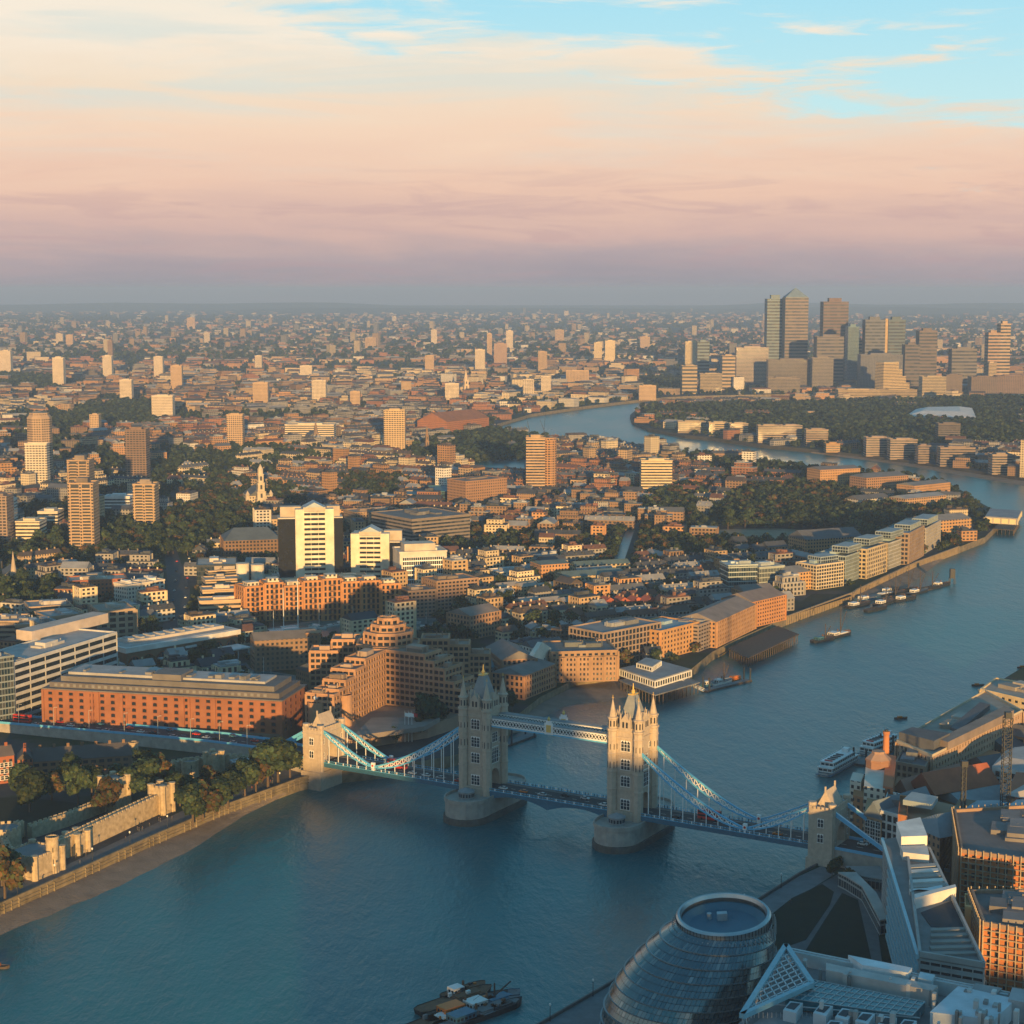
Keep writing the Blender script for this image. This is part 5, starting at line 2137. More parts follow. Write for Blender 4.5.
gspec('low_wharf', 'small orange brick wharf house with a hipped roof at the beach end', 'house', (524, 700, 555, 687, 22, 676), (.36, .2, .11), 3, (.18, .16, .15), style='grid', hip=3)
gspec('blue_roofed_hall', 'white arcaded hall with a blue-grey pitched roof behind the bridge tower', 'hall', (458, 684, 472, 688, 60, 667), (.6, .58, .54), 4, (.23, .31, .34), axis='y')
b = spec('brick_bay_block', 'brown brick riverside block with projecting bays and dark flat roof', 'apartment building', (551, 682, 617, 680, 34, 653), (.31, .20, .125), roof=(.13, .145, .15), nf=6, bay=3.6, band=1.6, fin=1.7, phrase='the brown bay-fronted block')
for i in range(5):
    t = (i + .5) / 5
    p = b.poly[0].lerp(b.poly[1], t)
    m = b.mb((.33, .21, .13))
    gridwall(m, [(p.x - 3.6, p.y - 2), (p.x + 3.6, p.y - 2), (p.x + 3.6, p.y), (p.x - 3.6, p.y)], LAND, Zat(G(551, 682), 653) - 2.5, 5, 2.4, 1.6, 1.2)
    b.add(m, 'bay', [M_WALL, M_GLZ])
spec('balcony_block', 'grey brick block with white balcony frames beside the river pavilion', 'apartment building', (603, 668, 660, 656, 30, 634), (.30, .225, .175), roof=(.22, .23, .24), nf=6, bay=3.4, band=.9, fin=.8, phrase='the white-balconied block')
spec('balcony_block', 'orange brick block with blue balconies above the wooden river deck', 'apartment building', (660, 660, 698, 650, 30, 632), (.47, .265, .115), roof=(.24, .33, .38), nf=6, bay=3.6, band=1.5, fin=1.8, phrase='the blue-balconied block')
spec('banded_block', 'narrow dark banded block between the blue balconies and long pitched wharf', 'apartment building', (698, 652, 716, 645, 24, 626), (.26, .21, .18), roof=(.2, .2, .2), nf=7, bay=4, band=1.4, fin=.6)
gspec('long_wharf', 'long orange wharf with a grey pitched roof along the water', 'warehouse', (716, 648, 755, 629, 28, 622), (.42, .245, .13), 5, (.21, .18, .165), style='grid', nf=6, phrase='the long pitched-roof wharf')
gspec('gabled_brick_wharf', 'tall orange brick wharf with twin gables beside the garden wall', 'warehouse', (752, 628, 785, 620, 26, 602), (.46, .22, .09), 5, (.19, .16, .15), style='grid', nf=7, phrase='the twin-gabled brick wharf')
gspec('brick_wharf_wing', 'set-back orange brick wing behind the twin-gabled wharf', 'warehouse', (744, 608, 775, 606, 20, 592), (.44, .22, .1), 4, (.18, .16, .15), style='grid')
spec('glass_block', 'pale teal glass apartment block set back from the river', 'apartment building', (728, 596, 757, 595, 22, 566), (.36, .42, .42), 'cur', (.38, .44, .46), phrase='the pale glass block')
spec('glass_block', 'grey green glass block with balconies beside the pale glass one', 'apartment building', (759, 592, 784, 590, 22, 568), (.33, .37, .36), 'cur', (.3, .34, .35))
gspec('hip_brick_block', 'orange brick block with hipped roof between glass block and crescent', 'apartment building', (785, 592, 811, 589, 22, 574), (.47, .28, .12), 4, (.2, .2, .2), style='grid', hip=4)
# stepped glass crescents
for i, (u0, v0, u1, v1, vt, lab) in enumerate(((816, 590, 845, 586, 566, 'cream'), (845, 586, 866, 579, 556, 'silver'), (866, 579, 888, 572, 548, 'gold-lit'), (888, 572, 908, 565, 541, 'pale'), (908, 565, 925, 556, 534, 'bronze'), (925, 556, 942, 547, 528, 'grey'))):
    words_ = ['cream stepped waterfront block nearest the garden lawn', 'silver glass waterfront block behind the cream stepped one', 'gold-lit glass waterfront block in the middle of the terrace', 'pale glass waterfront block with a blue roof box', 'bronze framed waterfront block near the trees', 'grey framed waterfront block last before the riverside trees'][i]
    b = spec('waterfront_block', words_, 'apartment building', (u0, v0 - (i % 2) * 2.5, u1 - 2, v1 - (i % 2) * 2.5, 22 + 5 * (i % 3), vt + (i * 5) % 4), [(.56, .47, .33), (.30, .36, .37), (.50, .40, .25), (.42, .42, .40), (.30, .22, .16), (.38, .36, .34)][i], roof=(.25, .33, .36), nf=7, bay=(3, 2.2, 4.2, 2.6, 3.6, 3)[i], band=(.9, .6, 1.4, .8, 1.5, 1)[i], fin=(.5, .25, 1.0, .4, .9, .5)[i], plant=3)
    a, c = G(u0, v0), G(u1, v1)
    m = b.mb((.30, .36, .38))
    pp = rect(a.lerp(c, .2) + Vector((0, 8, 0)), a.lerp(c, .8) + Vector((0, 8, 0)), 14)
    z = Zat(a, vt)
    gridwall(m, pp, z, z + 5, 2, 2.4, .6, .3)
    b.add(m, 'penthouse', [M_WALL, M_GLZ])
    m = b.mb((.28, .34, .36))
    m.prism(pp, z + 5, z + 5.5)
    b.add(m, 'penthouse_roof', M_ROOF)
mark(880, 560, 'the glass waterfront terrace')
gspec('brick_stable_block', 'long brick range with dark pitched roof and golden gables near the field', 'workshop', (806, 556, 862, 552, 30, 540), (.40, .23, .11), 7, (.12, .12, .125), hip=0, phrase='the dark-roofed brick range')
gspec('tip_warehouse', 'orange brick warehouse near the pier at the point', 'warehouse', (925, 540, 971, 536, 30, 522), (.46, .27, .12), 4, (.22, .21, .2), phrase='the orange warehouse by the pier')
gspec('tip_warehouse', 'broad orange warehouse with a flat dark roof by the far river', 'warehouse', (820, 488, 860, 486, 30, 470), (.45, .26, .12), 3, (.17, .16, .16), phrase='the broad far-bank warehouse')
gspec('tip_warehouse', 'dark hip roofed warehouse east of the broad far-bank one', 'warehouse', (866, 494, 908, 491, 30, 478), (.34, .2, .11), 4, (.14, .15, .16), hip=5)
gspec('tip_warehouse', 'brick warehouse with long golden flank nearest the point', 'warehouse', (914, 500, 950, 496, 26, 486), (.43, .25, .12), 3, (.18, .18, .18))
gspec('tip_warehouse', 'low orange wharf shed with terrace behind the trees', 'warehouse', (905, 510, 946, 506, 24, 499), (.43, .27, .14), 3, (.26, .27, .28))
gspec('white_chapel', 'small white chapel end with a long dark roof among trees', 'chapel', (858, 510, 890, 507, 20, 500), (.5, .46, .4), 4, (.11, .11, .115))

# houses and schools of the middle ground that stand out
b = gspec('green_roofed_school', 'cream and brick hall with two long green-grey roofs by the canal', 'school', (566, 590, 625, 586, 22, 577), (.44, .34, .2), 3, (.12, .17, .165), phrase='the green-roofed school hall')
gspec('green_roofed_school', 'narrow raised hall with a green roof ridge behind the first green roof', 'school', (576, 576, 630, 573, 14, 566), (.48, .38, .24), 3, (.10, .15, .15))
gspec('brick_school', 'tall orange brick school block with a shallow dark roof', 'school', (541, 584, 569, 582, 22, 565), (.44, .24, .11), 2, (.10, .15, .16))
spec('cream_block', 'low white stepped block left of the brick school', 'office building', (500, 583, 530, 580, 20, 573), (.62, .56, .48), 'fac', (.5, .5, .5))
for i, (u0, v0, u1, v1, vt, nm) in enumerate(((500, 597, 521, 595, 587, 'leftmost'), (522, 597, 540, 595, 587, 'middle'), (541, 596, 560, 594, 587, 'rightmost'))):
    gspec('tan_terrace', f'{nm} of three tan terraces with shallow roofs above the red row', 'terrace', (u0, v0, u1, v1, 12, vt), (.44, .31, .18), 2.4, (.33, .29, .25))
for i, (u0, u1, nm) in enumerate(((522, 541, 'leftmost'), (543, 562, 'middle'), (564, 585, 'rightmost'))):
    gspec('tan_terrace', f'{nm} of three long tan terraces in the lower row', 'terrace', (u0, 614, u1, 612, 12, 602), (.46, .33, .19), 2.4, (.32, .29, .26))
for i in range(6):
    u = 590 + 14 * i
    gspec('red_roofed_house', f'{("first", "second", "third", "fourth", "fifth", "last")[i]} house from the left in the curved row of red roofs', 'house', (u, 613 - i * .4 + (i > 3) * (i - 3) * 2, u + 13, 612 - i * .4 + (i > 3) * (i - 3) * 2, 12, 603 - i * .3), (.33, .2, .13), 3.5, (.36, .10, .055), chimneys=2, group='curved row of red roofed houses')
for i in range(6):
    u = 531 + 15 * i
    gspec('grey_terrace_house', f'{("first", "second", "third", "fourth", "fifth", "last")[i]} from the left in the low row of grey-roofed houses', 'house', (u, 638 - i * .6, u + 14, 637 - i * .6, 12, 629 - i * .6), (.3, .24, .18), 3, (.27, .26, .26), chimneys=1, group='low row of grey roofed houses')

# police pier pavilion on piles, long timber deck, jetties
def piled_deck(name, label, px, z, m_top, piles=26, cat='pier', box=None):
    poly = [(p.x, p.y) for p in (G(u, v, z) for u, v in px)]
    c = sum((Vector(p) for p in poly), Vector((0, 0))) / len(poly)
    t = thing(name, label, cat, (c.x, c.y, 0))
    m = MB((.3, .3, .3))
    m.prism([(x - c.x, y - c.y) for x, y in poly], z - .7, z, bottom=True)
    m.build('deck', m_top, t)
    m = MB()
    P = [Vector(p) for p in poly]
    for a, b in zip(P, P[1:] + P[:1]):
        k = max(2, int((b - a).length / 4))
        for i in range(k):
            q = a.lerp(b, i / k)
            q = c + (q - c) * .95
            m.bar((q.x - c.x, q.y - c.y, -1), (q.x - c.x, q.y - c.y, z - .6), .5)
            if i:
                m.bar((q.x - c.x, q.y - c.y, z - .4), (q.x - c.x, q.y - c.y, z + .9), .12)
    m.build('piling', M_TIMBER, t)
    return t, c


t, c = piled_deck('river_pier', 'broad dark pier deck on piles carrying the white pavilion', [(619, 680), (655, 695), (700, 682), (664, 670)], 7, M_LEAD)
b = Bld('pier_pavilion', 'low white glazed pavilion with grey roof standing on the pier', 'pavilion', zpoly([(620, 668), (655, 680), (691, 669), (658, 660)], 12), z=7.0)
m = b.mb((.66, .66, .64)); gridwall(m, b.poly, 7, 11.4, 1, 2.6, 1.6, .5); b.add(m, 'wall', [M_WALL, M_GLZ])
m = b.mb((.25, .26, .27)); m.prism(b.poly, 11.4, 12); b.add(m, 'roof', M_ROOF)
m = b.mb((.66, .66, .64)); q = zpoly([(637, 663), (652, 667), (661, 661), (646, 658)], 15); gridwall(m, q, 12, 15, 1, 2.6, 1.4, .4); b.add(m, 'upper_room', [M_WALL, M_GLZ])
m = b.mb((.28, .3, .31)); m.prism(q, 15, 15.4); b.add(m, 'upper_roof', M_ROOF)
piled_deck('river_pier', 'long dark timber deck on piles in front of the brick wharves', [(728, 648), (748, 658), (799, 634), (778, 626)], 6.5, M_TIMBER)
t, c = piled_deck('lit_pier', 'short pier on tall piles at the river point', [(985, 528), (1014, 530), (1020, 520), (990, 518)], 6, M_TIMBER)
b = Bld('pier_house', 'low pier house with five window bays coloured as if lit on the point', 'pavilion', zpoly([(985, 522), (1017, 524), (1021, 516), (990, 514)], 7), z=6.0)
m = b.mb((.50, .45, .36)); gridwall(m, b.poly, 6, 12, 1, 8.5, 1.2, 1.6); b.add(m, 'wall', [M_WALL, mat('glow_tinted_panes', (.75, .62, .36), .6, .05, .3)])  # warm pane colour stands in for a glow, nothing here emits
m = b.mb((.25, .26, .28)); m.prism(b.poly, 12, 13); b.add(m, 'roof', M_ROOF)
def ramp(name, label, a, b, w=3, cat='gangway', m_=None):
    """a lattice sided gangway"""
    a, b = Vector(a), Vector(b)
    t = thing(name, label, cat, tuple(a))
    m = MB()
    d = b - a
    m.bar((0, 0, 0), d, w, .4)
    m.build('walkway', M_METAL if m_ is None else m_, t)
    h = MB()
    s = d.cross(Vector((0, 0, 1))).normalized() * w / 2
    for q in (s, -s):
        h.bar(q + Vector((0, 0, 1.1)), d + q + Vector((0, 0, 1.1)), .15)
        n = max(2, int(d.length / 2))
        for i in range(n):
            h.bar(q + d * (i / n), q + d * ((i + 1) / n) + Vector((0, 0, 1.1)), .12)
    h.build('handrail', M_WHITE, t)
ramp('gangway', 'pale sloping gangway down from the pier to the floating pontoon', G(680, 680, 7), G(704, 691, 1.2))
def pontoon(label, pts, w=5, piles=True, z=1.1):
    a, b = G(*pts[0], 0), G(*pts[1], 0)
    t = thing('floating_pontoon', label, 'pontoon', (a.x, a.y, 0), math.atan2((b - a).y, (b - a).x))
    L = (b - a).length
    m = MB(); m.box(0, L, -w / 2, w / 2, -.5, z); m.build('float', M_TIMBER, t)
    m = MB(); m.box(.4, L - .4, -w / 2 + .4, w / 2 - .4, z, z + .1); m.build('decking', M_LEAD, t)
    if piles:
        for x in (2, L - 2):
            for y in (-w / 2, w / 2):
                p = MB(); p.lathe([(.55, -1), (.55, 9)], 8, x, y); p.build('pile', M_DARK, t)
pontoon('dark pontoon with tall mooring piles below the white pavilion', ((704, 692), (749, 681)))
pontoon('long dark pontoon beyond the bridge tower at the hotel quay', ((505, 746), (532, 736)), 6)
# riverside garden with its timber fender wall
sheet('garden_lawn', [(789, 610), (812, 594), (848, 594), (852, 596), (790, 616)], M_LAWN, LAND + .05)
sheet('field', [(706, 536), (760, 538), (834, 541), (838, 532), (770, 528), (706, 530)], M_DIRT, LAND + .04)
w0 = [G(u, v) for u, v in ((787, 617), (853, 593), (857, 590), (915, 563), (959, 547))]
m = MB()
for i, (p, q) in enumerate(zip(w0, w0[1:])):
    m.bar(p + Vector((0, 0, .5)), q + Vector((0, 0, .5)), 1.2, 1.0)
    L = (q - p).length
    for j in range(int(L / 3.2)):
        c = p.lerp(q, j / int(L / 3.2))
        m.bar((c.x - .2, c.y - .6, -1), (c.x - .2, c.y - .6, LAND + .4), .5)
tag(m.build('river_wall', mat('warm_quay', (.26, .2, .13), .9, .3, .3)), kind='structure')
# ornamental canal, dock basins
def basin(name, px):
    sheet(name + '_edge', [(u, v) for u, v in px], M_PAVE, LAND + .03)
    c = (sum(p[0] for p in px) / len(px), sum(p[1] for p in px) / len(px))
    sheet(name, [(c[0] + (u - c[0]) * .9, c[1] + (v - c[1]) * .9) for u, v in px], M_WATER, LAND + .06)
basin('canal_water', [(608, 574), (620, 575), (635, 529), (627, 528)])
basin('dock_water', [(462, 466), (528, 470), (526, 459), (474, 458)])
basin('marina_water', [(250, 655), (330, 636), (455, 628), (452, 618), (330, 618), (268, 628)])
basin('marina_water', [(236, 690), (292, 706), (300, 676), (250, 668)])
# dock quarter: white tower, its lower twin, the black glass cube, balcony row
M_BLACKG = mat('black_glass', (.012, .015, .02), .12, .2, .2, spec=.6)


def white_tower(label, f, side, phrase=None, lift=0):
    p, zt = fb(*f)
    b = Bld('white_office_tower', label, 'office tower', p, phrase=phrase)
    m = b.mb((.70, .62, .48))
    gridwall(m, b.poly, LAND, zt, max(5, round((zt - LAND) / 4.0)), 6, 2.1, .3, .2)
    P = [Vector((q[0], q[1])) for q in p]
    d = (P[1] - P[0]); L = d.length; d /= L
    o = Vector((-d.y, d.x))
    for s0, s1 in ((-.5, L * .22), (L * .78, L + .5)):
        q = [P[0] + d * s0 - o * 1.2, P[0] + d * s1 - o * 1.2, P[0] + d * s1 + o * 8, P[0] + d * s0 + o * 8]
        m.prism(q, LAND, zt + 2)
    b.add(m, 'wall', [M_WALL, M_GLZ])
    g = b.mb()
    for s0, s1 in ((-side[0], -.5), (L + .5, L + side[1])):
        if abs(s1 - s0) < 1:
            continue
        q = [P[0] + d * s0 + o * 4, P[0] + d * s1 + o * 4, P[0] + d * s1 + o * 24, P[0] + d * s0 + o * 24]
        g.prism(q, LAND, zt - 6)
    b.add(g, 'dark_wing', M_BLACKG)
    r = b.mb((.5, .46, .4))
    M = Matrix.Translation((P[0].x, P[0].y, 0)) @ Matrix.Rotation(math.atan2(d.y, d.x), 4, 'Z')
    r.M = M
    r.box(-side[0], -.5, 4, 24, zt - 6, zt - 5) if side[0] > 1 else None
    r.box(L + .5, L + side[1], 4, 24, zt - 6, zt - 5) if side[1] > 1 else None
    r.box(0, L, 8.5, f[4], zt, zt + 1)
    r.box(L * .2, L * .8, 1, 18, zt, zt + 3.4)
    r.col = (.40, .47, .5)
    r.gable(L * .25, L * .75, -.5, 18, zt + 3.4, 4.0, .3, axis='y')
    r.col = (.45, .38, .3)
    r.box(-side[0] + 2, L * .15, 10, 20, zt - 5, zt + 3) if side[0] > 1 else None
    r.box(L * .85, L + side[1] - 2, 10, 20, zt - 5, zt + 3) if side[1] > 1 else None
    r.M = None
    b.add(r, 'roof', M_ROOF)


white_tower('tall cream office tower with dark flanks and a glazed gabled crown', (297, 592, 334, 591, 30, 512), (14, 8), 'the tall cream office tower')
white_tower('shorter cream office tower with dark flanks right of the tall one', (352, 588, 389, 588, 28, 536), (0, 12), 'the shorter cream office tower')
b = spec('black_glass_block', 'black glass office block in a pale frame', 'office building', (400, 594, 447, 592, 30, 553), (.58, .54, .48), 'plain', (.52, .47, .4), plant=4, phrase='the black glass block')
P = b.poly
m = b.mb()
a, c = Vector(P[0]), Vector(P[1])
d = (c - a); L = d.length; d /= L; o = Vector((d.y, -d.x))
z = Zat(G(400, 594), 553)
m.prism([a + d * 2.5 + o * .6, a + d * (L - 2.5) + o * .6, a + d * (L - 2.5) - o, a + d * 2.5 - o], LAND, z - 4)
b.add(m, 'glass_front', M_CURT)
r = b.mb((.5, .44, .36)); q = rect(a + d * 5 - o * 6, a + d * (L - 8) - o * 6, 16); r.prism(q, z, z + 6); b.add(r, 'plant_room', M_ROOF)
# orange balcony row of seven stepped blocks
for i in range(8):
    u0 = 246 + i * 19.3
    nm = ('first', 'second', 'third', 'fourth', 'fifth', 'sixth', 'seventh', 'last')[i]
    hgt = (588, 584, 587, 582, 580, 583, 582, 585)[i]
    p, zt = fb(u0, 621 + (i == 0), u0 + 18.9, 620, 18, hgt)
    b = block('balcony_block', f'{nm} block from the left of the orange brick row over the yacht basin', 'apartment building', p, zt, (.44, .215, .09), 'grid', (.42, .36, .3), 7, 3.4, 1.2, 1.5, plant=2, group='orange brick balcony blocks by the marina')
    P = b.poly
    a, c = P[0], P[1]
    d = (c - a); L = d.length; d /= L; o = Vector((d.y, -d.x))
    for k in range(6):
        m = b.mb()
        zz = LAND + 4 + (zt - LAND - 4) * k / 6
        q = rect(a + d * L * .36 + o * 1.6, a + d * L * .64 + o * 1.6, 1.5)
        m.prism(q, zz, zz + .3, bottom=True)
        m.bar((q[0].x, q[0].y, zz + 1.2), (q[1].x, q[1].y, zz + 1.2), .15)
        for s in range(5):
            e = q[0].lerp(q[1], s / 4)
            m.bar((e.x, e.y, zz), (e.x, e.y, zz + 1.2), .12)
        b.add(m, 'balcony', M_DARK)
    r = b.mb((.6, .52, .4)); q = rect(a + d * L * .2 - o * 3, a + d * L * .8 - o * 3, 9); r.prism(q, zt, zt + 3.2); b.add(r, 'penthouse', M_FAC)
mark(320, 600, 'the orange balcony row')
# dark low complex with white drums
spec('dark_glass_hall', 'low dark glass hall with cream drum towers left of the cream tower', 'office building', (197, 590, 237, 589, 40, 566), (.05, .06, .07), 'cur', (.4, .37, .33), phrase='the low dark glass hall')
for i, (u, v, vt, nm) in enumerate(((243, 592, 564, 'left'), (258, 592, 565, 'right'))):
    q = G(u, v); z = Zat(q, vt)
    t = thing('drum_tower', f'{nm} of two cream drum towers beside the dark glass hall', 'stair tower', (q.x, q.y, LAND)); m = MB((.66, .6, .5)); m.lathe([(5.2, 0), (5.2, z - LAND)], 20); m.build('drum', M_WALL, t); m = MB((.5, .45, .38)); m.lathe([(5.4, z - LAND), (5.4, z - LAND + .8), (3, z - LAND + 1)], 20); m.build('roof', M_ROOF, t)
    claim([(q.x - 6, q.y - 6), (q.x + 6, q.y - 6), (q.x + 6, q.y + 6), (q.x - 6, q.y + 6)])
spec('cream_annexe', 'low cream annexe with a raised box between drum and cream tower', 'office building', (266, 594, 296, 593, 24, 580), (.64, .55, .4), 'rib', (.5, .45, .4))
spec('cream_annexe', 'rounded cream annexe at the foot of the shorter cream tower', 'office building', (340, 596, 368, 595, 20, 578), (.56, .46, .33), 'rib', (.5, .42, .32))
gspec('slate_roofed_block', 'brick block with a broad dark slate roof left of the cream tower', 'office building', (225, 562, 281, 560, 40, 541), BROWN, 9, (.10, .125, .14), hip=10, style='grid', phrase='the broad slate-roofed block')
# press works and sheds
spec('grey_works', 'long grey print works with a flat ribbed roof', 'works', (412, 546, 470, 540, 70, 520), (.22, .185, .16), 'rib', (.16, .155, .15), plant=8, phrase='the long grey print works')
spec('grey_works', 'brown windowed works block in front of the teal roof', 'works', (355, 527, 402, 524, 30, 513), (.34, .23, .14), 'fac', (.32, .25, .2))
spec('teal_roofed_shed', 'long low shed with a teal metal roof', 'shed', (396, 503, 432, 503, 40, 495), (.4, .3, .2), 'rib', (.07, .19, .23), plant=0)
spec('teal_roofed_shed', 'broad shed with a deep teal glass front beside the brown tower block', 'shed', (436, 504, 478, 503, 60, 492), (.06, .15, .18), 'cur', (.06, .17, .21), plant=1, phrase='the teal-roofed shed')
spec('brown_flats', 'dark brown stepped flats behind the hotel', 'apartment building', (408, 618, 436, 616, 22, 592), (.26, .185, .135), roof=(.2, .17, .15), nf=7, phrase='the dark brown flats')
spec('brown_flats', 'tall brown stepped flats with a roof tower right of the black block', 'apartment building', (437, 614, 478, 610, 24, 582), (.30, .2, .14), roof=(.22, .18, .15), nf=9)
gspec('brown_flats', 'brown brick flats by the water garden left of the tan terraces', 'apartment building', (470, 640, 500, 634, 22, 616), (.33, .2, .12), 4, (.2, .17, .15), style='grid')
spec('brick_block', 'square brown brick block near the teal shed', 'apartment building', (466, 510, 507, 506, 34, 482), (.33, .19, .105), 'fac', (.22, .17, .14), phrase='the square brown brick block')
# left middle
spec('concrete_frame_office', 'concrete framed office with deep dark bays by the avenue', 'office building', (100, 648, 136, 645, 30, 612), (.36, .27, .19), roof=(.3, .26, .22), nf=6, bay=5.5, band=1.6, fin=2, phrase='the concrete framed office')
for i, (u0, v0, u1, v1, vt, lab) in enumerate(((-12, 650, 20, 650, 622, 'stepped brown concrete block at the left edge'), (16, 652, 48, 650, 626, 'stepped concrete block with pale flat roofs behind the ribbon office'), (48, 644, 84, 640, 618, 'third stepped concrete block towards the concrete framed office'), (30, 630, 72, 627, 608, 'upper stepped concrete block behind the others'))):
    spec('stepped_block', lab, 'office building', (u0, v0, u1, v1, 26, vt), (.38, .28, .2), 'rib', (.32, .30, .29), plant=4)
spec('red_brick_range', 'long low red brick range left of the avenue', 'apartment building', (70, 600, 128, 597, 24, 582), (.36, .13, .06), 'fac', (.42, .36, .3), plant=6, phrase='the long red brick range')
for i, (u, lab) in enumerate(((128, 'nearest'), (140, 'middle'), (152, 'farthest'))):
    spec('white_stepped_flats', f'{lab} of three white stepped flats by the avenue', 'apartment building', (u, 608 - i * 3, u + 13, 606 - i * 3, 18, 586 - i * 2), (.62, .56, .48), 'fac', (.5, .47, .44))
for i, (v, lab) in enumerate(((622, 'nearest'), (611, 'second'), (601, 'third'), (592, 'farthest'))):
    spec('cream_terrace_block', f'{lab} of four cream stepped terraces right of the avenue', 'apartment building', (200 + i * 3, v, 246 - i * 2, v - 2, 18, v - 20), (.50, .37, .24), 'rib', (.42, .36, .3))
sheet('avenue', [(160, 645), (186, 640), (190, 590), (176, 548), (164, 548), (168, 590)], M_ASPHALT, LAND + .04)
# churches
def church(label, u, v, w, vtop, col, spire=0.0, nave=None, phrase=None, stages=3, roofc=(.11, .12, .125)):
    q = G(u, v)
    h = Zat(q, vtop) - LAND
    t = thing('church', label, 'church', (q.x, q.y, LAND), R(20))
    claim([(q.x - 14, q.y - 8), (q.x + 14, q.y - 8), (q.x + 14, q.y + 34), (q.x - 14, q.y + 34)])
    m = MB(col)
    sh = h * (1 - spire) - (0 if spire else w)
    z = 0
    for i in range(stages):
        s = w / 2 * (1 - .16 * i)
        z2 = sh * ((i + 1) / stages)
        m.box(-s, s, -s, s, z - .2, z2)
        m.box(-s - .4, s + .4, -s - .4, s + .4, z2 - .8, z2)
        z = z2
    m.build('tower', M_WALL, t)
    if spire:
        m = MB(col)
        m.lathe([(w * .4, sh), (.1, h)], 8, a0=PI / 8)
        m.build('spire', M_WALL, t)
    else:
        m = MB(col)
        m.lathe([(w * .28, sh), (w * .28, sh + w * .5), (.1, sh + w * 1.0)], 8)
        m.build('lantern', M_WALL, t)
    b = MB()
    for i in range(stages):
        s = w / 2 * (1 - .16 * i)
        for a, nx, ny in FACES:
            b.M = Matrix.Rotation(a, 4, 'Z')
            b.box(-w * .1, w * .1, -s - .06, -s + .1, sh * (i + .25) / stages, sh * (i + .75) / stages)
    b.M = None
    b.build('louvre', M_DARK, t)
    if nave:
        L, W, H = nave
        m = MB(col)
        m.box(-W / 2, W / 2, w / 2, L, -.2, H)
        for y in (w / 2, L):
            f = [(-W / 2, y, H), (W / 2, y, H), (0, y, H + W * .35)]
            m.face(f if y < L else f[::-1])
        m.build('nave', M_FAC, t)
        r = MB(roofc)
        r.gable(-W / 2, W / 2, w / 2 + .1, L, H, W * .36, .3, 'y')
        r.build('roof', M_ROOF, t)
    if phrase:
        mark(u, (v + vtop) / 2, phrase)
    return t


t = church('white stone church with a stepped tower and two pepperpot turrets among trees', 261, 508, 11, 464, (.52, .44, .33), 0, (40, 24, 13), 'the white stepped church', 4)
for x in (-13, 13):
    m = MB((.5, .42, .32)); m.lathe([(2.4, 0), (2.4, 14), (2.8, 14.4), (2.4, 15), (1.2, 17), (.1, 19)], 12, x, 8); m.build('turret', M_WALL, t)
church('small stone church with a pale needle spire near the left edge', 14, 586, 6, 551, (.46, .37, .27), .6, (30, 14, 9), 'the needle-spired church', 2)
church('dark stone church with a brown spire in the middle distance', 316, 443, 9, 420, (.24, .17, .11), .55, (34, 16, 12), 'the brown-spired church', 2)
church('pale stone church with a slim stepped steeple far across the roofs', 466, 394, 14, 369, (.6, .47, .32), .45, (44, 22, 16), 'the slim-steepled church', 3)
church('narrow dark church tower rising from trees before the red brick mill', 427, 452, 6, 424, (.26, .17, .1), .4, (20, 12, 8), None, 3)
gspec('red_brick_mill', 'broad red brown brick mill by the river bend', 'mill', (447, 436, 489, 431, 60, 422), (.36, .15, .065), 14, (.30, .13, .06), phrase='the broad red brick mill')
# ------------------------------------------------------------------ tower blocks across the city, and the distant business towers
M_GLT = facade('distant_glass_tower', win=(.05, .10, .13), sx=4, sz=3.9, fx=.8, fz=.66, wrough=.2)


def tow(label, u0, u1, vt, vb, depth, col, style='tow', roof=None, cat='tower block', name='tower_block', phrase=None, cap=True, du=0):
    p, zt = fb(u0, vb + du, u1, vb, depth, vt)
    b = block(name, label, cat, p, zt, col, style, roof or tuple(c * .65 for c in col), plant=0, phrase=phrase)
    if cap:
        P = [Vector((q[0], q[1])) for q in p]
        c = sum(P, Vector((0, 0))) / 4
        m = b.mb(tuple(x * .9 for x in col))
        m.prism([c + (q - c) * .5 for q in P], zt, zt + max(2.5, (zt - LAND) * .05))
        b.add(m, 'roof_house', M_WALL)
    return b


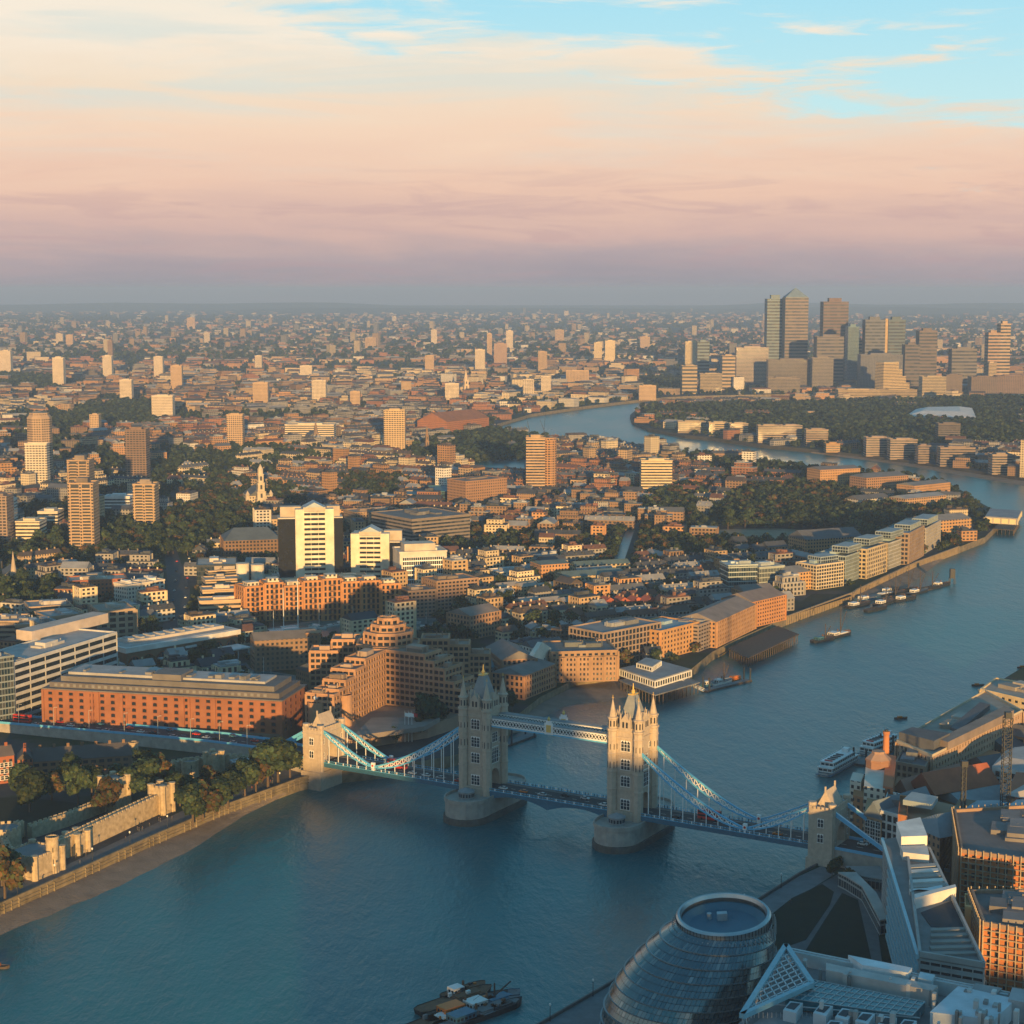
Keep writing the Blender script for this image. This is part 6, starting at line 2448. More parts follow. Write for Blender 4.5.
def balconied(label, u0, u1, vt, vb, depth, col, phrase=None, group=None):
    """point block with stacked balconies on its front"""
    p, zt = fb(u0, vb, u1, vb, depth, vt)
    b = Bld('tower_block', label, 'tower block', p, group, phrase=phrase)
    P = [Vector((q[0], q[1])) for q in p]
    d = P[1] - P[0]; L = d.length; d /= L
    o = Vector((d.y, -d.x))
    m = b.mb((*col, .35))
    m.prism(p, LAND, zt)
    for t0, t1 in ((0, .12), (.44, .56), (.88, 1.0)):
        m.prism(rect(P[0] + d * L * t0 + o * 1.5, P[0] + d * L * t1 + o * 1.5, 1.5), LAND, zt)
    m.slot = 1
    for t0, t1 in ((.12, .44), (.56, .88)):
        m.prism(rect(P[0] + d * L * t0 + o * .12, P[0] + d * L * t1 + o * .12, .1), LAND, zt)  # dark panels put in as the shade of the balcony recesses
    m.slot = 0
    b.add(m, 'wall', [M_FACT, M_DARK])
    n = int((zt - LAND) / 2.9)
    m = b.mb(tuple(min(c * 1.15, .7) for c in col))
    for i in range(n):
        z = LAND + 2.9 * i
        for t0, t1 in ((.12, .44), (.56, .88)):
            m.prism(rect(P[0] + d * L * t0 + o * 1.4, P[0] + d * L * t1 + o * 1.4, 1.4), z, z + 1.1, bottom=True)
    b.add(m, 'balconies', M_WALL)
    r = b.mb((.25, .2, .16))
    flat_roof(r, b.poly, zt, (.22, .18, .15), 1.2, col, plant=1, seed=int(u0))
    c = sum(P, Vector((0, 0))) / 4
    r.prism([c + (q - c) * .45 for q in P], zt, zt + 5)
    b.add(r, 'roof', M_ROOF)
    return b


OR = (.50, .35, .21)
PL = (.62, .52, .40)
BR = (.33, .21, .13)
balconied('brown balconied point block, nearer of the stacked pair at left', 70, 95, 484, 552, 22, (.42, .29, .18), 'the nearer brown balconied tower')
balconied('brown balconied point block rising behind its nearer twin at left', 69, 91, 461, 528, 22, (.36, .25, .16))
balconied('brown balconied point block standing right of the stacked pair', 134, 156, 485, 532, 20, (.44, .31, .19), 'the single brown balconied tower')
tow('dark brown slab tower behind the single balconied block', 126, 147, 430, 482, 24, (.22, .15, .11), phrase='the dark brown slab tower')
b = tow('tall white fronted tower with a brown octagonal shaft behind', 26, 48, 444, 494, 14, (.64, .56, .46), phrase='the tall white-fronted tower', cap=False)
q = G(36, 489)
t = b.mb((.42, .30, .2)); t.lathe([(15, LAND), (15, Zat(q, 419)), (12, Zat(q, 416)), (12, Zat(q, 414))], 8, q.x, q.y + 26, PI / 8); b.add(t, 'octagonal_shaft', M_FACT)
tow('grey tower block cut off by the left edge', -12, 8, 497, 545, 24, (.3, .22, .17))
tow('pale narrow slab at the left edge beside the grey block', 8, 14, 500, 540, 16, (.6, .55, .5))
tow('white box office below the balconied pair', 16, 40, 522, 542, 26, (.66, .58, .44), 'rib', cat='office building', name='office_block')
tow('second white box office behind trees at left', 38, 58, 512, 530, 26, (.6, .54, .45), 'rib', cat='office building', name='office_block')
tow('white twin gabled block behind the single balconied tower', 104, 130, 497, 514, 22, (.66, .64, .62), 'rib', cat='apartment building', name='white_block')
tow('stepped beige tower in the middle of the left hand roofs', 227, 243, 415, 446, 20, OR, phrase='the stepped beige tower')
tow('wide pale slab tower left of the stepped beige one', 152, 173, 396, 420, 24, PL, phrase='the wide pale slab')
tow('slim bright tower standing alone before the left woods', 53, 64, 358, 388, 22, PL, phrase='the slim bright tower')
tow('pale tower with a lower wing right of the slim bright one', 120, 132, 380, 402, 20, PL)
tow('short pale tower beside two dark chimneys', 103, 112, 356, 378, 22, PL)
tow('dark narrow tower behind the short pale one', 108, 113, 341, 366, 16, (.25, .17, .13))
tow('cream tower at the extreme left edge of the skyline', 0, 11, 351, 374, 24, PL)
tow('slender beige tower left of centre far roofs', 171, 182, 366, 391, 20, OR)
tow('small bright tower left of the slender beige one', 154, 163, 357, 377, 20, PL)
tow('square beige tower above the brown-spired church', 253, 268, 383, 406, 22, OR, phrase='the square beige tower')
tow('square beige tower right of its similar neighbour', 312, 326, 381, 404, 22, PL)
tow('long white slab block with stepped roof near the brown spire', 285, 334, 425, 440, 40, (.66, .56, .42), 'rib', cat='office building', name='white_slab', phrase='the long white slab')
tow('broad golden tower block in the centre left', 384, 405, 411, 454, 26, (.58, .42, .24), phrase='the broad golden tower block')
tow('tall cream slab of balconies above the riverside houses', 641, 672, 461, 494, 24, (.62, .5, .32), 'rib', phrase='the tall cream slab')
b = tow('striped brown and white tower with a curved brick flank', 526, 545, 438, 494, 24, (.46, .32, .2), 'rib', phrase='the striped tower by the dock')
q = G(549, 492); m = b.mb((.42, .24, .12)); m.lathe([(9, LAND), (9, Zat(q, 440)), (8, Zat(q, 438))], 16, q.x, q.y + 10); b.add(m, 'curved_flank', M_FACT)
for (u, v, vt, jib, lab) in ((533, 470, 434, (-9, 2, 40), 'left crane of three over the striped tower'), (543, 468, 432, (3, 2, 42), 'middle crane of three over the striped tower'), (552, 470, 440, (-16, 2, 44), 'right crane of three over the striped tower')):
    q = G(u, v); mast('tower_crane', lab, u, v, Zat(q, vt + 14) - LAND, jib, 2.2)
for (u0, u1, vt, vb, col, lab) in (
    (475, 485, 350, 372, PL, 'bright short tower left in the central far cluster'), (494, 507, 344, 366, (.42, .28, .2), 'wide brown tower in the central far cluster'),
    (487, 492, 334, 358, OR, 'slim stepped tower topping the central far cluster'), (506, 513, 331, 352, PL, 'slim cream tower right of the wide brown one'),
    (538, 547, 352, 374, OR, 'single beige tower right of the central far cluster'), (523, 534, 380, 398, PL, 'left one of a pair of pale square towers'),
    (541, 551, 377, 396, PL, 'right one of a pair of pale square towers'), (594, 602, 343, 363, (.66, .52, .32), 'left half of the bright cream far twin towers'),
    (605, 615, 341, 363, (.68, .54, .34), 'right half of the bright cream far twin towers'), (431, 437, 330, 346, PL, 'small pale tower high on the central horizon'),
    (445, 459, 384, 402, PL, 'white square tower left of the slim steeple'), (425, 434, 356, 374, OR, 'beige tower above the broad golden tower block'),
    (566, 589, 371, 385, OR, 'long low golden slab before the river bend'), (639, 656, 386, 400, OR, 'golden block standing at the river bend head'),
    (187, 195, 318, 330, OR, 'small tower on the far left horizon'), (204, 210, 333, 345, PL, 'pale far tower right of the horizon tower'),
    (56, 63, 334, 346, PL, 'left of two small far towers at upper left'), (66, 73, 335, 347, OR, 'right of two small far towers at upper left'),
    (640, 650, 337, 350, OR, 'brown far tower left of the business district'), (300, 312, 366, 378, PL, 'pale stepped far block above the two beige towers'),
    (365, 376, 338, 350, OR, 'small tower right of centre-left horizon'), (685, 697, 342, 366, (.66, .52, .3), 'bright slim tower at the left end of the business district'),
    (555, 564, 330, 344, OR, 'small golden tower on the centre horizon'), (255, 262, 356, 370, PL, 'small pale tower among far roofs left of centre'),
    (350, 360, 392, 408, OR, 'small beige tower left of the broad golden one'), (90, 99, 415, 436, OR, 'small beige tower between white-fronted and dark slab towers'),
):
    tow(lab, u0, u1, vt, vb, 20, col)

_tow = tow
def tow(label, u0, u1, vt, vb, depth, col, *a, **k):
    return _tow(label, u0, u1, vt, vb, depth, tuple(c * (.95 if col[2] > col[0] else .5 if col[0] < .5 else .74) for c in col), *a, **k)


# business district on the isle
b = tow('blue glass tower with a pale top beside the pyramid tower', 766, 783.5, 299, 380, 50, (.20, .26, .30), style='sky', cat='skyscraper', name='skyscraper', phrase='the business district')
b = tow('tallest tower, steel clad with a pyramid roof', 784, 807, 298, 381, 58, (.46, .37, .32), style='sky', cat='skyscraper', name='skyscraper', cap=False)
P = b.poly; z = Zat(G(784, 381), 298); c = sum(P, Vector((0, 0))) / 4
m = b.mb((.16, .22, .27)); m.prism([c + (q - c) * .94 for q in P], z, z + 3); m.prism([c + (q - c) * .94 for q in P], z + 3, z + 27, scale_top=.03); b.add(m, 'pyramid', M_ROOF)
b = tow('brown banded tower with a flat pale top, right of the pyramid tower', 822, 847, 302, 380, 52, (.34, .25, .23), style='sky', cat='skyscraper', name='skyscraper')
tow('stepped grey base block in front of the brown banded tower', 816, 843, 337, 386, 50, (.36, .32, .31), style='sky', cat='skyscraper', name='skyscraper')
tow('slim blue glass tower right of the brown banded tower', 847, 858, 327, 384, 40, (.18, .27, .32), 'cur', cat='skyscraper', name='skyscraper')
tow('dark slate tower with a sunlit right edge', 864, 884, 320, 384, 40, (.16, .17, .2), style='sky', cat='skyscraper', name='skyscraper')
tow('dark teal tower right of the dark slate tower', 887, 904, 320, 384, 40, (.13, .17, .2), style='sky', cat='skyscraper', name='skyscraper')
tow('thin strip coloured gold as the sunlit edge of the dark slate tower', 884, 886.5, 319, 384, 20, (.6, .42, .2), 'plain', cat='skyscraper', name='skyscraper', cap=False)  # gold colour paints sunlight on the slate tower's right edge
tow('grey brown tower standing right of the dark pair', 918, 936, 331, 386, 40, (.34, .28, .26), style='sky', cat='skyscraper', name='skyscraper')
tow('wide dark slab in front of the dark pair of towers', 860, 902, 355, 391, 40, (.17, .17, .19), cat='office building', name='office_block')
p_, z_ = fb(883, 397, 913, 396, 30, 363)
b = Bld('wedge_block', 'golden block with a stepped roof sloping down to the right', 'apartment building', p_)
m = b.mb((.62, .46, .24))
for i in range(8):
    a_, c_ = Vector(p_[0]), Vector(p_[1])
    q = rect(a_.lerp(c_, i / 8), a_.lerp(c_, (i + 1) / 8), 30)
    t = 1 if i < 4 else 1 - (i - 3) * .2
    m.prism(q, LAND, LAND + (z_ - LAND) * t)
b.add(m, 'wall', M_FACR)
m = b.mb((.5, .4, .25)); m.prism(rect(Vector(p_[0]), Vector(p_[0]).lerp(Vector(p_[1]), .5), 30), z_, z_ + 2); b.add(m, 'roof', M_ROOF)
for (u0, u1, vt, vb, col, st, lab) in (
    (922, 946, 377, 396, (.6, .48, .3), 'rib', 'low golden block right of the wedge block'), (951, 976, 349, 388, (.36, .33, .32), 'sky', 'broad grey block under a flat pale roof'),
    (987, 999, 333, 384, (.52, .36, .25), 'sky', 'pink brown tower, left of the pair at the right edge'), (999, 1009, 324, 384, (.56, .42, .3), 'sky', 'taller golden tower, right of the pair at the right edge'),
    (988, 996, 363, 388, (.64, .5, .32), 'rib', 'small cream block before the right edge pair'), (736, 768, 348, 386, (.52, .44, .38), 'rib', 'wide cream stepped block left of the glass tower'),
    (768, 816, 360, 389, (.36, .31, .28), 'rib', 'long dark stepped block below the pyramid tower'), (812, 833, 358, 390, (.46, .4, .35), 'rib', 'rounded pale block below the brown banded tower'),
    (722, 735, 356, 390, (.56, .42, .28), 'sky', 'golden tower at the left of the cream stepped block'), (682, 697, 366, 394, (.55, .42, .26), 'sky', 'stepped golden block at the near left of the district'),
    (697, 709, 342, 384, (.20, .25, .27), 'sky', 'dark glass tower left of the golden one'), (904, 919, 345, 390, (.30, .26, .26), 'sky', 'brown slab between dark teal and grey brown towers'),
    (700, 722, 374, 393, (.5, .4, .27), 'rib', 'low golden waterfront slab left of the district'), (971, 997, 377, 393, (.36, .27, .22), 'fac', 'brown waterfront block below the right edge pair'),
    (997, 1030, 376, 393, (.4, .28, .22), 'fac', 'brown waterfront block cut by the right edge'), (946, 962, 375, 394, (.36, .28, .22), 'fac', 'brown block between golden and grey waterfront blocks'),
    (838, 880, 390, 399.5, (.58, .44, .26), 'rib', 'long low golden quay block, left of two'), (880, 917, 390, 399.5, (.5, .38, .22), 'rib', 'long low golden quay block, right of two'),
    (768, 800, 378, 393, (.46, .38, .3), 'rib', 'low pale terrace block under the dark stepped block'), (856, 862, 340, 382, (.5, .36, .25), 'sky', 'thin brown tower behind the blue glass one'),
):
    tow(lab, u0, u1, vt, vb, 36, col, st, cat='office building', name='office_block')

tow = _tow
# low buildings along the peninsula's bank
for (u0, u1, vt, vb, col, lab) in (
    (678, 706, 422, 433, (.5, .4, .28), 'low tan waterside flats at the peninsula tip'), (709, 728, 423, 436, (.6, .48, .32), 'left of two bright waterside flats on the peninsula'),
    (730, 748, 424, 438, (.6, .48, .34), 'right of two bright waterside flats on the peninsula'), (758, 780, 426, 443, (.48, .38, .28), 'pale balconied flats on the peninsula bank'),
    (780, 802, 426, 443, (.5, .4, .32), 'pale flats with white roofs on the peninsula bank'), (806, 828, 430, 446, (.42, .32, .24), 'brown flats in trees on the peninsula bank'),
    (826, 840, 444, 452, (.55, .33, .14), 'small golden house on the peninsula bank'), (866, 890, 438, 456, (.42, .33, .27), 'left of three long flats on the peninsula bank'),
    (890, 917, 440, 459, (.46, .36, .29), 'right of three long flats on the peninsula bank'), (918, 930, 446, 463, (.34, .26, .22), 'dark flats beside the three long ones'),
    (940, 975, 448, 466, (.36, .28, .23), 'brown flats behind the foreshore beach'), (992, 1012, 455, 474, (.42, .34, .28), 'pale flats near the right edge of the far bank'),
    (938, 960, 424, 442, (.20, .17, .16), 'dark gasworks frame building among peninsula trees'),
):
    tow(lab, u0, u1, vt, vb, 22, tuple(c * .72 for c in col), 'rib', cat='apartment building', name='waterside_flats')
b = Bld('stadium', 'white roofed sports hall among the peninsula trees', 'sports hall', [(q.x, q.y) for q in (G(906, 420), (G(976, 422)), G(972, 412), G(916, 413))])
m = b.mb((.5, .48, .45)); m.prism(b.poly, LAND, LAND + 8); b.add(m, 'wall', M_WALL)
m = b.mb((.66, .62, .58)); m.prism(b.poly, LAND + 8, LAND + 15, scale_top=.55); b.add(m, 'roof', M_ROOF)
# ------------------------------------------------------------------ the rest of the city
ORD = ('nearest second third fourth fifth sixth seventh eighth ninth tenth eleventh twelfth thirteenth fourteenth fifteenth sixteenth seventeenth eighteenth nineteenth twentieth').split()
MARKS += [(560, 500, 'the roofs before the tall cream slab'), (760, 505, 'the waterfront woods'), (600, 545, 'the tree-lined canal'), (180, 580, 'the avenue'), (480, 450, 'the basin park woods'),
          (770, 532, 'the sandy field'), (820, 605, 'the riverside garden'), (130, 800, 'the moat lawn'), (1000, 830, 'the scaffolded brick block'), (630, 420, 'the peninsula tip')]


class Labels:
    """collects things, then words each label by look and by what stands nearest"""
    def __init__(s):
        s.rows = []

    def add(s, o, desc, pos):
        s.rows.append((o, desc, PX(pos)))

    def write(s):
        by = {}
        for o, d, (u, v) in s.rows:
            best = min(MARKS, key=lambda m: math.hypot(m[0] - u, (m[1] - v) * 2.2))
            du, dv = u - best[0], (v - best[1]) * 2.0
            if abs(du) > abs(dv):
                w = 'right of' if du > 0 else 'left of'
            else:
                w = 'in front of' if dv > 0 else 'beyond'
            by.setdefault((d, w, best[2]), []).append((math.hypot(du, dv), o))
        for (d, w, p), l in by.items():
            l.sort(key=lambda t: t[0])
            for i, (_, o) in enumerate(l):
                if len(l) == 1:
                    o['label'] = f'{d} {w} {p}'
                elif i < len(ORD):
                    o['label'] = f'{d}, {ORD[i]} {w} {p}'
                else:
                    o['label'] = f'{d}, {ORD[i % 10]} outward of the farther ones {w} {p}'
                o['label'] = ' '.join(o['label'].split()[:16])


LAB = Labels()
rnd = random.Random(41)
WALLC = [('brown', (.26, .165, .10)), ('tan', (.44, .31, .18)), ('orange', (.43, .24, .11)), ('red', (.30, .14, .075)), ('cream', (.58, .48, .33)), ('grey', (.29, .275, .26)), ('dark', (.17, .135, .105)), ('white', (.62, .58, .52))]
ROOFC = [('slate', (.05, .058, .07)), ('slate', (.065, .072, .085)), ('grey', (.11, .118, .13)), ('brown', (.085, .068, .06)), ('red', (.14, .07, .05)), ('pale', (.27, .275, .28))]
PARKS_PX = {
    'a': [(96, 562), (196, 556), (225, 524), (200, 512), (110, 526)],
    'b': [(205, 505), (300, 510), (312, 494), (240, 482), (210, 486)],
    'o': [(20, 562), (62, 564), (66, 540), (40, 538)],
    'c': [(405, 462), (480, 464), (545, 458), (548, 440), (495, 432), (440, 440), (410, 445)],
    'd': [(725, 530), (850, 530), (860, 500), (830, 486), (740, 490), (720, 505)],
    'e': [(845, 545), (905, 556), (950, 538), (945, 520), (880, 506), (848, 512)],
    'f': [(80, 425), (165, 428), (172, 405), (110, 398), (75, 410)],
    'g': [(0, 388), (70, 392), (70, 378), (0, 374)],
    'h': [(640, 408), (1024, 398), (1030, 446), (900, 452), (780, 440), (690, 428), (650, 424)],
    'i': [(0, 618), (52, 612), (60, 588), (0, 580)],
    'j': [(428, 652), (470, 650), (475, 622), (440, 618)],
    'k': [(640, 388), (668, 394), (700, 390), (690, 378), (640, 378)],
    'l': [(232, 560), (250, 520), (236, 500), (214, 525)],
    'm': [(330, 505), (400, 500), (402, 480), (345, 478)],
    'n': [(640, 520), (700, 522), (705, 488), (650, 490)],
}
PARKS = [xy(p) for p in PARKS_PX.values()]
STRIPS = [xy([(592, 590), (606, 592), (628, 528), (620, 526)]), xy([(622, 580), (634, 580), (646, 522), (636, 524)]), xy([(232, 705), (300, 712), (304, 655), (250, 655)]),
          xy([(60, 600), (70, 560), (66, 520), (55, 540)]), xy([(158, 655), (192, 652), (192, 545), (160, 545)]), xy([(250, 655), (330, 640), (465, 632), (460, 612), (330, 616), (268, 624)]), xy([(700, 538), (840, 544), (842, 526), (700, 528)]),
          xy([(455, 474), (535, 478), (532, 452), (465, 452)]), xy([(602, 590), (640, 588), (642, 526), (622, 526)]), xy([(785, 620), (853, 603), (853, 588), (800, 592)])]
NOBUILD = [xy([(-80, 940), (330, 790), (330, 735), (-80, 715)]), xy([(315, 775), (510, 745), (505, 640), (300, 640)])]


def blocked(p, r):
    for x0, x1, y0, y1, q in FPOLY:
        if x0 - r < p[0] < x1 + r and y0 - r < p[1] < y1 + r:
            if inside(p, q):
                return True
            for k in range(6):
                a = k * PI / 3
                if inside((p[0] + r * math.cos(a), p[1] + r * math.sin(a)), q):
                    return True
    return False


def on_land(p, r):
    for P in (NORTH, ROTH):
        if inside(p, P):
            return all(inside((p[0] + r * math.cos(k * PI / 3), p[1] + r * math.sin(k * PI / 3)), P) for k in range(6))
    return False


def hashn(x, y, s):
    """smooth value noise 0..1"""
    x, y = x / s, y / s
    xi, yi = math.floor(x), math.floor(y)
    fx, fy = x - xi, y - yi
    fx, fy = fx * fx * (3 - 2 * fx), fy * fy * (3 - 2 * fy)
    h = lambda a, b: (math.sin(a * 127.1 + b * 311.7 + s * 0.013) * 43758.5453) % 1.0
    return (h(xi, yi) * (1 - fx) + h(xi + 1, yi) * fx) * (1 - fy) + (h(xi, yi + 1) * (1 - fx) + h(xi + 1, yi + 1) * fx) * fy


DIST = {}
def district(x, y):
    """street direction of the neighbourhood a point lies in"""
    s = 330.0
    best = None
    for i in range(-1, 2):
        for j in range(-1, 2):
            ci, cj = math.floor(x / s) + i, math.floor(y / s) + j
            if (ci, cj) not in DIST:
                r = random.Random(ci * 9176 + cj * 131 + 5)
                DIST[(ci, cj)] = ((ci + r.random()) * s, (cj + r.random()) * s, r.uniform(-.8, .8), r.random(), r.choice(WALLC[:6]), r.random())
            d = DIST[(ci, cj)]
            q = (d[0] - x) ** 2 + (d[1] - y) ** 2
            if best is None or q < best[0]:
                best = (q, d)
    return best[1]


BUILD = []           # every generated building


def visible(x, y, m=60):
    u, v = PX((x, y, LAND))
    return -m < u < 1024 + m and v > 296


def lot(x, y, cell, D):
    ds = district(x, y)
    ang, kindness = ds[2], ds[3]
    r = rnd.random()
    wall = ds[4] if rnd.random() < .74 else rnd.choice(WALLC)
    roof = rnd.choice(ROOFC)
    j = rnd.uniform(.8, 1.2)
    wc = tuple(c * j for c in wall[1])
    if rnd.random() < .2:
        ang += PI / 2
    if D > 2600:
        r = r * .9 + .1 * hashn(x, y, 900)
    if kindness < .6 and r < .62 or r < .3:
        k = 'terrace' if rnd.random() < .66 else 'gabled_house'
        if k == 'terrace':
            w, d, h = rnd.uniform(.8, 1.3) * cell * (1.15 if D < 1600 else 1.35), rnd.uniform(8, 11), rnd.uniform(6, 10)
        else:
            w, d, h = rnd.uniform(9, 15), rnd.uniform(9, 13), rnd.uniform(6, 11)
    elif r < .72:
        k = 'flat_roofed_block'
        w, d, h = rnd.uniform(.45, .9) * cell, rnd.uniform(.3, .55) * cell, rnd.uniform(8, 17)
    elif r < .86:
        k = 'stepped_flats'
        w, d, h = rnd.uniform(.6, 1.0) * cell, rnd.uniform(.35, .5) * cell, rnd.uniform(10, 20)
    elif r < .955:
        k = 'brick_warehouse'
        w, d, h = rnd.uniform(.6, 1.0) * cell, rnd.uniform(.4, .6) * cell, rnd.uniform(8, 15)
    else:
        k = 'slab_block'
        w, d, h = rnd.uniform(.35, .75) * cell, rnd.uniform(11, 15), rnd.uniform(18, 34) + (rnd.random() < .12) * 18
        wall = rnd.choice([WALLC[1], WALLC[4], WALLC[4], WALLC[7], WALLC[2]])
        wc = tuple(c * j for c in wall[1])
    if k == 'slab_block' and D < 2300 and x > -40:
        h, w = rnd.uniform(11, 17), w * .8
    if D > 2600:
        w, d = min(w, 46), min(max(d, 9), 24)
    rad = math.hypot(w, d) / 2 * .82
    return k, x, y, ang, w, d, h, wall[0], wc, roof, rad


def scatter(d0, d1, cellf):
    y = d0
    while y < d1:
        cell = cellf(y)
        hw = y * .305 + 80
        n = int(2 * hw / cell)
        for i in range(n + 1):
            x = -hw + i * cell + rnd.uniform(-.28, .28) * cell
            yy = y + rnd.uniform(-.3, .3) * cell
            D = math.hypot(x, yy)
            if not visible(x, yy):
                continue
            if not on_land((x, yy), min(14, cell * .3)):
                continue
            inpark = any(inside((x, yy), P) for P in PARKS)
            rothe = inside((x, yy), ROTH)
            if inpark and rnd.random() > (.04 if not rothe else .03):
                continue
            if any(inside((x, yy), P) for P in STRIPS) or any(inside((x, yy), P) for P in NOBUILD):
                continue
            if hashn(x, yy, 420) < (.34 if D < 4500 else .36) and rnd.random() < .82:
                continue           # squares and yards left to trees
            b = lot(x, yy, cell, D)
            if blocked((x, yy), b[-1]):
                continue
            BUILD.append(b)
        y += cell * .86


scatter(880, 2700, lambda y: 25 + (y - 900) * .004)
scatter(2700, 6200, lambda y: 33 + (y - 2700) * .013)
# remote quarters: fewer, larger lots
def far_scatter():
    y = 6200
    while y < 20500:
        cell = 80 + (y - 6200) * .016
        hw = y * .305 + 100
        for i in range(int(2 * hw / cell) + 1):
            x = -hw + (i + rnd.uniform(-.4, .4)) * cell
            yy = y + rnd.uniform(-.5, .5) * cell
            if hashn(x, yy, 1500) < .34 and rnd.random() < .8:
                continue
            k, x, yy, ang, w, d, h, wn, wc, roof, rad = lot(x, yy, 60, y)
            if rnd.random() < .03:
                h = rnd.uniform(30, 62); w = rnd.uniform(18, 30); d = 20; wc = tuple(c * .72 for c in WALLC[rnd.choice((1, 4, 4, 5))][1]); k = 'slab_block'
            elif k in ('terrace', 'gabled_house'):
                w, d = rnd.uniform(30, 60), 14
            BUILD.append((k, x, yy, ang * .6, w, d, h, wn, wc, roof, rad))
        y += cell * 1.15


far_scatter()


def put_building(b, mw, mr, off=(0, 0), full=True, grid=False):
    """one generated building: walls into mw, roof into mr"""
    k, x, y, ang, w, d, h, wn, wc, roof, rad = b
    M = Matrix.Translation((x - off[0], y - off[1], 0)) @ Matrix.Rotation(ang, 4, 'Z')
    ca, sa = math.cos(ang), math.sin(ang)
    a = (math.sin(x * 12.9898 + y * 78.233) * 43758.5) % 1.0
    mw.M, mr.M = M, M
    mw.col = (*wc, a)
    mw.slot, mr.slot = 0, (mr.slot if mr is mw else 0)
    z0, z1 = LAND, LAND + h
    X, Y = w / 2, d / 2
    rc = roof[1]
    def walls(x0, x1, y0, y1, za, zb):
        mw.slot = 0
        mw.col = (*wc, a)
        if grid:
            sav = mw.M
            mw.M = None
            q = [(x - off[0] + ca * p - sa * r_, y - off[1] + sa * p + ca * r_) for p, r_ in ((x0, y0), (x1, y0), (x1, y1), (x0, y1))]
            gridwall(mw, q, za, zb, max(1, round((zb - za) / 3.1)), 3.0 + a, 1.4, 1.2 + a * .5, .22, wall=0, glass=2)
            mw.M = sav
        else:
            mw.box(x0, x1, y0, y1, za, zb, bottom=False, top=False)
    def roofslot():
        if mr is mw:
            mr.slot = 1
        mr.col = rc
    if k in ('terrace', 'gabled_house'):
        walls(-X, X, -Y, Y, z0, z1)
        rh = d * .36
        mw.slot = 0
        for s in (-1, 1):
            f = [(s * X, s * -Y, z1), (s * X, s * Y, z1), (s * X, 0, z1 + rh)]
            mw.face(f)
        roofslot()
        if full:
            mr.gable(-X, X, -Y, Y, z1, rh, .35)
        else:
            mr.grid([(-X, -Y, z1), (X, -Y, z1), (X, Y, z1), (-X, Y, z1), (-X, 0, z1 + rh), (X, 0, z1 + rh)], [(0, 1, 5, 4), (2, 3, 4, 5)])
        if full:
            mr.col = wc
            n = max(1, int(w / 7))
            for i in range(n):
                cx = -X + w * (i + .5) / n
                mr.box(cx - .55, cx + .55, -.4, .4, z1 + rh - .8, z1 + rh + 1.3)
            if a > .6:
                mr.col = rc
                for i in range(n):
                    cx = -X + w * (i + .5) / n
                    mr.box(cx - .8, cx + .8, -Y * .75, -Y * .2, z1 + rh * .35, z1 + rh * .8)
    else:
        if k == 'stepped_flats':
            walls(-X, X, -Y, Y, z0, z0 + h * .7)
            roofslot()
            mr.box(-X - .2, X + .2, -Y - .2, Y + .2, z0 + h * .7, z0 + h * .7 + .7, bottom=False)
            walls(-X * .8, X * .55, -Y * .7, Y, z0 + h * .7, z1)
            roofslot()
            mr.box(-X * .82, X * .57, -Y * .72, Y, z1, z1 + .6, bottom=False)
        else:
            walls(-X, X, -Y, Y, z0, z1)
            roofslot()
            if k == 'brick_warehouse':
                n = 1 if d < 16 else 2
                for i in range(n):
                    y0, y1 = -Y + d * i / n, -Y + d * (i + 1) / n
                    mr.gable(-X, X, y0, y1, z1, (y1 - y0) * .28, .2)
                    mw.slot = 0
                    for s in (-1, 1):
                        f = [(s * X, y0, z1), (s * X, y1, z1), (s * X, (y0 + y1) / 2, z1 + (y1 - y0) * .28)]
                        mw.face(f if s > 0 else f[::-1])
                roofslot()
            else:
                mr.box(-X - .2, X + .2, -Y - .2, Y + .2, z1, z1 + .8, bottom=False)
        if full and k != 'brick_warehouse':
            zt = z1 + (.6 if k == 'stepped_flats' else .8)
            for i in range(2 + int(a * 4)):
                t = (a * (i + 3) * 7.13) % 1
                s = (a * (i + 5) * 3.77) % 1
                cx, cy = (-X * .7 + X * 1.2 * t) * .9, (-Y * .5 + Y * s)
                sz = 1 + 2.2 * ((a * (i + 1) * 5.3) % 1)
                g = .75 + .8 * t
                mr.col = tuple(min(c * g, .6) for c in rc)
                mr.box(cx - sz, cx + sz, cy - sz * .6, cy + sz * .6, zt - .2, zt + .8 + 2 * s, bottom=False)
        elif k == 'slab_block':
            mr.box(-X * .3, X * .3, -Y * .5, Y * .5, z1, z1 + 3.5, bottom=False)
    mw.M = mr.M = None


def seen(b):
    k, x, y, ang, w, d, h = b[:7]
    D = math.hypot(x, y)
    u, v = PX((x, y, LAND + h))
    if not (-15 < u < 1039 and v > 300):
        return 0
    return w * h / D ** 2 + w * d / D ** 3 * 120


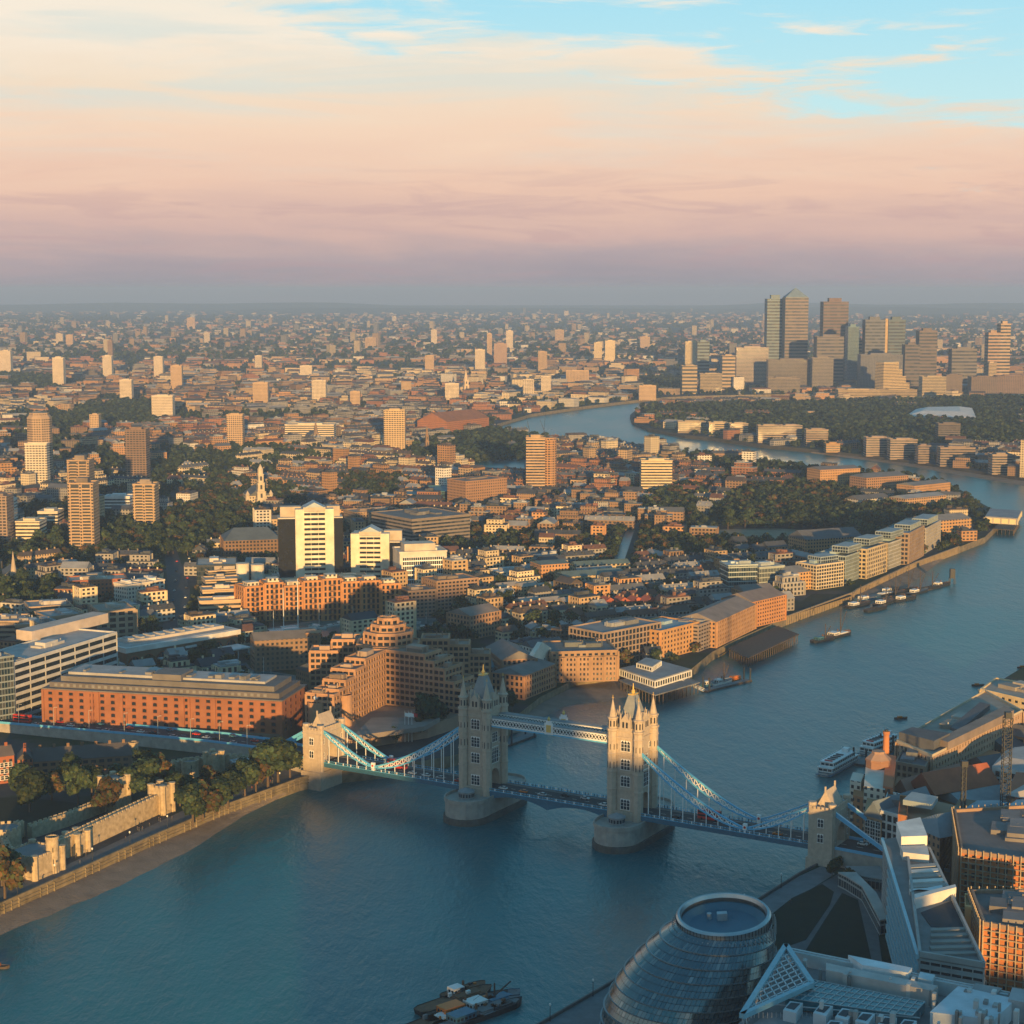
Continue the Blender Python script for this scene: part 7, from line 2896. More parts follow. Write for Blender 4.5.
byk = {}
for b in BUILD:
    byk.setdefault(b[0], []).append(b)
stuffw = MB()
WORDS = {'terrace': 'terrace', 'gabled_house': 'gabled house', 'flat_roofed_block': 'flat roofed block', 'stepped_flats': 'stepped flats block', 'brick_warehouse': 'pitched roof warehouse', 'slab_block': 'upright slab block'}
CATS = {'terrace': 'terrace', 'gabled_house': 'house', 'flat_roofed_block': 'building', 'stepped_flats': 'apartment building', 'brick_warehouse': 'warehouse', 'slab_block': 'apartment building'}
GROUPS = {'terrace': 'brick terraces of the riverside quarters', 'gabled_house': 'small gabled houses of the riverside quarters', 'flat_roofed_block': 'flat roofed blocks of the city', 'stepped_flats': 'stepped blocks of flats', 'brick_warehouse': 'pitched roof warehouses and workshops', 'slab_block': 'taller slab blocks across the city'}
for k, l in byk.items():
    l.sort(key=seen, reverse=True)
    for i, b in enumerate(l):
        if i < 295 and seen(b) > 0:
            mw, mr = MB(), MB()
            D = math.hypot(b[1], b[2])
            g = D < 1750 and k not in ('terrace', 'gabled_house')
            put_building(b, mw, mr, (b[1], b[2]), True, g)
            o = mw.build(k, [M_WALL, M_WALL, M_GLZ] if g else [M_FAC], None, loc=(b[1], b[2], 0))
            mr.build('roof', M_ROOF, o)
            tag(o, None, CATS[k], GROUPS[k])
            size = 'small' if b[4] < 14 else ('long' if b[4] > 30 else 'mid-sized')
            if k == 'slab_block':
                size = 'tall' if b[6] > 28 else 'plain'
            LAB.add(o, f'{size} {b[7]} {WORDS[k]}', (b[1], b[2], LAND + b[6]))
        else:
            put_building(b, stuffw, stuffw, (0, 0), seen(b) > 3e-5)
tag(stuffw.build('distant_city', [M_FAC, M_ROOF]), kind='stuff')
# ------------------------------------------------------------------ trees
def foliage_mat():
    m = bpy.data.materials.new('foliage')
    m.use_nodes = True
    k = NT(m.node_tree)
    a = k.n('ShaderNodeAttribute', _attribute_name='Col')
    nz = k.noise(k.n('ShaderNodeNewGeometry').outputs['Position'], .25, 3)
    g = k.m('ADD', k.m('MULTIPLY', k.m('SUBTRACT', nz, .5), 1.1), 1.0)
    oi = k.n('ShaderNodeObjectInfo')
    hv = k.m('ADD', k.m('MULTIPLY', oi.outputs['Random'], .7), .65)
    g = k.m('MULTIPLY', g, hv)
    c = k.mix(1.0, a.outputs['Color'], k.comb(g, g, g), 'MULTIPLY')
    d = k.n('ShaderNodeBsdfPrincipled')
    k.put(d.inputs['Base Color'], c)
    d.inputs['Roughness'].default_value = .8
    d.inputs['Specular IOR Level'].default_value = .1
    k.put(k.n('ShaderNodeOutputMaterial').inputs[0], d.outputs[0])
    return m


M_FOL = foliage_mat()
M_BARK = mat('bark', (.11, .08, .055), .9, .3, 2)
GREENS = [(.034, .052, .020), (.026, .044, .020), (.058, .070, .026), (.024, .040, .024), (.040, .062, .030)]
AUT = (.105, .060, .022)


def leaf_cloud(m, rng, lobes, n, size, cols):
    """many small leaf clumps spread through uneven lobes"""
    tot = sum(l[3] ** 2 for l in lobes)
    for (lx, ly, lz, lr, sq) in lobes:
        k = max(3, int(n * lr ** 2 / tot))
        for _ in range(k):
            a, c = rng.uniform(0, 2 * PI), rng.uniform(-.75, 1)
            s = math.sqrt(max(0, 1 - c * c))
            r = lr * (rng.random() ** .35) * rng.uniform(.82, 1.12)
            p = Vector((lx + r * s * math.cos(a), ly + r * s * math.sin(a), lz + r * c * sq))
            nrm = Vector((s * math.cos(a), s * math.sin(a), c + .25)) + Vector((rng.uniform(-.7, .7), rng.uniform(-.7, .7), rng.uniform(-.5, .7)))
            nrm.normalize()
            t = nrm.cross(Vector((rng.uniform(-1, 1), rng.uniform(-1, 1), rng.uniform(-1, 1))))
            if t.length < .05:
                continue
            t.normalize()
            b = nrm.cross(t)
            z = size * rng.uniform(.6, 1.3)
            g = rng.uniform(.65, 1.4)
            cc = rng.choice(cols)
            m.col = tuple(x * g for x in cc)
            m.face([p - t * z - b * z * .35, p - b * z * .9, p + t * z * .9, p + t * .2 * z + b * z, p - t * z * .8 + b * z * .6])


def tree_proto(seed, n, size, h=14.0, aut=0.0):
    rng = random.Random(seed)
    cols = GREENS if rng.random() > aut else [AUT, GREENS[2], (.07, .052, .022)]
    lobes = []
    for i in range(7):
        a = rng.uniform(0, 2 * PI)
        r = rng.uniform(1.4, 3.6)
        lobes.append((r * math.cos(a), r * math.sin(a), h * rng.uniform(.38, .74), rng.uniform(2.3, 3.5), rng.uniform(.75, 1.0)))
    lobes.append((rng.uniform(-.8, .8), rng.uniform(-.8, .8), h * .80, 2.6, .9))
    m = MB()
    leaf_cloud(m, rng, lobes, n, size, cols)
    crown = m.mesh('crown', M_FOL)
    t = MB()
    def seg(a, b, r0, r1):
        a, b = Vector(a), Vector(b)
        d = (b - a).normalized()
        x = d.orthogonal().normalized()
        y = d.cross(x)
        vs = [a + (x * math.cos(i * PI / 3) + y * math.sin(i * PI / 3)) * r0 for i in range(6)] + [b + (x * math.cos(i * PI / 3) + y * math.sin(i * PI / 3)) * r1 for i in range(6)]
        t.grid(vs, [(i, (i + 1) % 6, 6 + (i + 1) % 6, 6 + i) for i in range(6)])
    seg((0, 0, -.3), (0, 0, h * .36), .42, .3)
    for l in lobes[:6]:
        seg((0, 0, h * .34), (l[0] * .8, l[1] * .8, l[2]), .22, .07)
    return t.mesh('trunk', M_BARK), crown


NEAR = [tree_proto(s, 1500, .66, aut=.2) for s in (1, 2, 3, 4, 5)]
MID = [tree_proto(s + 20, 260, 1.15, aut=.15) for s in (1, 2, 3, 4, 5, 6)]
FARC = [tree_proto(s + 60, 46, 2.6, aut=.2)[1] for s in (1, 2, 3, 4, 5)]
TREES = []
TR = random.Random(77)


def add_tree(x, y, s, z=LAND):
    TREES.append((x, y, z, s, TR.uniform(0, 6.28)))


# named near trees (picture point of the trunk foot, height in metres)
for u, v, h in ((30, 812, 20), (78, 805, 16), (68, 788, 15), (107, 818, 16), (92, 800, 13), (130, 808, 17), (150, 800, 19), (160, 790, 16), (142, 788, 17),
                (193, 826, 16), (203, 820, 17), (217, 814, 15), (228, 808, 15), (232, 800, 14), (245, 798, 15), (256, 793, 15), (268, 788, 18), (278, 783, 20), (290, 778, 17),
                (272, 776, 16), (262, 782, 14), (242, 786, 13), (5, 900, 18), (-6, 890, 17), (2, 886, 14), (52, 800, 13), (118, 795, 14), (24, 800, 15), (180, 806, 13), (208, 800, 14),
                (424, 735, 20), (432, 730, 18), (418, 738, 12), (441, 728, 15), (396, 745, 10), (868, 800, 13), (873, 806, 11), (866, 812, 9), (832, 878, 7), (848, 884, 7), (840, 868, 6)):
    q = G(u, v)
    add_tree(q.x, q.y, h / 14 * (1.22 if u < 300 else 1.1))


def park(px, gap, smin, smax, prob=1.0, chk=True):
    poly = xy(px)
    xs, ys = [p.x for p in poly], [p.y for p in poly]
    y = min(ys)
    while y < max(ys):
        x = min(xs)
        while x < max(xs):
            p = (x + TR.uniform(-.45, .45) * gap, y + TR.uniform(-.45, .45) * gap)
            if TR.random() < prob and inside(p, poly) and visible(*p) and on_land(p, 3):
                if not chk or not blocked(p, 3):
                    add_tree(*p, TR.uniform(smin, smax))
            x += gap
        y += gap


for k, px in PARKS_PX.items():
    park(px, {'h': 15, 'd': 10, 'e': 10, 'c': 12, 'f': 15, 'g': 17, 'k': 20}.get(k, 11.5), .75, 1.25, .8 if k == 'h' else .92)
park([(588, 590), (602, 592), (624, 528), (616, 526)], 8, .6, .95)
park([(630, 580), (642, 580), (652, 522), (643, 524)], 8, .6, .95)
park([(232, 700), (252, 702), (256, 680), (240, 676)], 9, .6, .9)
park([(600, 522), (660, 522), (660, 512), (600, 512)], 10, .6, .9)
park([(860, 566), (940, 535), (958, 540), (960, 546), (930, 553)], 8, .5, .8)
park([(300, 655), (352, 650), (352, 640), (300, 644)], 10, .5, .8, .6)
park([(60, 600), (70, 560), (66, 520), (55, 540)], 10, .7, 1.0)
# street and garden trees between the buildings
BP = {}
for b in BUILD:
    BP.setdefault((int(b[1] // 40), int(b[2] // 40)), []).append((b[1], b[2], b[-1]))


def free(x, y, r):
    i, j = int(x // 40), int(y // 40)
    for a in (-1, 0, 1):
        for c in (-1, 0, 1):
            for (bx_, by_, br) in BP.get((i + a, j + c), ()):
                if (bx_ - x) ** 2 + (by_ - y) ** 2 < (br * .8 + r) ** 2:
                    return False
    return True


def street_trees(d0, d1, gapf, base, amp):
    y = d0
    while y < d1:
        gap = gapf(y)
        hw = y * .305 + 40
        for i in range(int(2 * hw / gap) + 1):
            x = -hw + i * gap + TR.uniform(-.5, .5) * gap
            yy = y + TR.uniform(-.5, .5) * gap
            if TR.random() > base + amp * (1 - hashn(x, yy, 420)) or not visible(x, yy, 30) or not on_land((x, yy), 5):
                continue
            if any(inside((x, yy), P) for P in NOBUILD) or any(inside((x, yy), P) for P in STRIPS):
                continue
            if free(x, yy, 2.0) and not blocked((x, yy), 3):
                add_tree(x, yy, TR.uniform(.5, 1.0))
        y += gap * .9


street_trees(880, 2700, lambda y: 10.5 + (y - 900) * .002, .22, .8)
street_trees(2700, 6200, lambda y: 15 + (y - 2700) * .006, .25, .8)


def belt():
    """far woods and garden belts"""
    y = 6200
    while y < 17000:
        gap = 52 + (y - 6200) * .012
        hw = y * .3
        for i in range(int(2 * hw / gap)):
            x = -hw + i * gap + TR.uniform(-.5, .5) * gap
            yy = y + TR.uniform(-.5, .5) * gap
            if TR.random() < .42 + .9 * (1 - hashn(x, yy, 1500)) ** 1.4:
                add_tree(x, yy, TR.uniform(1.2, 2.2))
        y += gap


belt()
TREES.sort(key=lambda t: -t[3] / math.hypot(t[0], t[1]) * (1 if -10 < PX(t[:3])[0] < 1034 else 0))
wood = MB()
FV = [([tuple(v.co) for v in me.vertices], [tuple(p.vertices) for p in me.polygons], [tuple(me.color_attributes['Col'].data[p.loop_start].color)[:3] for p in me.polygons]) for me in FARC]
MV = [([tuple(v.co) for v in me.vertices], [tuple(p.vertices) for p in me.polygons], [tuple(me.color_attributes['Col'].data[p.loop_start].color)[:3] for p in me.polygons]) for me in [tree_proto(s + 90, 120, 1.6, aut=.2)[1] for s in (1, 2, 3, 4, 5)]]
for i, (x, y, z, s, r) in enumerate(TREES):
    if i < 298:
        D = math.hypot(x, y)
        tr, cr = (NEAR if D < 1150 else MID)[i % 5]
        h = s * 14
        t = tag(link('broadleaf_tree', tr, None, (x, y, z), r), None, 'tree', 'broadleaf trees of the riverside and parks')
        t.scale = (s * TR.uniform(.85, 1.15), s * TR.uniform(.85, 1.15), s * TR.uniform(.9, 1.1))
        link('crown', cr, t)
        LAB.add(t, ('tall' if h > 17 else 'small' if h < 10 else 'full') + (' rust-tinged tree' if i % 5 in () else ' dark green tree'), (x, y, z + h / 2))
    else:
        near = math.hypot(x, y) < 2300
        vs, fs, cs = (MV if near else FV)[i % 5]
        b = len(wood.v)
        c, sn = math.cos(r) * s, math.sin(r) * s
        wood.v += [(x + c * p[0] - sn * p[1], y + sn * p[0] + c * p[1], z + s * p[2] * .92 - s * 1.5) for p in vs]
        g = TR.uniform(.6, 1.35)
        for f, q in zip(fs, cs):
            wood.f.append(tuple(k + b for k in f))
            wood.mi.append(0)
            wood.c.append((q[0] * g, q[1] * g, q[2] * g))
tag(wood.build('distant_trees', M_FOL), kind='stuff')
# ------------------------------------------------------------------ boats, vehicles, people, lamps
M_HULLB = mat('black_hull', (.025, .028, .032), .5, .25, .6)
M_HULLW = mat('white_hull', (.66, .66, .64), .4, .1, .6)
M_ORANGE = mat('orange_paint', (.55, .17, .03), .5, .12, .6)
M_RUST = mat('rusty_deck', (.16, .085, .05), .85, .4, .5)
M_TYRE = mat('tyre', (.02, .02, .02), .8, .1, 1)
M_HULLBL = mat('blue_hull', (.05, .16, .24), .5, .2, .6)


def hull(m, L, W, H, bow=.22, stern=.06, taper=.8):
    """boat hull along +x"""
    st = [(-L / 2, .55 if stern else .8), (-L / 2 + L * stern, .88), (0, 1), (L / 2 - L * bow, .95), (L / 2 - L * bow * .4, .55), (L / 2, .03)]
    top = [(x, W / 2 * k, H + (H * .35 if x > L * .3 else 0) * ((x - L * .3) / (L * .2))) for x, k in st]
    bot = [(x * .96, W / 2 * k * taper, -.6) for x, k in st]
    for a, b, c, d in zip(top, top[1:], bot, bot[1:]):
        for s in (1, -1):
            f = [(c[0], s * c[1], c[2]), (a[0], s * a[1], a[2]), (b[0], s * b[1], b[2]), (d[0], s * d[1], d[2])]
            m.face(f if s > 0 else f[::-1])
        m.slot = 1
        m.face([(a[0], -a[1], a[2] - .25), (b[0], -b[1], b[2] - .25), (b[0], b[1], b[2] - .25), (a[0], a[1], a[2] - .25)])
        m.slot = 0
    a, c = top[0], bot[0]
    m.face([(a[0], -a[1], a[2]), (a[0], a[1], a[2]), (c[0], c[1], c[2]), (c[0], -c[1], c[2])])


def heading(u0, v0, u1, v1):
    a, b = G(u0, v0, 0), G(u1, v1, 0)
    return (a + b) / 2, math.atan2((b - a).y, (b - a).x), (b - a).length


def cruiser(label, u0, v0, u1, v1, W=8, decks=2):
    c, r, L = heading(u0, v0, u1, v1)
    t = thing('river_cruiser', label, 'passenger boat', (c.x, c.y, 0), r)
    m = MB(); hull(m, L, W, 1.9); m.build('hull', [M_HULLW, M_LEAD], t)
    m = MB(); m.box(-L * .5, L * .45, -W / 2 - .05, W / 2 + .05, .6, .95); m.build('rubbing_strake', M_HULLBL, t)
    z = 1.8
    for i in range(decks):
        x0, x1, w = -L * (.44 - .05 * i), L * (.30 - .07 * i), W / 2 - .5 - .3 * i
        m = MB()
        gridwall(m, [(x0, -w), (x1, -w), (x1, w), (x0, w)], z, z + 2.3, 1, 2.2, 1.1, .3, .08)
        m.slot = 0
        m.box(x0 - .5, x1 + .6, -w - .4, w + .4, z + 2.3, z + 2.5)
        m.build('saloon', [M_WHITE, M_GLZ], t)
        z += 2.5
    m = MB(); m.box(L * .12, L * .2, -1.6, 1.6, z, z + 2.0); m.build('wheelhouse', M_WHITE, t)
    m = MB()
    for y in (-W / 2 + 1, W / 2 - 1):
        m.bar((-L * .4, y, z + 1), (L * .1, y, z + 1), .1)
        for i in range(12):
            x = -L * .4 + L * .5 * i / 11
            m.bar((x, y, z), (x, y, z + 1), .08)
    m.build('railing', M_WHITE, t)
    m = MB(); m.bar((L * .05, 0, z), (L * .02, 0, z + 4), .2); m.build('mast', M_WHITE, t)
    for i in range(5):
        m = MB(); m.box(-L * .36 + i * L * .08, -L * .36 + i * L * .08 + 1.2, -2, 2, z, z + .5); m.build('bench', M_RED if i == 0 else M_DARK, t)
    return t


cruiser('white two-decked river cruiser moored nearest the brewery', 823, 777, 857, 758, 8.5)
cruiser('white two-decked river cruiser lying behind the first at the pier', 864, 756, 900, 742, 8.5)
pontoon('pontoon with white rails between the two cruisers and the quay', ((858, 766), (888, 750)), 7, True)


def barge(name, label, u, v, L, W, ang, hullm, deckm, cabin=None, mast_h=0, load=None, group=None):
    q = G(u, v, 0)
    t = thing(name, label, 'boat', (q.x, q.y, 0), ang, group)
    L, W, mast_h = L * 1.22, W * 1.15, mast_h * 1.5
    m = MB(); hull(m, L, W, 1.9, .16, .08, .9); m.build('hull', [hullm, deckm], t)
    if cabin:
        m = MB()
        x = -L * .3
        gridwall(m, [(x, -W * .3), (x + L * .22, -W * .3), (x + L * .22, W * .3), (x, W * .3)], 1.3, 3.6, 1, 1.6, 1.3, .4, .06)
        m.slot = 0; m.box(x - .2, x + L * .22 + .2, -W * .34, W * .34, 3.6, 3.8)
        m.build('wheelhouse', [cabin, M_GLZ], t)
        m = MB(); m.lathe([(.5, 1.4), (.45, 5)], 8, x + L * .28, 0); m.build('funnel', M_RUST, t)
    if mast_h:
        m = MB()
        m.lathe([(.5, 1.2), (.25, mast_h)], 6, L * .1, 0)
        m.bar((L * .1, 0, 3), (L * .36, .3, mast_h * .8), .4)
        m.bar((L * .1, 0, mast_h * .95), (L * .46, 0, 2), .08)
        m.bar((L * .1, 0, mast_h * .95), (-L * .4, 0, 2), .08)
        m.build('mast', M_TIMBER, t)
    if load:
        m = MB()
        m.box(-L * .02, L * .34, -W * .32, W * .32, 1.2, 2.0)
        m.box(L * .0, L * .30, -W * .26, W * .26, 2.0, 2.4)
        m.build('hatch_cover', load, t)
    return t


RA = math.atan2((G(945, 590, 0) - G(870, 608, 0)).y, (G(945, 590, 0) - G(870, 608, 0)).x)
br = random.Random(9)
BG = 'barges moored off the waterfront terrace'
moor = [(858, 606, 27, 7, M_HULLB, M_RUST, M_WHITE, 11, None, 'black barge with white wheelhouse and mast at the near end of the moorings'),
        (876, 610, 24, 6, M_HULLB, M_RUST, None, 0, M_DARK, 'dark covered lighter on the river side of the near moorings'),
        (868, 600, 26, 7, M_HULLBL, M_LEAD, M_WHITE, 0, M_LEAD, 'blue hulled barge with pale cover inside the near moorings'),
        (884, 604, 26, 7, M_HULLB, M_RUST, M_WHITE, 9, None, 'black tug barge with short mast in the second mooring row'),
        (880, 596, 28, 7, M_HULLB, M_LEAD, None, 0, M_HULLW, 'lighter with a long white cover in the second mooring row'),
        (893, 599, 30, 7, M_HULLB, M_RUST, None, 13, M_RUST, 'sailing barge with a tall mast amid the moorings'),
        (890, 592, 26, 6, M_HULLB, M_TIMBER, M_WHITE, 0, M_DARK, 'dark barge with a white cabin next to the foreshore'),
        (905, 600, 24, 6, M_HULLB, M_RUST, M_WHITE, 0, M_DARK, 'dark barge on the river side of the far moorings'),
        (906, 592, 30, 7, M_HULLB, M_RUST, None, 15, M_RUST, 'sailing barge with the tallest mast in the far moorings'),
        (918, 593, 26, 6, M_HULLB, M_LEAD, M_WHITE, 12, None, 'masted white-cabined barge beyond the tallest masted one'),
        (930, 589, 26, 6, M_HULLB, M_RUST, None, 10, M_DARK, 'dark barge with a derrick second from the outer end'),
        (941, 586, 22, 6, M_HULLB, M_RUST, M_WHITE, 0, None, 'small dark tug at the outer end of the moorings')]
for u, v, L, Wd, hm, dm_, cb, mh, ld, lab in moor:
    barge('moored_barge', lab, u, v, L, Wd, RA + br.uniform(-.12, .12), hm, dm_, cb, mh, ld, BG)
q = G(952, 584, 0)
t = thing('mooring_dolphin', 'dark box beacon on legs at the outer end of the moorings', 'beacon', (q.x, q.y, 0)); m = MB(); m.box(-2, 2, -2, 2, 5, 13)
for x in (-2, 2):
    for y in (-2, 2):
        m.bar((x, y, -1), (x, y, 5), .5)
m.build('beacon', M_DARK, t)
pontoon('narrow dark mooring pontoon among the barges', ((862, 603), (938, 588)), 3, False, .7)
barge('tug_boat', 'small dark tug beside the white-topped motor barge in midstream', 823, 641, 20, 6, RA - .1, M_HULLB, M_RUST, M_HULLBL, 8, None)
barge('motor_barge', 'motor barge with cream deckhouse and black mast in midstream', 838, 636, 25, 8, RA, M_HULLB, M_ORANGE, M_HULLW, 14, M_HULLW)
barge('work_boat', 'white workboat tied up at the pavilion pontoon', 722, 684, 16, 5, RA, M_HULLW, M_LEAD, M_HULLW, 9, None)
barge('work_boat', 'grey launch tied up nearest the gangway', 709, 686, 12, 4, RA, M_HULLBL, M_LEAD, M_HULLW, 0, None)
q = G(735, 680, 0)
t = thing('lifeboat', 'orange lifeboat tied at the outer end of the pavilion pontoon', 'boat', (q.x, q.y, 0), RA); m = MB(); hull(m, 13, 4.4, 1.4); m.build('hull', [M_ORANGE, M_ORANGE], t); m = MB(); m.box(-4, 2, -1.5, 1.5, 1.3, 3); m.build('cabin', M_ORANGE, t)
for u, v, lab in ((901, 719, 'small open brown boat at anchor off the wharves'), (978, 686, 'small rowing boat off the cream quay building'), (1023, 668, 'small orange-topped boat at the right edge'), (890, 745, 'small red dinghy behind the cruisers'), (-1, 968, 'dark launch cut by the left edge')):
    q = G(u, v, 0)
    t = thing('small_boat', lab, 'boat', (q.x, q.y, 0), br.uniform(-.2, .4)); m = MB(); hull(m, 8, 2.6, .9); m.build('hull', [M_TIMBER, M_RUST], t); m = MB(); m.box(-2, .5, -.9, .9, .6, 1.7); m.build('cuddy', M_ORANGE, t)
# barge raft at the bottom of the picture
BA = heading(440, 1018, 500, 996)[1]
raft = [(455, 1003, 27, 6.5, M_HULLB, M_RUST, None, 0, M_RUST, 'brown decked lighter on the upstream side of the foreground raft'), (467, 1010, 30, 7, M_HULLB, M_TIMBER, M_ORANGE, 0, M_DARK, 'lighter with an orange deckhouse in the foreground raft'),
        (478, 1017, 32, 7, M_HULLB, M_LEAD, M_HULLBL, 0, M_LEAD, 'dark tug with blue wheelhouse in the foreground raft'), (488, 1006, 24, 7, M_HULLBL, M_LEAD, M_HULLW, 5, M_HULLBL, 'blue tug with a white wheelhouse at the raft corner'),
        (464, 994, 16, 5, M_HULLB, M_RUST, M_HULLW, 0, M_RUST, 'small brown launch behind the foreground raft'), (493, 1014, 22, 4.5, M_HULLB, M_TIMBER, None, 0, M_DARK, 'narrow dark lighter on the outer side of the raft'), (440, 1022, 26, 6.5, M_HULLB, M_RUST, None, 0, M_HULLW, 'pale covered lighter at the bottom edge of the raft')]
for u, v, L, Wd, hm, dm_, cb, mh, ld, lab in raft:
    t = barge('lighter', lab, u, v, L, Wd, BA + br.uniform(-.06, .06), hm, dm_, cb, mh, ld, 'raft of barges in the foreground river')
    for k in range(5):
        m = MB(); x = br.uniform(-L * .4, L * .3); y = br.uniform(-Wd * .3, Wd * .3); s = br.uniform(.4, 1.1)
        m.box(x, x + s * 1.6, y, y + s, 1.2, 1.4 + s + .9); m.build('deck_gear', br.choice([M_RUST, M_DARK, M_LEAD, M_HULLW, M_ORANGE]), t)
# yachts in the marina
yd = MB(); hull(yd, 14, 4, 1.3, .35); YH = yd.mesh('hull', [M_HULLW, M_TIMBER])
yd = MB(); yd.box(-4, 1, -1.2, 1.2, 1.2, 2.1); YC = yd.mesh('cabin', M_HULLW)
yd = MB(); yd.lathe([(.14, 1), (.08, 17)], 6, 1, 0); yd.bar((1, 0, 2.6), (-4.5, 0, 2.6), .2); YM = yd.mesh('mast', M_WHITE)
def yacht(label, u, v, rz, s=1.0, z=LAND + .1, ms=True):
    q = G(u, v, z)
    t = thing('yacht', label, 'yacht', (q.x, q.y, z), rz, 'boats in the dock marina')
    t.scale = (s, s, s)
    link('hull', YH, t); link('cabin', YC, t)
    if ms:
        link('mast', YM, t)
yacht('big white yacht with the tallest mast before the old dock warehouse', 281, 636, .3, 2.0)
yacht('big white yacht with a tall mast just right of the tallest', 295, 634, .4, 2.3)
yacht('white yacht left of the two tall masts', 272, 640, .2, 1.2)
for i, u in enumerate((318, 331, 343, 352, 362, 372, 385, 398, 412, 425, 438, 447)):
    yacht(f'{ORD[i]} boat from the left in the marina row below the orange flats', u, 628 - (i % 3) * 2, br.uniform(-.8, 1.2), br.uniform(.7, 1.2), ms=i % 3 == 0)
for i, (u, v) in enumerate(((262, 690), (270, 694), (279, 688), (286, 694), (256, 684))):
    yacht(f'{ORD[i]} moored boat in the small basin behind the red dock office', u, v, br.uniform(-.5, 1.0), br.uniform(.8, 1.2), ms=i < 2)

# vehicles
M_CARS = {'white': M_HULLW, 'silver': M_METAL, 'black': M_HULLB, 'red': M_RED, 'orange': M_ORANGE, 'blue': M_HULLBL}
WH = MB(); WH.M = Matrix.Rotation(PI / 2, 4, 'X'); WH.lathe([(.34, -.11), (.34, .11)], 10); WH.M = None
WHEEL = WH.mesh('wheel', M_TYRE)
CARP = {}
def car_meshes(col):
    if col not in CARP:
        m = MB()
        sec = [(-2.15, .45, .75, .78), (-2.1, .3, .95, .85), (-.9, .28, 1.0, .88), (1.0, .28, .95, .88), (2.0, .3, .78, .82), (2.15, .42, .62, .72)]
        for a, b in zip(sec, sec[1:]):
            A = [(a[0], -a[3], a[1]), (a[0], -a[3], a[2]), (a[0], a[3], a[2]), (a[0], a[3], a[1])]
            B = [(b[0], -b[3], b[1]), (b[0], -b[3], b[2]), (b[0], b[3], b[2]), (b[0], b[3], b[1])]
            m.face([A[0], B[0], B[1], A[1]]); m.face([A[1], B[1], B[2], A[2]]); m.face([A[2], B[2], B[3], A[3]]); m.face([A[3], B[3], B[0], A[0]])
        for s, f in ((sec[0], 1), (sec[-1], -1)):
            q = [(s[0], -s[3], s[1]), (s[0], -s[3], s[2]), (s[0], s[3], s[2]), (s[0], s[3], s[1])]
            m.face(q if f > 0 else q[::-1])
        m.grid([(-1.2, -.6, 1.42), (.25, -.6, 1.42), (.25, .6, 1.42), (-1.2, .6, 1.42), (-1.2, -.6, 1.46), (.25, -.6, 1.46), (.25, .6, 1.46), (-1.2, .6, 1.46)], [(0, 1, 5, 4), (1, 2, 6, 5), (2, 3, 7, 6), (3, 0, 4, 7), (4, 5, 6, 7)])
        body = m.mesh('body', M_CARS[col])
        g = MB()
        g.grid([(-1.9, -.8, .96), (.95, -.8, .96), (.95, .8, .96), (-1.9, .8, .96), (-1.25, -.62, 1.42), (.3, -.62, 1.42), (.3, .62, 1.42), (-1.25, .62, 1.42)], [(0, 1, 5, 4), (1, 2, 6, 5), (2, 3, 7, 6), (3, 0, 4, 7)])
        CARP[col] = (body, g.mesh('window_band', M_GLASS))
    return CARP[col]


def car(label, p, rz, col, name='car'):
    b, g = car_meshes(col)
    t = thing(name, label, 'car', p, rz)
    t['group'] = 'cars on the bridge and its approach'
    link('body', b, t); link('window_band', g, t)
    for x in (-1.35, 1.35):
        for y in (-.82, .82):
            link('wheel', WHEEL, t, (x, y, .34))
    return t


def bus(label, p, rz, col=None):
    t = thing('double_decker_bus', label, 'bus', p, rz)
    m = MB(); m.box(-5.2, 5.2, -1.25, 1.25, .35, 4.3); m.box(-5.1, 5.1, -1.15, 1.15, 4.3, 4.42); m.build('body', M_RED, t)
    for z in (1.5, 3.0):
        m = MB(); m.box(-5.0, 5.0, -1.28, 1.28, z, z + .85); m.box(5.0, 5.24, -1.1, 1.1, z, z + .9); m.build('window_band', M_GLASS, t)
    for x in (-3.2, 3.4):
        for y in (-1.15, 1.15):
            o = link('wheel', WHEEL, t, (x, y, .5)); o.scale = (1.4, 1.4, 1.4)


def onroad(x, lane):
    p = onbridge(x, lane, DECK + .02)
    return (p.x, p.y, p.z)


for x, lane, col, lab in ((-27, -2.4, 'white', 'white car on the raised span nearest the left tower'), (-16, -2.4, 'orange', 'orange car on the raised span behind the white one'), (-6, -2.4, 'silver', 'silver car near the middle of the raised span'),
                          (14, 2.4, 'silver', 'silver car on the far lane of the raised span'), (26, -2.4, 'white', 'white car on the raised span nearest the right tower'), (4, 2.4, 'black', 'black car on the far lane at mid span'),
                          (-62, -2.4, 'silver', 'silver car on the left side span nearest the tower'), (-70, -2.4, 'white', 'white car following the silver one on the left span'), (-78, -2.4, 'white', 'third car in line on the left side span'), (-52, -2.4, 'red', 'red car leaving the left tower'),
                          (-100, 2.4, 'black', 'black car on the far lane of the left span'), (62, -2.4, 'black', 'black car on the right side span'), (110, -2.4, 'orange', 'orange car on the right span close to its end tower'), (100, 2.4, 'white', 'white car on the far lane of the right span'),
                          (AB + 14, 2.4, 'white', 'white car on the ramp past the right end tower'), (AB + 26, -2.4, 'red', 'red car on the ramp past the right end tower')):
    car(lab, onroad(x, lane), BANG + (0 if lane > 0 else PI), col)
bus('red double decker bus on the left side span', onroad(-90, 2.4), BANG)
bus('red double decker bus on the right side span', onroad(76, 2.4), BANG)
cs = [('white', 'white'), ('silver', 'silver'), ('black', 'black'), ('red', 'red'), ('blue', 'blue')]
k = 0
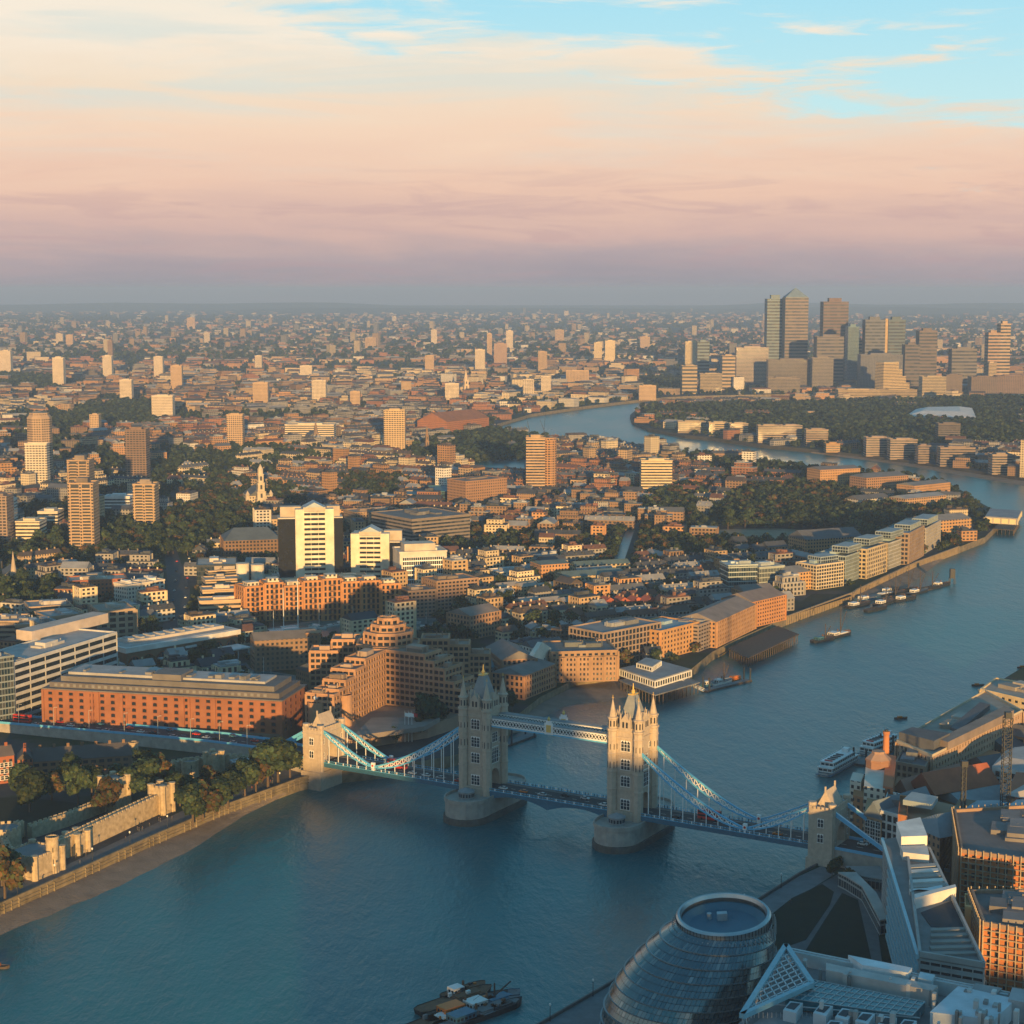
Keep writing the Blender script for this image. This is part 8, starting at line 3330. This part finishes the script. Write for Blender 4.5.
for i in range(1, len(APPROACH) - 1):
    p, q = APPROACH[i], APPROACH[i + 1]
    d = (q - p); L = d.length; d /= L
    nr = Vector((-d.y, d.x, 0))
    for t, lane in ((.1, 2.4), (.32, -2.4), (.55, 5.6), (.78, -5.6), (.92, 2.4)):
        c, nm = cs[(k * 3) % 5]
        pp = p + d * L * t + nr * lane + Vector((0, 0, .03))
        uu = PX(pp)
        if -5 < uu[0] < 300:
            LAB.add(car(None, tuple(pp), math.atan2(d.y, d.x) + (0 if lane > 0 else PI), c), f'{nm} car on {"near" if lane > 4 else "inner-near" if lane > 0 else "inner-far" if lane > -4 else "far"} approach lane', tuple(pp))
        k += 1
p, q = APPROACH[4], APPROACH[5]
d = (q - p).normalized()
bus('red double decker bus on the approach road near the left edge', tuple(p.lerp(q, .78) + Vector((-d.y, d.x, 0)) * 2.4), math.atan2(d.y, d.x))
# cars parked and queueing along the avenue
k = 0
for i in range(9):
    for s in (0, 1):
        t = (i + .3 * s) / 9
        a = G(170 + 8 * t + 12 * s, 640 - 88 * t)
        c, nm = cs[(i + 2 * s) % 5]
        LAB.add(car(None, (a.x, a.y, LAND + .06), 1.6, c), f'{nm} car on the {"right" if s else "left"} side of the avenue', tuple(a))

# lamps on the walks, people, flags
LPM = MB(); LPM.lathe([(.22, 0), (.12, .8), (.09, 5.2)], 8); LPOST = LPM.mesh('post', M_DARK)
LPM = MB(); LPM.lathe([(.05, 5.2), (.36, 5.6), (.36, 6.0), (.08, 6.3)], 8); LGLOBE = LPM.mesh('lantern', mat('lantern_glass', (.8, .8, .76), .3, .05, 1))
def lamp(p):
    t = thing('street_lamp', None, 'street lamp', tuple(p), 0, 'lamps along the river walks')
    link('post', LPOST, t); link('lantern', LGLOBE, t)
    LAB.add(t, 'dark post lamp with a pale lantern', tuple(p))
for p, q in zip(ps, ps[1:]):
    L = (q - p).length
    for i in range(int(L / 22)):
        a = p.lerp(q, (i + .5) / int(L / 22)); lamp((a.x + .8, a.y - .4, LAND))
for p, q in zip([G(u, v) for u, v in EMB], [G(u, v) for u, v in EMB][1:]):
    L = (q - p).length
    for i in range(int(L / 20)):
        a = p.lerp(q, (i + .5) / int(L / 20)); lamp((a.x - 1.2, a.y + 1.4, LAND))
for i in range(9):
    p, q = APPROACH[1 + i // 2], APPROACH[2 + i // 2]
    a = p.lerp(q, .25 + .5 * (i % 2)); d = (q - p).normalized(); nn = Vector((-d.y, d.x, 0))
    t = thing('street_lamp', None, 'street lamp', tuple(a + nn * 7.6), 0, 'lamp columns along the approach road')
    m = MB(); m.lathe([(.16, 0), (.08, 11)], 8); m.bar((0, 0, 11), (1.6, 0, 11.3), .12); m.box(1.2, 2.0, -.15, .15, 11.15, 11.35); m.build('column', M_METAL, t)
    LAB.add(t, 'tall grey lamp column on the approach road', tuple(a))

def person_mesh(seed):
    """standing or walking figure grown from a jointed skeleton"""
    r = random.Random(seed)
    st = r.uniform(.05, .28)
    J = [((0, 0, .95), .15), ((0, 0, 1.2), .155), ((0, 0, 1.42), .17), ((0, 0, 1.54), .06), ((.02, 0, 1.66), .105), ((.02, 0, 1.75), .085),
         ((0, .1, .9), .1), ((st, .1, .48), .07), ((st * 1.3, .1, .06), .05), ((st * 1.3 + .14, .1, .03), .04),
         ((0, -.1, .9), .1), ((-st * .6, -.1, .48), .07), ((-st * 1.5, -.1, .06), .05), ((-st * 1.5 + .14, -.1, .03), .04),
         ((0, .2, 1.4), .065), ((-st * .5, .25, 1.13), .05), ((st * .2, .24, .88), .038),
         ((0, -.2, 1.4), .065), ((st * .5, -.25, 1.13), .05), ((st * .9, -.24, .9), .038)]
    E = [(0, 1), (1, 2), (2, 3), (3, 4), (4, 5), (0, 6), (6, 7), (7, 8), (8, 9), (0, 10), (10, 11), (11, 12), (12, 13), (2, 14), (14, 15), (15, 16), (2, 17), (17, 18), (18, 19)]
    me = bpy.data.meshes.new('person')
    me.from_pydata([j[0] for j in J], E, [])
    o = bpy.data.objects.new('tmp_person', me); COL.objects.link(o)
    md = o.modifiers.new('s', 'SKIN'); 
    if not me.skin_vertices:
        bm = bmesh.new(); bm.from_mesh(me); bm.verts.layers.skin.verify(); bm.to_mesh(me); bm.free()
    for v, (p, rr) in zip(me.skin_vertices[0].data, J):
        v.radius = (rr, rr)
    me.skin_vertices[0].data[0].use_root = True
    dg = bpy.context.evaluated_depsgraph_get()
    out = bpy.data.meshes.new_from_object(o.evaluated_get(dg))
    bpy.data.objects.remove(o)
    cols = [(.05, .055, .07), (.10, .10, .11), (.30, .29, .28), (.22, .06, .05), (.06, .10, .16)]
    top, leg = r.choice(cols), r.choice(cols[:2])
    out.materials.clear()
    for nm, c in (('trousers', leg), ('jacket', top), ('skin', (.42, .26, .19)), ('hair', (.04, .03, .025))):
        out.materials.append(mat(f'{nm}_{"_".join(str(int(x * 100)) for x in c)}', c, .8, .1, 2))
    for p in out.polygons:
        z = p.center.z
        p.material_index = 3 if z > 1.72 else 2 if z > 1.5 else 1 if z > .92 else 0
    out.name = 'person'
    return out


PEO = [person_mesh(s) for s in range(5)]
PT = random.Random(5)
DESC = ['walker in dark clothes', 'walker in grey jacket', 'walker in light jacket', 'walker in red jacket', 'walker in blue jacket']
def pdesc(me):
    n = me.materials[1].name
    return {'jacket_5_5_7': 'person in dark clothes', 'jacket_10_10_11': 'person in a charcoal jacket', 'jacket_30_28_28': 'person in a light jacket', 'jacket_30_29_28': 'person in a light jacket', 'jacket_22_6_5': 'person in a red jacket'}.get(n, 'person in a blue jacket')
def folk(pts, n, jit=3.0):
    P = [G(u, v) for u, v in pts]
    for i in range(n):
        t = PT.random() * (len(P) - 1)
        k = min(int(t), len(P) - 2)
        a = P[k].lerp(P[k + 1], t - k)
        me = PT.choice(PEO)
        o = tag(link('person', me, None, (a.x + PT.uniform(-jit, jit), a.y + PT.uniform(-jit, jit), LAND + .05), PT.uniform(0, 6.28)), None, 'person', 'people walking by the river')
        LAB.add(o, pdesc(me), tuple(a))
folk([(0, 898), (60, 868), (130, 838), (200, 808), (270, 780)], 34, 4)
folk([(585, 1012), (640, 990), (760, 918), (806, 886)], 16, 3)
for i, u in enumerate((405, 408.5, 412)):
    q = G(u, 742)
    t = thing('flagpole', ('left', 'middle', 'right')[i] + ' of three white flagpoles on the hotel terrace', 'flagpole', (q.x, q.y, LAND)); m = MB(); m.lathe([(.14, 0), (.07, 17)], 8); m.build('pole', M_WHITE, t)
    m = MB(); m.grid([(0, 0, 14), (1, .2, 13.8), (2, -.1, 13.6), (3, .2, 13.3), (3, .2, 15.3), (2, -.1, 15.6), (1, .2, 15.8), (0, 0, 16)], [(0, 1, 6, 7), (1, 2, 5, 6), (2, 3, 4, 5)]); m.build('flag', M_RED if i == 2 else M_WHITE, t)
LAB.write()
